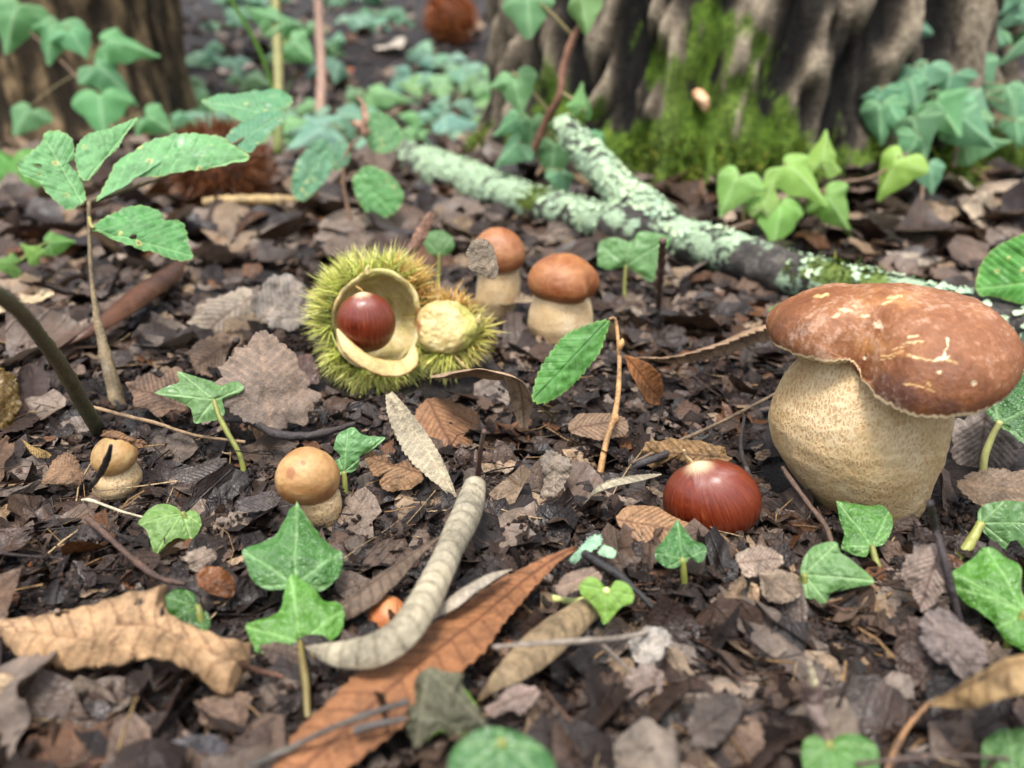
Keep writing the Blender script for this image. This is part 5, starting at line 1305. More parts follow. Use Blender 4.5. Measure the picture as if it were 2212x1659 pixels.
for lab, out, h, nv_, b, tp, c_, rp, sd_ in (
    ('pale mauve-brown crumpled leaf scrap between the jointed ivy stalk and a dark stick', [(1945, 1225), (1965, 1190), (2000, 1172), (2030, 1180), (2040, 1210), (2055, 1230), (2048, 1265), (2020, 1300), (1995, 1320), (1975, 1300), (1965, 1262), (1950, 1250)], .020, (0.8, 0.9, -0.2), (2030, 1185), (1985, 1315), (166, 146, 132), .16, 41),
    ('grey-mauve crumpled leaf under the big wet ivy leaf', [(1990, 1330), (2030, 1312), (2075, 1335), (2110, 1370), (2135, 1410), (2120, 1450), (2085, 1470), (2050, 1440), (2015, 1420), (1995, 1380)], .018, (0.8, 0.9, 0.2), (2000, 1325), (2115, 1455), (132, 118, 112), .14, 42),
    ('dark folded leaf behind the grey-mauve crumpled leaf', [(1930, 1360), (1965, 1330), (2000, 1345), (2015, 1400), (2000, 1460), (1965, 1490), (1935, 1440)], .012, (0.8, 0.8, -0.3), (1960, 1340), (1975, 1480), (96, 76, 66), .2, 43),
    ('grey dead leaf standing behind the large mushroom stem', [(2052, 920), (2090, 890), (2140, 888), (2180, 900), (2200, 950), (2185, 1010), (2150, 1045), (2100, 1040), (2062, 1000)], .016, (0.7, 1.0, -0.1), (2130, 890), (2110, 1040), (150, 136, 126), .08, 44),
    ('brown dead leaf with an orange stain, right of the large mushroom stem', [(2062, 1040), (2110, 1012), (2170, 1008), (2240, 1020), (2270, 1060), (2230, 1100), (2170, 1108), (2110, 1085)], .012, (0.9, 0.7, 0.1), (2065, 1040), (2260, 1070), (140, 118, 96), .08, 45),
    ('light fawn leaf scrap below the loose chestnut', [(1590, 1200), (1620, 1180), (1655, 1178), (1685, 1195), (1690, 1215), (1660, 1235), (1625, 1245), (1600, 1230)], .010, (1.0, 0.7, 0.1), (1595, 1215), (1685, 1205), (190, 168, 148), .12, 46),
    ('broken fawn leaf piece with a ragged edge near the low matt ivy leaf', [(1640, 1230), (1680, 1225), (1715, 1240), (1728, 1270), (1710, 1295), (1670, 1300), (1645, 1275)], .010, (1.0, 0.6, -0.2), (1645, 1240), (1715, 1285), (168, 148, 126), .18, 47),
    ('narrow curled brown leaf piece beside the ragged fawn piece', [(1562, 1300), (1580, 1262), (1605, 1240), (1615, 1258), (1605, 1300), (1585, 1335), (1568, 1340)], .012, (0.9, 0.8, 0.4), (1605, 1245), (1572, 1335), (150, 124, 96), .2, 48),
    ('short tan leaf strip standing beside the narrow curled brown piece', [(1610, 1300), (1622, 1262), (1638, 1268), (1636, 1310), (1628, 1345), (1612, 1335)], .010, (0.7, 1.0, -0.3), (1625, 1265), (1622, 1342), (186, 154, 118), .12, 49),
    ('lobed brown oak leaf lying left of the pale ivy seedling', [(268, 822), (300, 815), (320, 800), (345, 810), (372, 790), (395, 800), (385, 830), (410, 850), (400, 885), (370, 880), (345, 900), (320, 880), (290, 875), (285, 845)], .010, (1.0, 0.6, 0.0), (400, 880), (280, 830), (132, 104, 82), .1, 50),
    ('large grey-brown dead leaf with dark stem behind the pale ivy seedling', [(465, 830), (490, 775), (530, 735), (565, 712), (600, 725), (640, 760), (665, 810), (690, 850), (660, 905), (610, 925), (560, 915), (510, 890), (480, 865)], .012, (1.0, 0.9, 0.1), (585, 930), (560, 715), (138, 118, 102), .06, 51),
    ('pale crumpled dead leaf above the large grey-brown leaf', [(395, 690), (420, 655), (470, 640), (520, 618), (550, 640), (545, 690), (520, 730), (480, 745), (430, 740)], .016, (1.0, 0.9, -0.2), (545, 640), (410, 735), (178, 162, 142), .14, 52),
    ('ridged brown dead leaf with deep folds, left of the burr', [(400, 760), (440, 725), (490, 715), (520, 735), (500, 790), (470, 820), (425, 805)], .010, (1.0, 0.9, 0.1), (505, 735), (415, 795), (146, 120, 98), .16, 53),
    ('grey weathered leaf lying left of the burr spines', [(545, 640), (580, 600), (620, 590), (660, 610), (672, 660), (650, 700), (605, 705), (560, 690)], .014, (1.0, 0.9, 0.2), (560, 690), (655, 610), (160, 148, 136), .12, 54),
    ('dark red-brown leaf piece with a curved stem touching the burr spines', [(605, 790), (640, 770), (670, 765), (688, 800), (690, 825), (660, 828), (625, 825)], .012, (0.8, 0.9, 0.0), (680, 770), (615, 820), (104, 78, 68), .1, 55),
    ('light brown leaf under the forked black twig, above the scabbed mushroom', [(512, 872), (540, 890), (575, 915), (640, 920), (690, 960), (685, 990), (640, 985), (600, 995), (570, 975), (545, 930)], .009, (1.0, 0.6, 0.0), (515, 875), (685, 985), (172, 134, 96), .06, 56),
    ('flat brown leaf with a torn corner left of the tan button mushroom', [(90, 1040), (105, 1005), (140, 975), (165, 985), (175, 1015), (180, 1040), (140, 1045)], .010, (1.0, 0.7, 0.1), (95, 1035), (170, 990), (138, 108, 82), .1, 57),
    ('small yellowish pointed leaf scrap near the flat torn-cornered leaf', [(45, 945), (70, 962), (108, 978), (100, 990), (75, 985), (60, 968)], .012, (0.8, 0.9, 0.1), (45, 946), (105, 984), (190, 156, 96), .1, 58),
    ('yellow-brown mouldy leaf hanging at the foot of the olive twig', [(-40, 800), (5, 795), (35, 820), (45, 860), (35, 905), (10, 950), (-30, 960)], .022, (0.5, 1.0, 0.3), (10, 800), (10, 945), (132, 104, 48), .12, 59),
    ('grey tube-like leaf scrap standing up in the middle of the litter', [(1165, 990), (1185, 972), (1215, 985), (1235, 1002), (1222, 1045), (1225, 1075), (1195, 1090), (1165, 1080), (1172, 1040)], .018, (0.5, 1.0, -0.2), (1200, 980), (1195, 1085), (150, 136, 120), .14, 60),
    ('flat mottled brown leaf behind the thin brown seedling stem', [(1225, 905), (1260, 885), (1310, 888), (1350, 900), (1355, 930), (1320, 945), (1270, 942), (1235, 930)], .008, (1.0, 0.5, 0.0), (1230, 925), (1350, 905), (152, 124, 98), .08, 61),
    ('ragged ochre leaf behind the loose chestnut', [(1385, 985), (1400, 955), (1450, 945), (1510, 950), (1560, 965), (1575, 990), (1550, 1010), (1500, 1000), (1450, 990), (1410, 1005)], .012, (0.8, 0.8, 0.0), (1570, 985), (1395, 975), (162, 126, 80), .14, 62),
    ('whitish crumbled leaf skeleton lying on dark fragments', [(1355, 1385), (1385, 1360), (1425, 1352), (1450, 1375), (1440, 1410), (1410, 1435), (1375, 1425)], .012, (1.0, 0.7, 0.0), (1445, 1365), (1370, 1420), (186, 178, 168), .18, 63),
    ('pale mauve leaf fragment below the whitish leaf skeleton', [(1355, 1450), (1385, 1435), (1425, 1440), (1432, 1490), (1415, 1530), (1385, 1560), (1362, 1520), (1340, 1500)], .010, (1.0, 0.8, 0.1), (1425, 1440), (1385, 1555), (160, 140, 128), .12, 64),
    ('pinkish grey leaf scrap with notched edge, right of the dying ivy leaf', [(1042, 1530), (1075, 1510), (1105, 1480), (1135, 1478), (1165, 1490), (1150, 1520), (1128, 1545), (1105, 1535), (1085, 1540), (1060, 1548)], .010, (1.0, 0.7, 0.0), (1160, 1490), (1050, 1535), (164, 142, 130), .12, 65),
    ('fine ribbed grey-brown leaf by the end of the orange-brown leaf', [(1195, 1265), (1230, 1235), (1275, 1225), (1300, 1240), (1285, 1262), (1240, 1275), (1215, 1290)], .010, (1.0, 0.7, 0.0), (1200, 1275), (1295, 1235), (150, 128, 112), .06, 66),
    ('brown dead leaf resting on top of the tan button mushroom', [(215, 940), (232, 928), (255, 930), (285, 945), (312, 950), (318, 962), (300, 965), (270, 952), (240, 948)], .030, (0.7, 0.9, 0.0), (218, 940), (315, 958), (150, 112, 78), .2, 67),
    ('dark grey flat leaf right of the tan button mushroom', [(370, 1030), (410, 1010), (470, 985), (488, 995), (450, 1025), (400, 1040)], .008, (1.0, 0.5, 0.0), (375, 1034), (485, 990), (92, 80, 72), .04, 68),
    ('slate grey leaf piece beside the scabbed round mushroom', [(512, 1080), (560, 1062), (592, 1058), (605, 1080), (575, 1100), (520, 1102)], .008, (1.0, 0.5, 0.0), (515, 1090), (600, 1068), (98, 88, 84), .04, 69),
    ('pale grey leaf shred at the foot of the round mushroom, toward the tall ivy stem', [(560, 1395), (600, 1385), (640, 1400), (650, 1430), (610, 1440), (575, 1425)], .007, (1.0, 0.6, 0.0), (565, 1400), (645, 1425), (126, 106, 92), .1, 70),
    ('pinkish tan leaf half buried beneath the large torn tan leaf', [(420, 1510), (470, 1500), (535, 1495), (538, 1540), (520, 1590), (480, 1580), (440, 1560)], .008, (1.0, 0.6, 0.1), (430, 1515), (530, 1580), (168, 136, 112), .08, 71),
    ('slate grey leaf lying below the pinkish tan leaf', [(370, 1600), (420, 1585), (480, 1595), (500, 1640), (470, 1690), (400, 1680)], .008, (1.0, 0.6, 0.0), (375, 1610), (490, 1650), (92, 88, 92), .08, 72),
    ('orange crinkled leaf behind the dark shiny ivy leaf', [(420, 1240), (450, 1222), (485, 1228), (508, 1255), (500, 1290), (465, 1285), (435, 1270)], .010, (0.8, 0.8, 0.0), (430, 1245), (500, 1275), (140, 86, 44), .13, 73),
    ('white papery leaf scrap at the foot of the small pale ivy leaf', [(395, 1200), (420, 1185), (450, 1182), (470, 1200), (445, 1225), (415, 1230)], .010, (0.9, 0.8, 0.0), (400, 1220), (465, 1195), (186, 166, 146), .18, 74),
    ('dark wet leaf flap in the shade behind the white-tipped broken stick', [(1805, 1480), (1850, 1460), (1905, 1455), (1925, 1500), (1880, 1540), (1820, 1545)], .006, (1.0, 0.5, 0.0), (1815, 1500), (1920, 1480), (86, 76, 70), .06, 75),
    ('brown leaf with a crisp pale edge left of the white-tipped broken stick', [(1560, 1600), (1590, 1555), (1625, 1545), (1650, 1590), (1640, 1640), (1600, 1670), (1565, 1650)], .010, (1.0, 0.7, 0.1), (1580, 1560), (1610, 1665), (130, 106, 88), .14, 76),
    ('broad grey leaf scrap seen between the heart-shaped ivy and the slanting twig', [(1480, 1560), (1510, 1510), (1560, 1490), (1600, 1520), (1585, 1570), (1540, 1610), (1495, 1610)], .009, (1.0, 0.6, -0.1), (1490, 1590), (1590, 1525), (118, 104, 94), .14, 77),
    ('grey dead leaf stuck to the cap of the small mushroom under the branch', [(1008, 545), (1022, 520), (1050, 515), (1070, 540), (1078, 590), (1062, 602), (1035, 590), (1015, 580)], .052, (0.4, 1.0, 0.4), (1065, 600), (1020, 522), (140, 126, 108), .05, 78),
    ('upright twisted pinkish leaf between the burr and the small round ivy leaf', [(880, 545), (895, 505), (925, 460), (940, 458), (935, 490), (915, 525), (900, 552)], .034, (0.2, 1.0, 0.3), (892, 548), (937, 460), (176, 136, 112), .15, 79)):
    tl(lab, out, h, nv_, b, tip=tp, color=c_, ripple=rp, dome=0.08, seed=sd_, samp=170, rings=30, jag=0.085 if sd_ not in (50, 56, 61, 78, 73) else 0.03, teeth=0.03 if sd_ % 2 else 0.0, k=0.72, mat='dead_wet' if sum(c_) < 300 else ('dead' if sd_ % 3 else 'dead_pale'))
# dark rolled leaf, blurred, behind the seedling stem
dl('thick dark brown rolled leaf lying behind the seedling stem', [(138, 745, .008), (185, 710, .014), (240, 665, .018), (300, 615, .020), (355, 580, .018), (390, 560, .012)], [6, 34, 44, 44, 34, 12], color=(104, 66, 44), curl=[-150, -190, -190, -150], roll=[0, 0, 0], nu=90, nv=34, veins=10, ripple=0.04, seed=35, mat='dead_wet')

# ------------------------------------------------------------------ twigs that can be told apart
def tw(label, pts, r, color, forks=(), rough=0.35, name='twig', mat='twig', cat='twig'):
    P = gpts(pts); b = P[len(P) // 2].copy(); b[2] = float(ground_h(b[0], b[1]))
    rr = [hw(q, pts[0][0], pts[0][1]) for q in r]
    if not forks:
        V, F = tube(P, rr, rough=rough, seg=9, n=14 * len(pts), seed=len(label))
        o = ob(name, mesh('twig', V, F), M[mat], color=lin(*color, 0.75), base=b); return tag(o, label, cat)
    t = thing(name, b, label, cat)
    part('shaft', tubemesh('shaft', P, rr, rough=rough, seg=9, n=14 * len(pts), seed=3), M[mat], t, lin(*color, 0.75))
    for fp, fr in forks:
        part('fork', tubemesh('fork', gpts(fp), [hw(q, fp[0][0], fp[0][1]) for q in fr], rough=rough, seg=8, n=30), M[mat], t, lin(*color, 0.75))
    return t
tw('forked blackish twig lying between the burr and the scabbed round mushroom', [(480, 908, .012), (540, 910, .014), (590, 935, .015), (650, 942, .014), (720, 930, .013), (765, 915, .012)], [4, 6, 8, 8, 7, 4], (62, 54, 52), [([(545, 912, .014), (600, 905, .014), (660, 905, .014), (690, 895, .012)], [5, 4, 3])])
tw('long thin fawn twig crossing behind the tan button mushroom', [(195, 878, .012), (270, 898, .013), (340, 915, .013), (420, 940, .012), (530, 955, .010)], [3, 4, 4, 3, 3], (158, 130, 98))
tw('short curved dark stalk sticking up behind the pale ivy seedling', [(482, 832, .006), (490, 790, .020), (498, 755, .032), (512, 735, .038)], [4, 4, 4, 6], (66, 54, 48))
tw('thick olive-grey twig slanting up out of the litter left of the button mushroom', [(212, 930, .002), (172, 862, .024), (138, 800, .045), (92, 735, .066), (45, 675, .084), (-20, 625, .10)], [15, 14, 13, 11, 10, 9], (104, 100, 72), rough=0.15)
tw('upright reddish-brown stick beside the rolled grey leaf', [(1030, 1065, .004), (1034, 1010, .018), (1040, 960, .030), (1046, 930, .036)], [5, 5, 5, 4], (112, 82, 72))
tw('grey bark-flecked twig lying across the rolled khaki leaf', [(1065, 1398, .022), (1150, 1390, .024), (1250, 1385, .022), (1340, 1378, .018), (1400, 1365, .015)], [4, 5, 6, 6, 4], (150, 138, 124), [([(1290, 1382, .02), (1330, 1420, .016), (1375, 1462, .010), (1390, 1475, .008)], [4, 3, 3])])
tw('charred black twig near the end of the orange-brown leaf', [(1262, 1196, .014), (1300, 1220, .014), (1345, 1250, .013), (1400, 1300, .010), (1420, 1330, .008)], [8, 8, 8, 6, 5], (46, 44, 44))
tw('dark slender twig lying over the lower end of the orange-brown leaf', [(540, 1655, .014), (620, 1620, .015), (700, 1580, .017), (790, 1545, .018), (880, 1515, .018)], [6, 7, 7, 8, 8], (84, 78, 72))
tw('short twig with a bare pale notch, pointing at the dying ivy leaf', [(765, 1578, .016), (810, 1565, .017), (850, 1558, .017), (878, 1552, .017)], [8, 7, 6, 5], (84, 78, 74))
tw('thin brown twig running from the ochre leaf towards the large mushroom', [(1365, 1000, .012), (1440, 965, .014), (1530, 925, .016), (1610, 885, .016), (1685, 845, .016)], [3, 4, 4, 4, 3], (120, 100, 78))
tw('dark upright stick before the crumpled mauve scrap', [(2008, 1085, .038), (2020, 1140, .028), (2040, 1210, .022), (2060, 1290, .014), (2080, 1370, .005)], [5, 6, 6, 6, 5], (62, 52, 52))
tw('bent wiry stalk below the curled tan leaf', [(2005, 1520, .014), (1965, 1565, .012), (1935, 1615, .010), (1915, 1665, .008)], [5, 5, 6, 7], (150, 112, 76))
tw('slender twig lying along the lower litter past the heart-shaped ivy', [(1850, 1650, .018), (1950, 1640, .016), (2060, 1632, .014), (2180, 1640, .012), (2260, 1650, .01)], [4, 4, 4, 4, 4], (96, 78, 70))
tw('thin grey stick leaning by the white-tipped broken stick', [(1800, 1550, .004), (1825, 1490, .016), (1850, 1420, .030), (1858, 1405, .034)], [4, 4, 4, 3], (110, 96, 88))
tw('brown root-like twig winding below the small pale ivy leaf', [(190, 1120, .010), (240, 1165, .012), (290, 1210, .012), (345, 1248, .011), (400, 1262, .010)], [7, 6, 6, 6, 5], (96, 72, 60))
tw('bleached straw lying below the tan button mushroom', [(178, 1080, .010), (200, 1082, .014), (260, 1104, .012), (320, 1120, .010)], [3, 3, 3, 2], (224, 208, 176))
tw('yellowish dry straw standing in the shade of the large torn tan leaf', [(250, 1640, .006), (265, 1590, .012), (290, 1520, .020), (296, 1508, .022)], [3, 3, 3, 2], (190, 160, 110))
tw('blackened twig beside the loose chestnut pointing at the mushroom foot', [(1632, 1135, .006), (1640, 1080, .014), (1612, 1010, .016), (1600, 960, .018), (1608, 900, .020)], [5, 5, 5, 4, 4], (56, 50, 50))
tw('dark twig behind the loose chestnut', [(1366, 1008, .010), (1410, 992, .014), (1470, 968, .014), (1530, 942, .014)], [6, 7, 6, 4], (64, 60, 60))
tw('brown twig running from under the large mushroom towards the matt ivy leaf', [(1690, 1010, .016), (1740, 1080, .012), (1785, 1140, .010), (1800, 1190, .008)], [5, 5, 5, 4], (100, 78, 64))
tw('pale yellowish dead stem lying under the withered seedling', [(440, 437, .02), (520, 432, .022), (600, 432, .022), (680, 432, .02)], [9, 9, 9, 7], (186, 158, 108))
tw('beaded dead stalk standing before the lichened branch', [(1422, 665, .006), (1425, 610, .030), (1430, 560, .052), (1432, 520, .068)], [7, 6, 7, 5], (112, 92, 78), rough=0.7)
st_ = thing('broken_stick', g(1770, 1560), 'short rotten stick with a white splintered tip and pinkish bark', 'stick')
part('wood', tubemesh('wood', gpts([(1792, 1640, .006), (1776, 1570, .011), (1766, 1520, .014), (1756, 1474, .019)]), [0.0024, 0.0022, 0.0023, 0.0017], rough=0.9, seg=12, n=80, freq=420.0), M['twig'], st_, lin(104, 84, 78))
part('splinter', tubemesh('splinter', gpts([(1758, 1480, .020), (1754, 1462, .024), (1749, 1432, .030)]), [0.0009, 0.0005, 0.0002], rough=0.7, seg=8), M['twig'], st_, lin(236, 220, 180))
o = tw('black splinter lying across the tan button mushroom cap', [(240, 962, .040), (232, 990, .034), (218, 1020, .022), (195, 1052, .008)], [4, 6, 6, 4], (30, 26, 25))
pl = thing('lichen_scrap', g(1280, 1205), 'scrap of pale blue-green lichen by the point of the orange-brown leaf', 'lichen')
for q, (out, b) in enumerate((([(1228, 1208), (1255, 1180), (1275, 1160), (1295, 1155), (1300, 1172), (1280, 1190), (1255, 1205), (1240, 1218)], (1285, 1165)), ([(1290, 1195), (1305, 1178), (1330, 1190), (1325, 1205), (1305, 1202)], (1305, 1185)))):
    a = g(*b, 0.013); me, _ = traced('frond', out, a, nvec(1, 0.7, 0, a), b, pin=out[0], ripple=0.06, teeth=0.3, seed=q + 3, samp=90, rings=12)
    thick(part('frond', me, M['lichen'], pl, (0.55, 0.68, 0.66)), 0.0003)
# ------------------------------------------------------------------ repeated dead leaves and twigs of the litter
AVOID = [(1640, 600, 2230, 1130), (1430, 990, 1645, 1170), (670, 540, 1060, 870), (1130, 545, 1305, 745), (1005, 490, 1140, 700), (190, 935, 310, 1090), (590, 960, 745, 1145), (785, 1285, 890, 1365)]
def blocked(P, m=0):
    q, z = proj(np.atleast_2d(P))
    r = np.zeros(len(q), bool)
    for x0, y0, x1, y1 in AVOID:
        yb = y0 + (y1 - y0) * 0.55
        r |= (q[:, 0] > x0 - m) & (q[:, 0] < x1 + m) & (q[:, 1] > yb - m) & (q[:, 1] < y1 + m)
    return r
def in_trunk(x, y):
    return (np.hypot(x - TR[0], y - TR[1]) < 0.34) | (np.hypot(x - TL[0], y - TL[1]) < 0.30)

# where the things already built stand in the picture, so that loose litter does not bury them
MASK = np.zeros((190, 240), bool)
for q in HEROPX[HERO0:]:
    i = np.floor(q[:, 1] / 10).astype(int) + 10; j = np.floor(q[:, 0] / 10).astype(int) + 10
    ok = (i >= 0) & (i < 190) & (j >= 0) & (j < 240)
    MASK[i[ok], j[ok]] = True
def masked(P, rpx=0):
    q, z = proj(np.atleast_2d(P)); out = np.zeros(len(q), bool)
    for dx, dy in ((0, 0), (1, 0), (-1, 0), (0, 1), (0, -1), (.7, .7), (-.7, .7), (.7, -.7), (-.7, -.7)):
        i = np.clip(np.floor((q[:, 1] + dy * rpx) / 10).astype(int) + 10, 0, 189); j = np.clip(np.floor((q[:, 0] + dx * rpx) / 10).astype(int) + 10, 0, 239)
        out |= MASK[i, j]
        if np.isscalar(rpx) and rpx == 0: break
    return out
variants = []
for s in range(14):
    rg = np.random.default_rng(100 + s)
    L = 1.0; kind = s % 4
    bend = rg.normal(0, 0.16, 3)
    pts = [(0, 0, 0.02), (rg.normal(0, 0.03), 0.33, 0.05 + 0.09 * abs(bend[0])), (rg.normal(0, 0.05), 0.66, 0.05 + 0.09 * abs(bend[1])), (bend[2] * 0.3, 1.0, 0.02 + 0.12 * abs(bend[2]))]
    half = ([0.01, 0.13, 0.19, 0.15, 0.01], [0.02, 0.2, 0.28, 0.22, 0.03], [0.01, 0.10, 0.14, 0.11, 0.01], [0.03, 0.16, 0.24, 0.25, 0.1])[kind]
    cu = rg.choice([-150, -60, 40, 90, 150, 25, -30])
    # built at about 1:20 so that vein widths match the real size
    pts = np.array(pts) * 0.06; half = np.array(half) * 0.06
    me = loft('dead_leaf_shape', pts, half, curl=[cu * 0.5, cu, cu * 0.8], roll=[rg.normal(0, 15), rg.normal(0, 20)], nu=56, nv=20, teeth=(14, 0.15) if kind in (0, 2) else (0, 0), lobes=0.18 if kind == 3 else 0.0, veins=10, ripple=0.16, seed=s + 50, tear=0.22 if s % 3 == 0 else 0.05)
    av = np.empty(len(me.vertices) * 3, np.float32); me.vertices.foreach_get('co', av); av = av.reshape(-1, 3); av[:, 1] -= 0.03; me.vertices.foreach_set('co', av.ravel())
    variants.append(me)
mats = [M['dead'], M['dead_wet'], M['dead_pale'], M['dead_line']]
vmesh = {}
def variant(s, mi):
    if (s, mi) not in vmesh:
        me = variants[s].copy(); me.materials.clear(); me.materials.append(mats[mi]); vmesh[(s, mi)] = me
    return vmesh[(s, mi)]
CLS = [('dark brown wet dead leaf', 'dark wet leaves in the litter', [(70, 50, 40), (88, 64, 50), (58, 44, 38), (96, 70, 52)], 1),
       ('dull mid-brown dead leaf', 'mid-brown leaves in the litter', [(126, 94, 70), (138, 104, 76), (116, 82, 58)], 0),
       ('weathered grey-brown dead leaf', 'grey-brown leaves in the litter', [(148, 130, 114), (132, 116, 104), (160, 144, 128)], 2),
       ('loose tan dead leaf', 'tan leaves in the litter', [(186, 154, 118), (176, 142, 104)], 3)]
MARKS = [((1900, 1110), 'the large mushroom'), ((1535, 1160), 'the loose chestnut'), ((860, 850), 'the open burr'), ((1205, 740), 'the nicked brown mushroom'), ((1075, 690), 'the leaf-stuck mushroom'),
         ((252, 1080), 'the splintered button mushroom'), ((690, 1140), 'the scabbed mushroom'), ((835, 1365), 'the tiny orange mushroom'), ((640, 1270), 'the three-pointed ivy leaf'), ((300, 1440), 'the torn tan leaf'),
         ((950, 1400), 'the orange-brown leaf'), ((960, 1540), 'the dying ivy leaf'), ((1310, 1300), 'the heart-shaped ivy leaf'), ((1160, 1400), 'the rolled khaki leaf'), ((1780, 1290), 'the matt ivy leaf'), ((2140, 1330), 'the big wet ivy leaf'),
         ((2100, 1480), 'the hooked tan leaf'), ((1770, 1560), 'the broken stick'), ((1090, 1640), 'the broad dark ivy leaf'), ((528, 1034), 'the long-pointed ivy leaf'), ((262, 888), 'the spotted seedling'), ((1292, 1034), 'the one-leaf seedling'),
         ((760, 520), 'the withered seedling'), ((1400, 520), 'the lichened branch'), ((950, 400), 'the far end of the branch'), ((1750, 610), 'the thin end of the branch'), ((1450, 450), 'the mossy trunk'), ((1850, 440), 'the yellow-green ivy'),
         ((490, 462), 'the old brown burr'), ((200, 320), 'the brown trunk'), ((2000, 420), 'the drooping ivy shoots'), ((1500, 980), 'the ochre leaf'), ((1195, 1085), 'the tube-like leaf scrap'), ((212, 930), 'the olive twig'), ((975, 110), 'the far orange-brown burr'), ((600, 330), 'the tall grass blade'), ((690, 300), 'the pinkish sapling'), ((2180, 330), 'the ivy tangle')]
MP = np.array([g(*q[0]) for q in MARKS])
def near_mark(p):
    d = np.linalg.norm((MP - p)[:, :2], axis=1); k = int(np.argmin(d))
    v = (p - MP[k])[:2]; view = unit(MP[k][:2]); a = v @ view
    rel = 'behind' if a > 0.55 * d[k] else ('before' if a < -0.55 * d[k] else 'beside')
    return rel + ' ' + MARKS[k][1]
SHP = ['toothed', 'broad', 'narrow toothed', 'lobed']
def scatter_leaf(p, size, cls, rg):
    lab, grp, cols_, mi = CLS[cls]
    vi = int(rg.integers(0, 14))
    lab = ('torn ' if vi % 3 == 0 else '') + SHP[vi % 4] + ' ' + lab + ' ' + near_mark(p)
    o = bpy.data.objects.new('dead_leaf', variant(vi, mi)); col.objects.link(o)
    o.location = p; s = size / 0.06
    o.scale = (s * rg.uniform(0.8, 1.2), s, s * rg.uniform(0.7, 1.3))
    o.rotation_euler = (rg.normal(0, 0.28), rg.normal(0, 0.35), rg.uniform(0, 6.283))
    c = cols_[int(rg.integers(0, len(cols_)))]
    o.color = lin(*c, 0.62 * rg.uniform(0.75, 1.2)) + (1,)
    return tag(o, lab, 'leaf', grp)
rg = np.random.default_rng(77)
n = 0
while n < 290:
    zone = n % 5
    if zone < 3:
        px, py = rg.uniform(-120, 2330), rg.uniform(700, 1720)
        p = g(px, py, 0.001); size = rg.uniform(0.024, 0.056); cls = int(rg.choice(4, p=[0.36, 0.32, 0.22, 0.10]))
    else:
        px, py = rg.uniform(-100, 2300), rg.uniform(330, 720)
        p = g(px, py, 0.002); size = rg.uniform(0.035, 0.085); cls = int(rg.choice(4, p=[0.28, 0.34, 0.26, 0.12]))
    if blocked(p)[0] or in_trunk(p[0], p[1]) or p[1] > 2.2: continue
    if p[1] < 0.7 and masked(p, 0.58 * size * FPX / ((p - CAM) @ FWD))[0]: continue
    scatter_leaf(p + np.array([0, 0, rg.uniform(-0.001, 0.004)]), size, cls, rg); n += 1

tws = []
for s in range(8):
    r2 = np.random.default_rng(300 + s)
    pts = np.array([(0, 0, 0), (r2.normal(0, .05), .3, .03 * r2.normal()), (r2.normal(0, .07), .65, .03 * r2.normal()), (r2.normal(0, .1), 1, .02)]) * 0.06
    pts = pts - np.array([0, 0.03, 0])
    V, F = tube(pts, [0.0007, 0.0008, 0.0006, 0.0003], rough=0.5, seg=6, n=26, seed=s)
    me = mesh('twig_shape', V, F); me.materials.append(M['twig']); tws.append(me)
TCL = [('thin dark twig lying in the litter', 'dark twigs in the litter', [(58, 48, 44), (44, 40, 38), (76, 58, 48)]), ('thin pale straw-coloured twig in the litter', 'pale twigs in the litter', [(176, 146, 104), (150, 120, 90)])]
n = 0
while n < 230:
    px, py = rg.uniform(-80, 2300), rg.uniform(560, 1720)
    p = g(px, py, 0.005)
    if blocked(p)[0] or masked(p, 30)[0] or masked(p, 75)[0]: continue
    c = 0 if rg.uniform() < 0.68 else 1
    o = bpy.data.objects.new('twig', tws[int(rg.integers(0, 8))]); col.objects.link(o)
    o.location = p; s = rg.uniform(0.22, 0.6) * (1 if p[1] < 0.35 else 1.3); o.scale = (s * (0.7 if c else 1), s * rg.uniform(0.8, 1.4), s * (0.7 if c else 1))
    o.rotation_euler = (rg.normal(0.03, 0.18), 0, rg.uniform(0, 6.283))
    o.color = lin(*TCL[c][2][int(rg.integers(0, len(TCL[c][2])))], 0.75) + (1,)
    tag(o, TCL[c][0] + ' ' + near_mark(p), 'twig', TCL[c][1]); n += 1

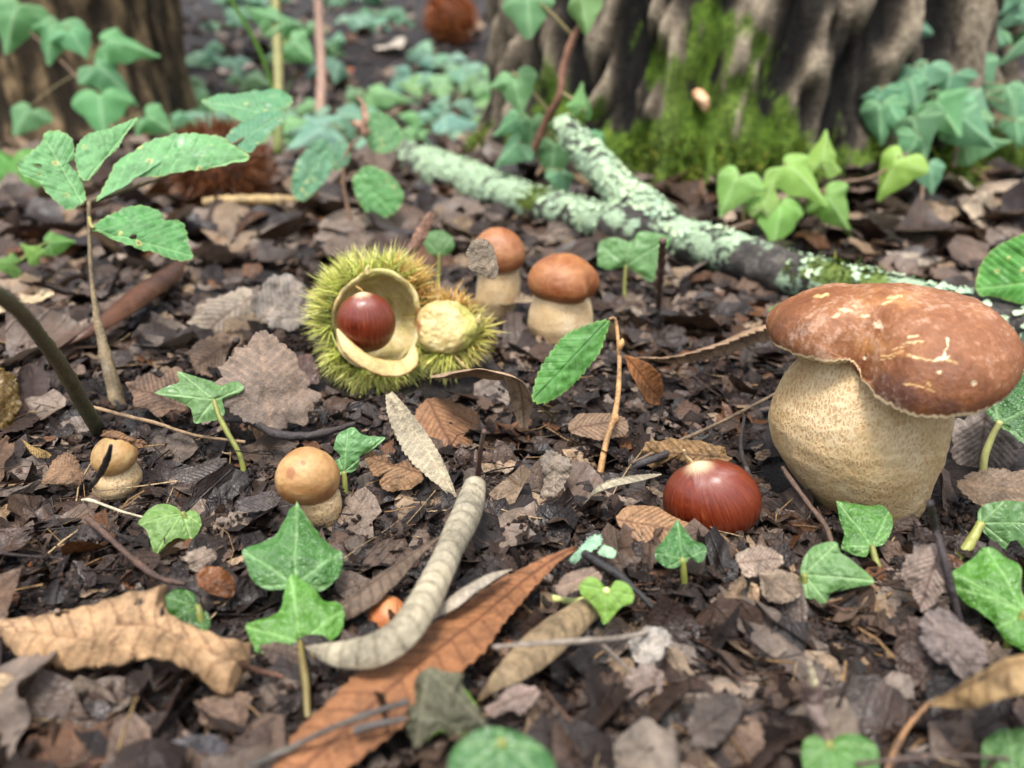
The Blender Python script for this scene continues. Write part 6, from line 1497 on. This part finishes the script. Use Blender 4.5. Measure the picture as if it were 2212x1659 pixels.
# ------------------------------------------------------------------ uncountable litter: leaf crumbs, soil crumbs, root hairs
PAL = np.array([1.0, 0.94, 0.88]) * np.array([lin(*c, 0.58) for c in [(54, 42, 37), (68, 52, 45), (84, 64, 53), (46, 38, 36), (98, 76, 62), (82, 70, 66), (120, 100, 86), (140, 124, 112), (160, 144, 130), (122, 82, 50), (180, 156, 128)]])
PW = np.array([.13, .13, .12, .11, .11, .11, .10, .07, .05, .03, .03])
def fragments(P, size, seed, K=11, lift=0.006, tiltsd=0.45, curl=0.5, pw=PW):
    rg = np.random.default_rng(seed); n = len(P)
    a = np.arange(K) * 2 * math.pi / K + rg.uniform(0, 6.28, (n, 1))
    asp = rg.uniform(0.4, 1.0, (n, 1))
    rr = rg.uniform(-1, 1, (n, K)); sm = (rr + np.roll(rr, 1, 1) + np.roll(rr, 2, 1) + np.roll(rr, -1, 1)) / 2.2
    rr = size[:, None] * np.clip(0.78 + 0.30 * sm + 0.14 * rg.uniform(-1, 1, (n, K)), 0.2, 1.4)
    X = rr * np.cos(a); Y = rr * np.sin(a) * asp
    dirn = rg.uniform(0, 6.28, (n, 1)); cu = np.clip(rg.normal(0, curl, (n, 1)), -0.75, 0.75) / size[:, None]
    def bendz(x, y):
        q = x * np.cos(dirn) + y * np.sin(dirn); return cu * q * q
    rings = [(X, Y), (X * 0.68, Y * 0.68), (X * 0.34, Y * 0.34)]
    pts = [np.stack([x, y, bendz(x, y) + size[:, None] * 0.10 * rg.uniform(-1, 1, x.shape)], -1) for x, y in rings] + [np.zeros((n, 1, 3))]
    Lc = np.concatenate(pts, 1)
    nr = np.stack([rg.normal(0, tiltsd, n).clip(-.8, .8), rg.normal(0, tiltsd, n).clip(-.8, .8) - 0.1, np.ones(n)], -1); nr /= np.linalg.norm(nr, axis=1)[:, None]
    tx = np.cross(nr, rg.normal(0, 1, (n, 3))); tx /= np.linalg.norm(tx, axis=1)[:, None]; ty = np.cross(nr, tx)
    V = P[:, None] + tx[:, None] * Lc[..., :1] + ty[:, None] * Lc[..., 1:2] + nr[:, None] * Lc[..., 2:]
    V[..., 2] += (rg.uniform(0, 1, n) * lift)[:, None]
    nvp = 3 * K + 1; o = np.arange(n)[:, None, None] * nvp; k = np.arange(K)
    Q = np.concatenate([np.stack([r * K + k, r * K + (k + 1) % K, (r + 1) * K + (k + 1) % K, (r + 1) * K + k], -1) for r in (0, 1)], 0)[None] + o
    Tt = np.stack([2 * K + k, 2 * K + (k + 1) % K, np.full(K, 3 * K), np.full(K, 3 * K)], -1)[None] + o
    F = Q.reshape(-1, 4)
    F2 = Tt.reshape(-1, 4)[:, :3]
    c = PAL[rg.choice(len(PAL), n, p=pw / pw.sum())] * rg.uniform(0.7, 1.25, (n, 1))
    c = np.where(c.sum(1, keepdims=True) < 0.16, c * 0.78, c)
    cc = np.repeat(np.clip(c, 0, 1), nvp, 0); off = rg.uniform(-0.7, 0.7, (n, 1))
    return V.reshape(-1, 3), F, F2, cc, (Lc[..., 0] / size[:, None] + off).ravel(), (Lc[..., 1] / size[:, None]).ravel()
def fragmesh(name, *a, **k):
    V, F, F2, cc, LX, LY = fragments(*a, **k)
    # all triangles: quads split once
    T = np.concatenate([F[:, [0, 1, 2]], F[:, [0, 2, 3]], F2], 0)
    return mesh(name, V, T, {'lx': LX, 'ly': LY}, cols={'col': cc})
def spread(n, x0, x1, y0, y1, seed, dens=None):
    rg = np.random.default_rng(seed)
    px = rg.uniform(x0, x1, n); py = rg.uniform(y0, y1, n)
    out = np.zeros((n, 3))
    # rays against the mean ground, then lifted to the relief
    r = FWD[None] + RGT[None] * ((px - W / 2) / FPX)[:, None] + UPV[None] * ((H / 2 - py) / FPX)[:, None]
    t = -CAM[2] / r[:, 2]
    out = CAM + r * t[:, None]
    out[:, 2] = ground_h(out[:, 0], out[:, 1])
    return out[~blocked(out, -10) & ~in_trunk(out[:, 0], out[:, 1])]
Pn_ = spread(11500, -250, 2460, 640, 1850, 5)
szn = (np.random.default_rng(6).gamma(2.2, 0.0025, len(Pn_)) + 0.0018) * np.where(Pn_[:, 1] < 0.24, 1.35, 1.0)
lit = ob('leaf_litter', fragmesh('leaf_litter', Pn_, np.where(masked(Pn_, 12), 0.5, 1.0) * np.minimum(szn, 0.016), 7, K=16, lift=0.0045, tiltsd=0.34), M['litter'])
tag(lit, 'dark crumbled leaf fragments carpeting the forest floor', 'leaf litter', kind='stuff')
Pm_ = spread(4200, -250, 2460, 470, 800, 25)
Pm_ = Pm_[Pm_[:, 1] < 1.2]
litm = ob('leaf_litter', fragmesh('leaf_litter_mid', Pm_, np.where(masked(Pm_, 10), 0.6, 1.0) * (np.random.default_rng(26).gamma(2.4, 0.0035, len(Pm_)) + 0.003).clip(0, 0.024), 27, K=13, lift=0.006, tiltsd=0.36, pw=np.array([.06, .08, .10, .06, .12, .11, .15, .13, .09, .04, .06])), M['litter'])
tag(litm, 'broken dead leaves lying thick between the burr and the fallen branch', 'leaf litter', kind='stuff')
def farpts(n, seed):
    rg = np.random.default_rng(seed)
    y = 0.55 + rg.gamma(1.6, 0.75, n); x = rg.uniform(-1, 1, n) * (0.55 + y * 0.95) + 0.0
    P = np.stack([x, y, ground_h(x, y)], -1)
    return P[~in_trunk(x, y) & (y < 9)]
Pf = farpts(11000, 9)
lit2 = ob('leaf_litter', fragmesh('leaf_litter_far', Pf, np.random.default_rng(10).uniform(0.012, 0.038, len(Pf)) , 11, lift=0.02, K=9, tiltsd=0.4, curl=0.45, pw=np.array([.03, .05, .09, .03, .12, .10, .16, .15, .12, .06, .09])), M['litter'])
tag(lit2, 'dead leaves covering the rising ground between and behind the trees', 'leaf litter', kind='stuff')
# side and rear ground, seen only from other positions
rg = np.random.default_rng(19)
x = rg.uniform(-2.2, 2.2, 9000); y = rg.uniform(-1.2, 1.0, 9000)
Ps = np.stack([x, y, ground_h(x, y)], -1); q_, z_ = proj(Ps)
Ps = Ps[~((z_ > 0) & (np.abs(q_[:, 0] - W / 2) < W / 2 + 150) & (q_[:, 1] < 1800))]
lit3 = ob('leaf_litter', fragmesh('leaf_litter_sides', Ps, rg.uniform(0.008, 0.03, len(Ps)), 13, lift=0.01, K=9), M['litter'])
tag(lit3, 'dead leaf fragments on the ground round the clearing', 'leaf litter', kind='stuff')

# soil crumbs: lumpy little solids
def crumbs(P, size, seed):
    rg = np.random.default_rng(seed); n = len(P)
    ph = (1 + 5 ** 0.5) / 2
    I = np.array([(-1, ph, 0), (1, ph, 0), (-1, -ph, 0), (1, -ph, 0), (0, -1, ph), (0, 1, ph), (0, -1, -ph), (0, 1, -ph), (ph, 0, -1), (ph, 0, 1), (-ph, 0, -1), (-ph, 0, 1)]) / 1.9
    FI = np.array([(0, 11, 5), (0, 5, 1), (0, 1, 7), (0, 7, 10), (0, 10, 11), (1, 5, 9), (5, 11, 4), (11, 10, 2), (10, 7, 6), (7, 1, 8), (3, 9, 4), (3, 4, 2), (3, 2, 6), (3, 6, 8), (3, 8, 9), (4, 9, 5), (2, 4, 11), (6, 2, 10), (8, 6, 7), (9, 8, 1)])
    V = P[:, None] + I[None] * size[:, None, None] * rg.uniform(0.55, 1.35, (n, 12, 1)) * rg.uniform(0.6, 1.3, (n, 1, 3))
    F = FI[None] + np.arange(n)[:, None, None] * 12
    c = np.array([lin(*q, 0.65) for q in [(44, 30, 24), (56, 39, 30), (34, 25, 21), (68, 47, 35)]])[rg.integers(0, 4, n)] * rg.uniform(0.7, 1.3, (n, 1))
    return mesh('crumbs', V.reshape(-1, 3), F.reshape(-1, 3), cols={'col': np.repeat(c, 12, 0)})
rg = np.random.default_rng(41)
Pc1 = spread(9000, -150, 2360, 640, 1800, 42); Pc1[:, 2] += rg.uniform(0, 0.003, len(Pc1))
chains = []
for k in range(70):
    x, y = rg.uniform(0, 2212), rg.uniform(850, 1659); a = rg.uniform(0, 6.28)
    for j in range(int(rg.integers(15, 55))):
        a += rg.normal(0, 0.25); x += 5 * math.cos(a); y += 3 * math.sin(a); chains.append((x + rg.normal(0, 3), y + rg.normal(0, 3)))
r_ = np.array([ray(x, y) for x, y in chains]); tt_ = -CAM[2] / r_[:, 2]; Pk = CAM + r_ * tt_[:, None]
Pk[:, 2] = ground_h(Pk[:, 0], Pk[:, 1]) + rg.uniform(0.004, 0.009, len(Pk)); Pk = Pk[~blocked(Pk, -10) & ~masked(Pk)]
# a soil lump against the mouldy pale leaf at the lower left and beside the burr
def lump(px, py, w, h, n, z):
    b = g(px, py); s = w * dep(px, py) / FPX
    q = rg.normal(0, 0.45, (n, 3)) * np.array([s, s * 0.7, s * h]); q[:, 2] = np.abs(q[:, 2]) + z
    return b + q
Lm = np.vstack([lump(105, 1500, 60, 0.8, 420, .004), lump(635, 770, 40, 0.7, 260, .004), lump(2050, 1130, 90, 0.25, 420, .002), lump(720, 1090, 30, 0.4, 120, .004), lump(1910, 1120, 130, 0.12, 300, .001), lump(120, 1480, 30, 1.0, 150, .01)])
PP = np.vstack([Pc1, Pk, Lm])
sz = np.concatenate([rg.gamma(2, 0.00045, len(Pc1)) + 0.0004, rg.uniform(0.0004, 0.0011, len(Pk)), rg.uniform(0.0005, 0.0013, len(Lm))])
cr = ob('soil_crumbs', crumbs(PP, sz, 43), M['crumb'])
tag(cr, 'dark crumbly humus scattered between the leaves', 'soil', kind='stuff')
# fine rootlets and needles
def hairs(P, seed, L0, L1, w):
    rg = np.random.default_rng(seed); n = len(P)
    a = rg.uniform(0, 6.28, n); d = np.stack([np.cos(a), np.sin(a), rg.normal(0.05, 0.3, n)], -1); d /= np.linalg.norm(d, axis=1)[:, None]
    s = np.stack([-np.sin(a), np.cos(a), np.zeros(n)], -1); up = np.cross(d, s) * -1
    L = rg.uniform(L0, L1, n)[:, None]; ww = (w * rg.uniform(0.5, 1.5, n))[:, None]; be = rg.normal(0, 0.15, (n, 1))
    rows = []
    for t in (-0.5, -0.17, 0.17, 0.5):
        c = P + d * L * t + s * L * be * (t * t * 4 - 1) + np.array([0, 0, 1]) * 0.002
        rows += [c + s * ww, c - s * ww * .5 + up * ww * .87, c - s * ww * .5 - up * ww * .87]
    V = np.stack(rows, 1); o = np.arange(n)[:, None] * 12; F = []
    for r in range(3):
        for i in range(3): F.append(np.concatenate([o + r * 3 + i, o + r * 3 + (i + 1) % 3, o + r * 3 + 3 + (i + 1) % 3, o + r * 3 + 3 + i], 1))
    c = np.array([lin(*q, 0.8) for q in [(60, 46, 40), (150, 118, 80), (186, 160, 120), (96, 70, 54), (44, 36, 34)]])[rg.choice(5, n, p=[.35, .18, .1, .2, .17])]
    return mesh('rootlets', V.reshape(-1, 3), np.concatenate(F, 0), cols={'col': np.repeat(c, 12, 0)})
Ph = spread(1700, -150, 2360, 680, 1800, 51); Ph = Ph[~masked(Ph)]; Ph[:, 2] += np.random.default_rng(5).uniform(0.001, 0.006, len(Ph))
ht = ob('rootlets', hairs(Ph, 52, 0.006, 0.028, 0.00028), M['crumb'])
tag(ht, 'fine dry rootlets and needles strewn through the litter', 'rootlets', kind='stuff')
# ------------------------------------------------------------------ blurred greenery
def gen_ivy(seed):
    """A generic ivy blade about 1 unit wide in its own XY plane, stalk joint at the origin, tip along +Y."""
    rg = np.random.default_rng(seed)
    pts = np.array([(0, 0.0), (0.16, -0.16), (0.34, -0.12), (0.5, 0.08), (0.36, 0.26), (0.30, 0.42), (0.14, 0.68), (0, 0.92), (-0.14, 0.68), (-0.30, 0.42), (-0.36, 0.26), (-0.5, 0.08), (-0.34, -0.12), (-0.16, -0.16)])
    pts = pts * (1 + rg.normal(0, 0.07, pts.shape))
    O = spline(np.vstack([pts, pts[:1]]), 61)[:-1]; c = np.array([0, 0.2]); t = np.linspace(0, 1, 9)[:, None, None]
    P2 = c + (O - c)[None] * t
    vein = np.zeros(P2.shape[:2])
    for tp in ((0, .9), (.45, .1), (-.45, .1), (.3, -.12), (-.3, -.12)):
        vein = np.maximum(vein, np.exp(-(seg_d(P2, (0, 0.02), tp) / 0.03) ** 2))
    tt = np.broadcast_to(t[..., 0], vein.shape)
    z = -0.16 * tt ** 2 - 0.12 * np.abs(P2[..., 0]) + 0.06 * fbm(P2[..., 0] * 3, P2[..., 1] * 3, 2, seed)
    return mesh('ivy_blade', np.concatenate([P2, z[..., None]], -1).reshape(-1, 3), gridF(9, 60, True), {'vein': vein, 'edge': tt})
IVM = []
for s in range(6):
    for mk in ('ivy', 'ivy_young'):
        me = gen_ivy(s); me.materials.append(M[mk]); IVM.append(me)
def put_leaf(th, p, n, tip, size, color, young, rg, name='leaf'):
    me = IVM[int(rg.integers(0, 6)) * 2 + (1 if young else 0)]
    o = bpy.data.objects.new(name, me); col.objects.link(o); o.parent = th
    n = unit(n); y = unit(np.asarray(tip) - n * (np.asarray(tip) @ n)); x = np.cross(y, n)
    from mathutils import Matrix
    m = Matrix(((x[0], y[0], n[0]), (x[1], y[1], n[1]), (x[2], y[2], n[2])))
    o.rotation_euler = m.to_euler(); o.scale = (size,) * 3
    o.location = p - BASES[th.name]
    o.color = tuple(color) + (1,)
    return o
rg = np.random.default_rng(90)
def vine(label, stem_pts, leaves, color, young=False, stemcol=(110, 88, 70), r=0.0016, group=None):
    """stem_pts: [(px,py,depth)], leaves: [(px,py,size in px,dpx,dpy tip direction)] at the depth of the nearest stem point."""
    S = np.array([at(*q) for q in stem_pts])
    b = S[-1].copy(); t = thing('ivy_vine', b, label, 'ivy', group)
    st = part('stem', tubemesh('stem', S, [r * 0.8, r, r * 1.2], seg=7, rough=0.2, n=8 * len(S)), M['twig'], t, lin(*stemcol))
    sp = np.array([(q[0], q[1]) for q in stem_pts], float); sdp = np.array([q[2] for q in stem_pts])
    C = spline(S, 60); cpx, cz = proj(C)
    for (x, y, s, dx, dy) in leaves:
        k = int(np.argmin(np.hypot(cpx[:, 0] - x, cpx[:, 1] - y)))
        d = cz[k] - 0.012; tip = RGT * dx - UPV * dy
        size = s * d / FPX
        p = at(x, y, d) - unit(tip) * size * 0.38
        nn = nvec(rg.uniform(0.3, 1.0), 1.0, rg.normal(0, 0.35), p)
        c = np.array(lin(*color)) * rg.uniform(0.75, 1.15) * np.array([rg.uniform(0.85, 1.1), 1, rg.uniform(0.8, 1.15)])
        put_leaf(t, p, nn, tip, size, np.clip(c * 0.62, 0, 1), young, rg)
        part('petiole', tubemesh('petiole', [C[k], (C[k] + p) / 2 + np.array([0, 0, 0.002]), p], [r * 0.45, r * 0.4], seg=5, n=8), M['stem_green'], t, lin(130, 120, 80))
    return t
Y = (176, 226, 118); Gc = (128, 190, 132); Gp = (150, 206, 132)
vine('bright yellow-green young ivy trailing at the foot of the mossy trunk', [(1960, 330, .66), (1890, 380, .64), (1800, 400, .62), (1730, 440, .61), (1650, 470, .60), (1560, 500, .60)],
     [(1578, 412, 112, -.3, .6), (1680, 475, 128, -.2, 1), (1722, 388, 125, .4, .5), (1803, 452, 105, .4, .6), (1782, 325, 95, .2, -1), (1918, 370, 115, -.5, .6), (1655, 425, 85, .2, -.6)], Y, True)
vine('ivy stem with two big pale leaves hanging before the dark side of the mossy trunk', [(1300, -40, .66), (1270, 30, .67), (1240, 78, .68), (1218, 140, .69), (1208, 210, .70), (1180, 260, .72), (1150, 330, .74)],
     [(1142, 30, 120, .1, 1), (1262, 22, 115, .2, 1), (1115, 195, 105, .2, 1), (1265, 212, 72, .1, -1)], Gp, True, stemcol=(140, 100, 80), r=0.0034)
vine('cluster of ivy leaves at the shaded left foot of the mossy trunk', [(1190, 250, .76), (1180, 330, .75), (1160, 380, .74)],
     [(1150, 290, 95, 0, 1), (1195, 345, 100, -.1, 1), (1098, 325, 85, -.6, .5), (1100, 265, 75, -.5, .3), (1300, 320, 80, .5, .6), (1215, 395, 70, .1, 1)], Gc, False)
ivl = []
for k in range(13): ivl.append((rg.uniform(1895, 2010), rg.uniform(-10, 300), rg.uniform(62, 105), rg.normal(0, .5), 1))
vine('ivy climbing the right flank of the mossy trunk', [(1985, -40, .80), (1965, 40, .79), (1950, 130, .78), (1960, 220, .77), (1990, 320, .74), (2010, 420, .70)], ivl, (120, 182, 136))
ivl = []
for k in range(22): ivl.append((rg.uniform(2040, 2240), rg.uniform(-10, 330), rg.uniform(65, 120), rg.normal(0, .7), rg.uniform(.2, 1)))
vine('dense ivy tangle beyond the right flank of the mossy trunk', [(2230, -40, .86), (2150, 60, .84), (2110, 160, .82), (2080, 250, .79), (2060, 360, .74)], ivl, (132, 192, 142))
ivl = [(1985, 290, 110, .3, 1), (2010, 380, 80, .1, 1), (1970, 320, 80, -.4, .8), (2040, 250, 120, .5, .8), (2100, 280, 120, .5, .5), (2050, 190, 90, -.2, .9)]
vine('drooping ivy shoots at the right foot of the mossy trunk', [(2060, 180, .74), (2020, 260, .73), (2000, 340, .71), (1990, 440, .68)], ivl, (112, 172, 122), r=0.0014)
vine('ivy growing up before the brown trunk without moss', [(20, -40, 1.0), (60, 60, 1.0), (150, 150, .98), (230, 240, .95), (250, 330, .90)],
     [(30, 50, 130, -.2, .8), (112, 82, 120, -.1, 1), (262, 92, 110, 1, .1), (238, 160, 110, .7, .5), (222, 240, 130, .2, 1), (335, 262, 85, .8, .5), (55, 262, 90, -.3, 1), (165, 85, 90, .5, .8)], (122, 186, 122), True)
vine('low bright green weed at the foot of the brown trunk', [(15, 350, .86), (30, 400, .84), (20, 450, .80)], [(25, 380, 130, -.4, .3), (70, 410, 80, .6, .2), (5, 340, 90, -.4, -.5)], (112, 186, 78), True)
vine('small bright weed leaning over dark litter left of the button mushroom', [(130, 518, .52), (90, 530, .53), (30, 575, .54), (0, 600, .55)], [(125, 520, 62, 1, -.2), (70, 545, 50, -.6, -.3), (15, 575, 60, -.7, .2)], (140, 196, 96), True, stemcol=(130, 150, 80), r=0.001)
# tall grass-like blade and bare stalks
gb = g(600, 330)
t = thing('grass_blade', gb, 'tall green grass blade arching before the gap between the trunks', 'grass')
me = loft('blade', [at(600, 330, .95), at(590, 190, .93), (at(555, 90, .91)), at(490, -20, .88)], [0.006, 0.0085, 0.0085, 0.006], curl=60, roll=[60, 60, 50], nu=40, nv=10, veins=0, seed=3)
part('blade', me, M['ivy_young'], t, lin(140, 196, 92, 0.62))
me = loft('blade', [at(605, 330, .95), at(612, 260, .96), at(620, 200, .97), at(640, 150, .98)], [0.004, 0.005, 0.004, 0.001], curl=60, roll=60, nu=24, nv=8, veins=0, seed=4)
part('blade', me, M['ivy_young'], t, lin(126, 184, 100, 0.62))
t = thing('sapling', g(598, 330), 'thin yellowish sapling stem with small green leaves beside the tall grass blade', 'sapling')
part('stem', tubemesh('stem', [at(594, -60, 1.05), at(598, 60, 1.04), at(602, 180, 1.02), at(600, 330, 1.0)], [.0055, .006, .0065, .007], seg=9, rough=0.15), M['twig'], t, lin(138, 134, 84))
for (x, y, s, dx, dy) in ((640, 40, 95, .8, -.2), (650, 105, 85, .6, .5), (560, 30, 60, -.7, -.3)):
    d = 1.03; tip = RGT * dx - UPV * dy; p = at(x, y, d) - unit(tip) * s * d / FPX * .4
    put_leaf(t, p, nvec(.5, 1, rg.normal(0, .3), p), tip, s * d / FPX, np.array(lin(132, 192, 128)) * .62, True, rg)
    part('petiole', tubemesh('petiole', [at(598, y + 5, 1.035), p], [.001, .0008], seg=5, n=5), M['stem_green'], t, lin(150, 150, 90))
t = thing('sapling', g(688, 300), 'thin pinkish bare sapling stem in the gap between the trunks', 'sapling')
part('stem', tubemesh('stem', [at(684, -60, 1.75), at(690, 60, 1.74), at(694, 170, 1.7), at(688, 300, 1.6)], [.009, .010, .010, .011], seg=9, rough=0.15), M['twig'], t, lin(160, 128, 110))
# ivy plants on the rising ground between the trunks
def small_ivy(px, py, n, s0, s1, color, label, group, young=False):
    b = g(px, py)
    t = thing('ivy_plant', b, label + ' ' + near_mark(b), 'ivy', group)
    for k in range(n):
        a = rg.uniform(0, 6.28); h = rg.uniform(0.02, 0.06); s = rg.uniform(s0, s1)
        p = b + np.array([math.cos(a) * s * .8, math.sin(a) * s * .5, h])
        tip = np.array([math.cos(a), math.sin(a) * .5 - .3, -0.25])
        c = np.array(lin(*color)) * rg.uniform(.75, 1.15) * np.array([rg.uniform(.85, 1.1), 1, rg.uniform(.85, 1.15)]) * .62
        put_leaf(t, p, nvec(1.0, rg.uniform(.3, 1.0), rg.normal(0, .4), p), tip, s, np.clip(c, 0, 1), young, rg)
        part('petiole', tubemesh('petiole', [b, b * .4 + p * .6 + np.array([0, 0, .008]), p], [.0012, .001], seg=5, n=8), M['stem_green'], t, lin(110, 110, 70))
    return t
for k in range(32):
    px = rg.uniform(440, 1035); py = 60 + 290 * rg.uniform(0, 1) ** 0.8
    small_ivy(px, py, int(rg.integers(3, 6)), .045, .095, (142, 192, 160) if rg.uniform() < .6 else (142, 194, 128), 'ivy plant in the gap between the two trunks', 'ivy in the gap between the trunks')
for k in range(14):
    px = rg.uniform(2060, 2230); py = rg.uniform(150, 330)
    small_ivy(px, py, 3, .03, .05, (124, 186, 130), 'low ivy plant beyond the mossy trunk', 'ivy beyond the mossy trunk')
for k in range(7):
    px = rg.uniform(330, 470); py = rg.uniform(240, 330)
    small_ivy(px, py, 3, .03, .05, (120, 184, 126), 'ivy plant at the foot of the trees', 'ivy at the foot of the brown trunk')
for k in range(12):
    px = rg.uniform(480, 1030); py = rg.uniform(-60, 70)
    small_ivy(px, max(py, 12), 4, .05, .09, (96, 150, 110), 'leafy ground plant on the far slope', 'plants on the far slope')
# small pale bracket on the bark and pale scraps of fallen leaf
q_ = at(1515, 215, .782)
br = ob('bracket_fungus', tubemesh('bracket', [q_ + np.array([-.006, 0.01, .008]), q_ + np.array([0, -.004, 0]), q_ + np.array([.005, -.004, -.010])], [.002, .0065, .003], rough=.6, seg=12), M['small_cap'], color=lin(226, 180, 140), base=q_)
tag(br, 'small pale orange bracket fungus on the furrowed bark above the moss', 'fungus')
# old brown burrs
def old_burr(px, py, r, label, seed, color):
    b = g(px, py); c = b + np.array([0, 0, r * .8]); t = thing('chestnut_burr', b, label, 'burr')
    rg2 = np.random.default_rng(seed)
    th = np.linspace(0, math.pi, 24)[:, None]; a = (np.arange(36) * 2 * math.pi / 36)[None]
    D = np.stack([np.sin(th) * np.cos(a), np.sin(th) * np.sin(a), np.cos(th) + 0 * a], -1)
    P = c + D * r * .72
    part('husk', mesh('husk', P.reshape(-1, 3), gridF(24, 36, True)[:, ::-1]), M['twig'], t, lin(*color, .5))
    n = 1500; d = rg2.normal(0, 1, (n, 3)); d /= np.linalg.norm(d, axis=1)[:, None]; d2 = d + rg2.normal(0, .35, (n, 3)); d2 /= np.linalg.norm(d2, axis=1)[:, None]
    p = c + d * r * .7; s = np.cross(d2, rg2.normal(0, 1, (n, 3))); s /= np.linalg.norm(s, axis=1)[:, None]; s2 = np.cross(d2, s); w = r * .018
    V = np.stack([p + s * w, p - s * w * .5 + s2 * w, p - s * w * .5 - s2 * w, p + d2 * r * rg2.uniform(.25, .5, (n, 1))], 1); o = np.arange(n)[:, None] * 4
    F = np.concatenate([np.concatenate([o, o + 1, o + 3], 1), np.concatenate([o + 1, o + 2, o + 3], 1), np.concatenate([o + 2, o, o + 3], 1)], 0)
    cc = np.repeat(np.array(lin(*color)) * rg2.uniform(.6, 1.2, (n, 1)), 4, 0)
    part('spines', mesh('spines', V.reshape(-1, 3), F, cols={'col': cc}, smooth=False), M['spine'], t, kind='stuff')
old_burr(490, 462, .052, 'old dark brown chestnut burr under the long seedling leaves', 5, (120, 72, 40))
old_burr(975, 92, .085, 'old orange-brown chestnut burr far back in the gap between the trunks', 6, (176, 104, 56))
# pale dry leaves that show as light spots far back
for k, (px, py, s, c) in enumerate([(510, 150, .07, (226, 204, 188)), (845, 105, .085, (214, 200, 180)), (1000, 210, .06, (210, 176, 160)), (620, 480, .07, (196, 176, 148)), (330, 410, .05, (206, 172, 150)), (2060, 400, .06, (206, 190, 160)), (2140, 420, .10, (166, 146, 126)),
                                    (1900, 500, .055, (200, 184, 164)), (1960, 470, .06, (186, 168, 150)), (2040, 520, .07, (190, 172, 150)), (1980, 560, .05, (180, 164, 144)), (900, 340, .06, (190, 160, 130)), (1010, 330, .06, (196, 150, 120)), (720, 170, .08, (190, 120, 90)), (920, 250, .06, (150, 80, 62)), (2120, 470, .06, (196, 176, 150)), (1090, 660, .05, (178, 158, 132)), (10, 680, .05, (206, 184, 146)), (330, 620, .045, (186, 166, 138)), (620, 230, .06, (216, 196, 180))]):
    p = g(px, py, .008); o = bpy.data.objects.new('dead_leaf', variant(k % 14, 2)); col.objects.link(o)
    o.location = p; s_ = s / .06 * (1.6 if py < 300 else 1.1); o.scale = (s_ * 1.2, s_, s_); o.rotation_euler = (rg.normal(0, .3), rg.normal(0, .3), rg.uniform(0, 6.28)); o.color = lin(*c, .75) + (1,)
    tag(o, 'pale dry leaf on the ground ' + near_mark(p), 'leaf', 'pale dry leaves further back')
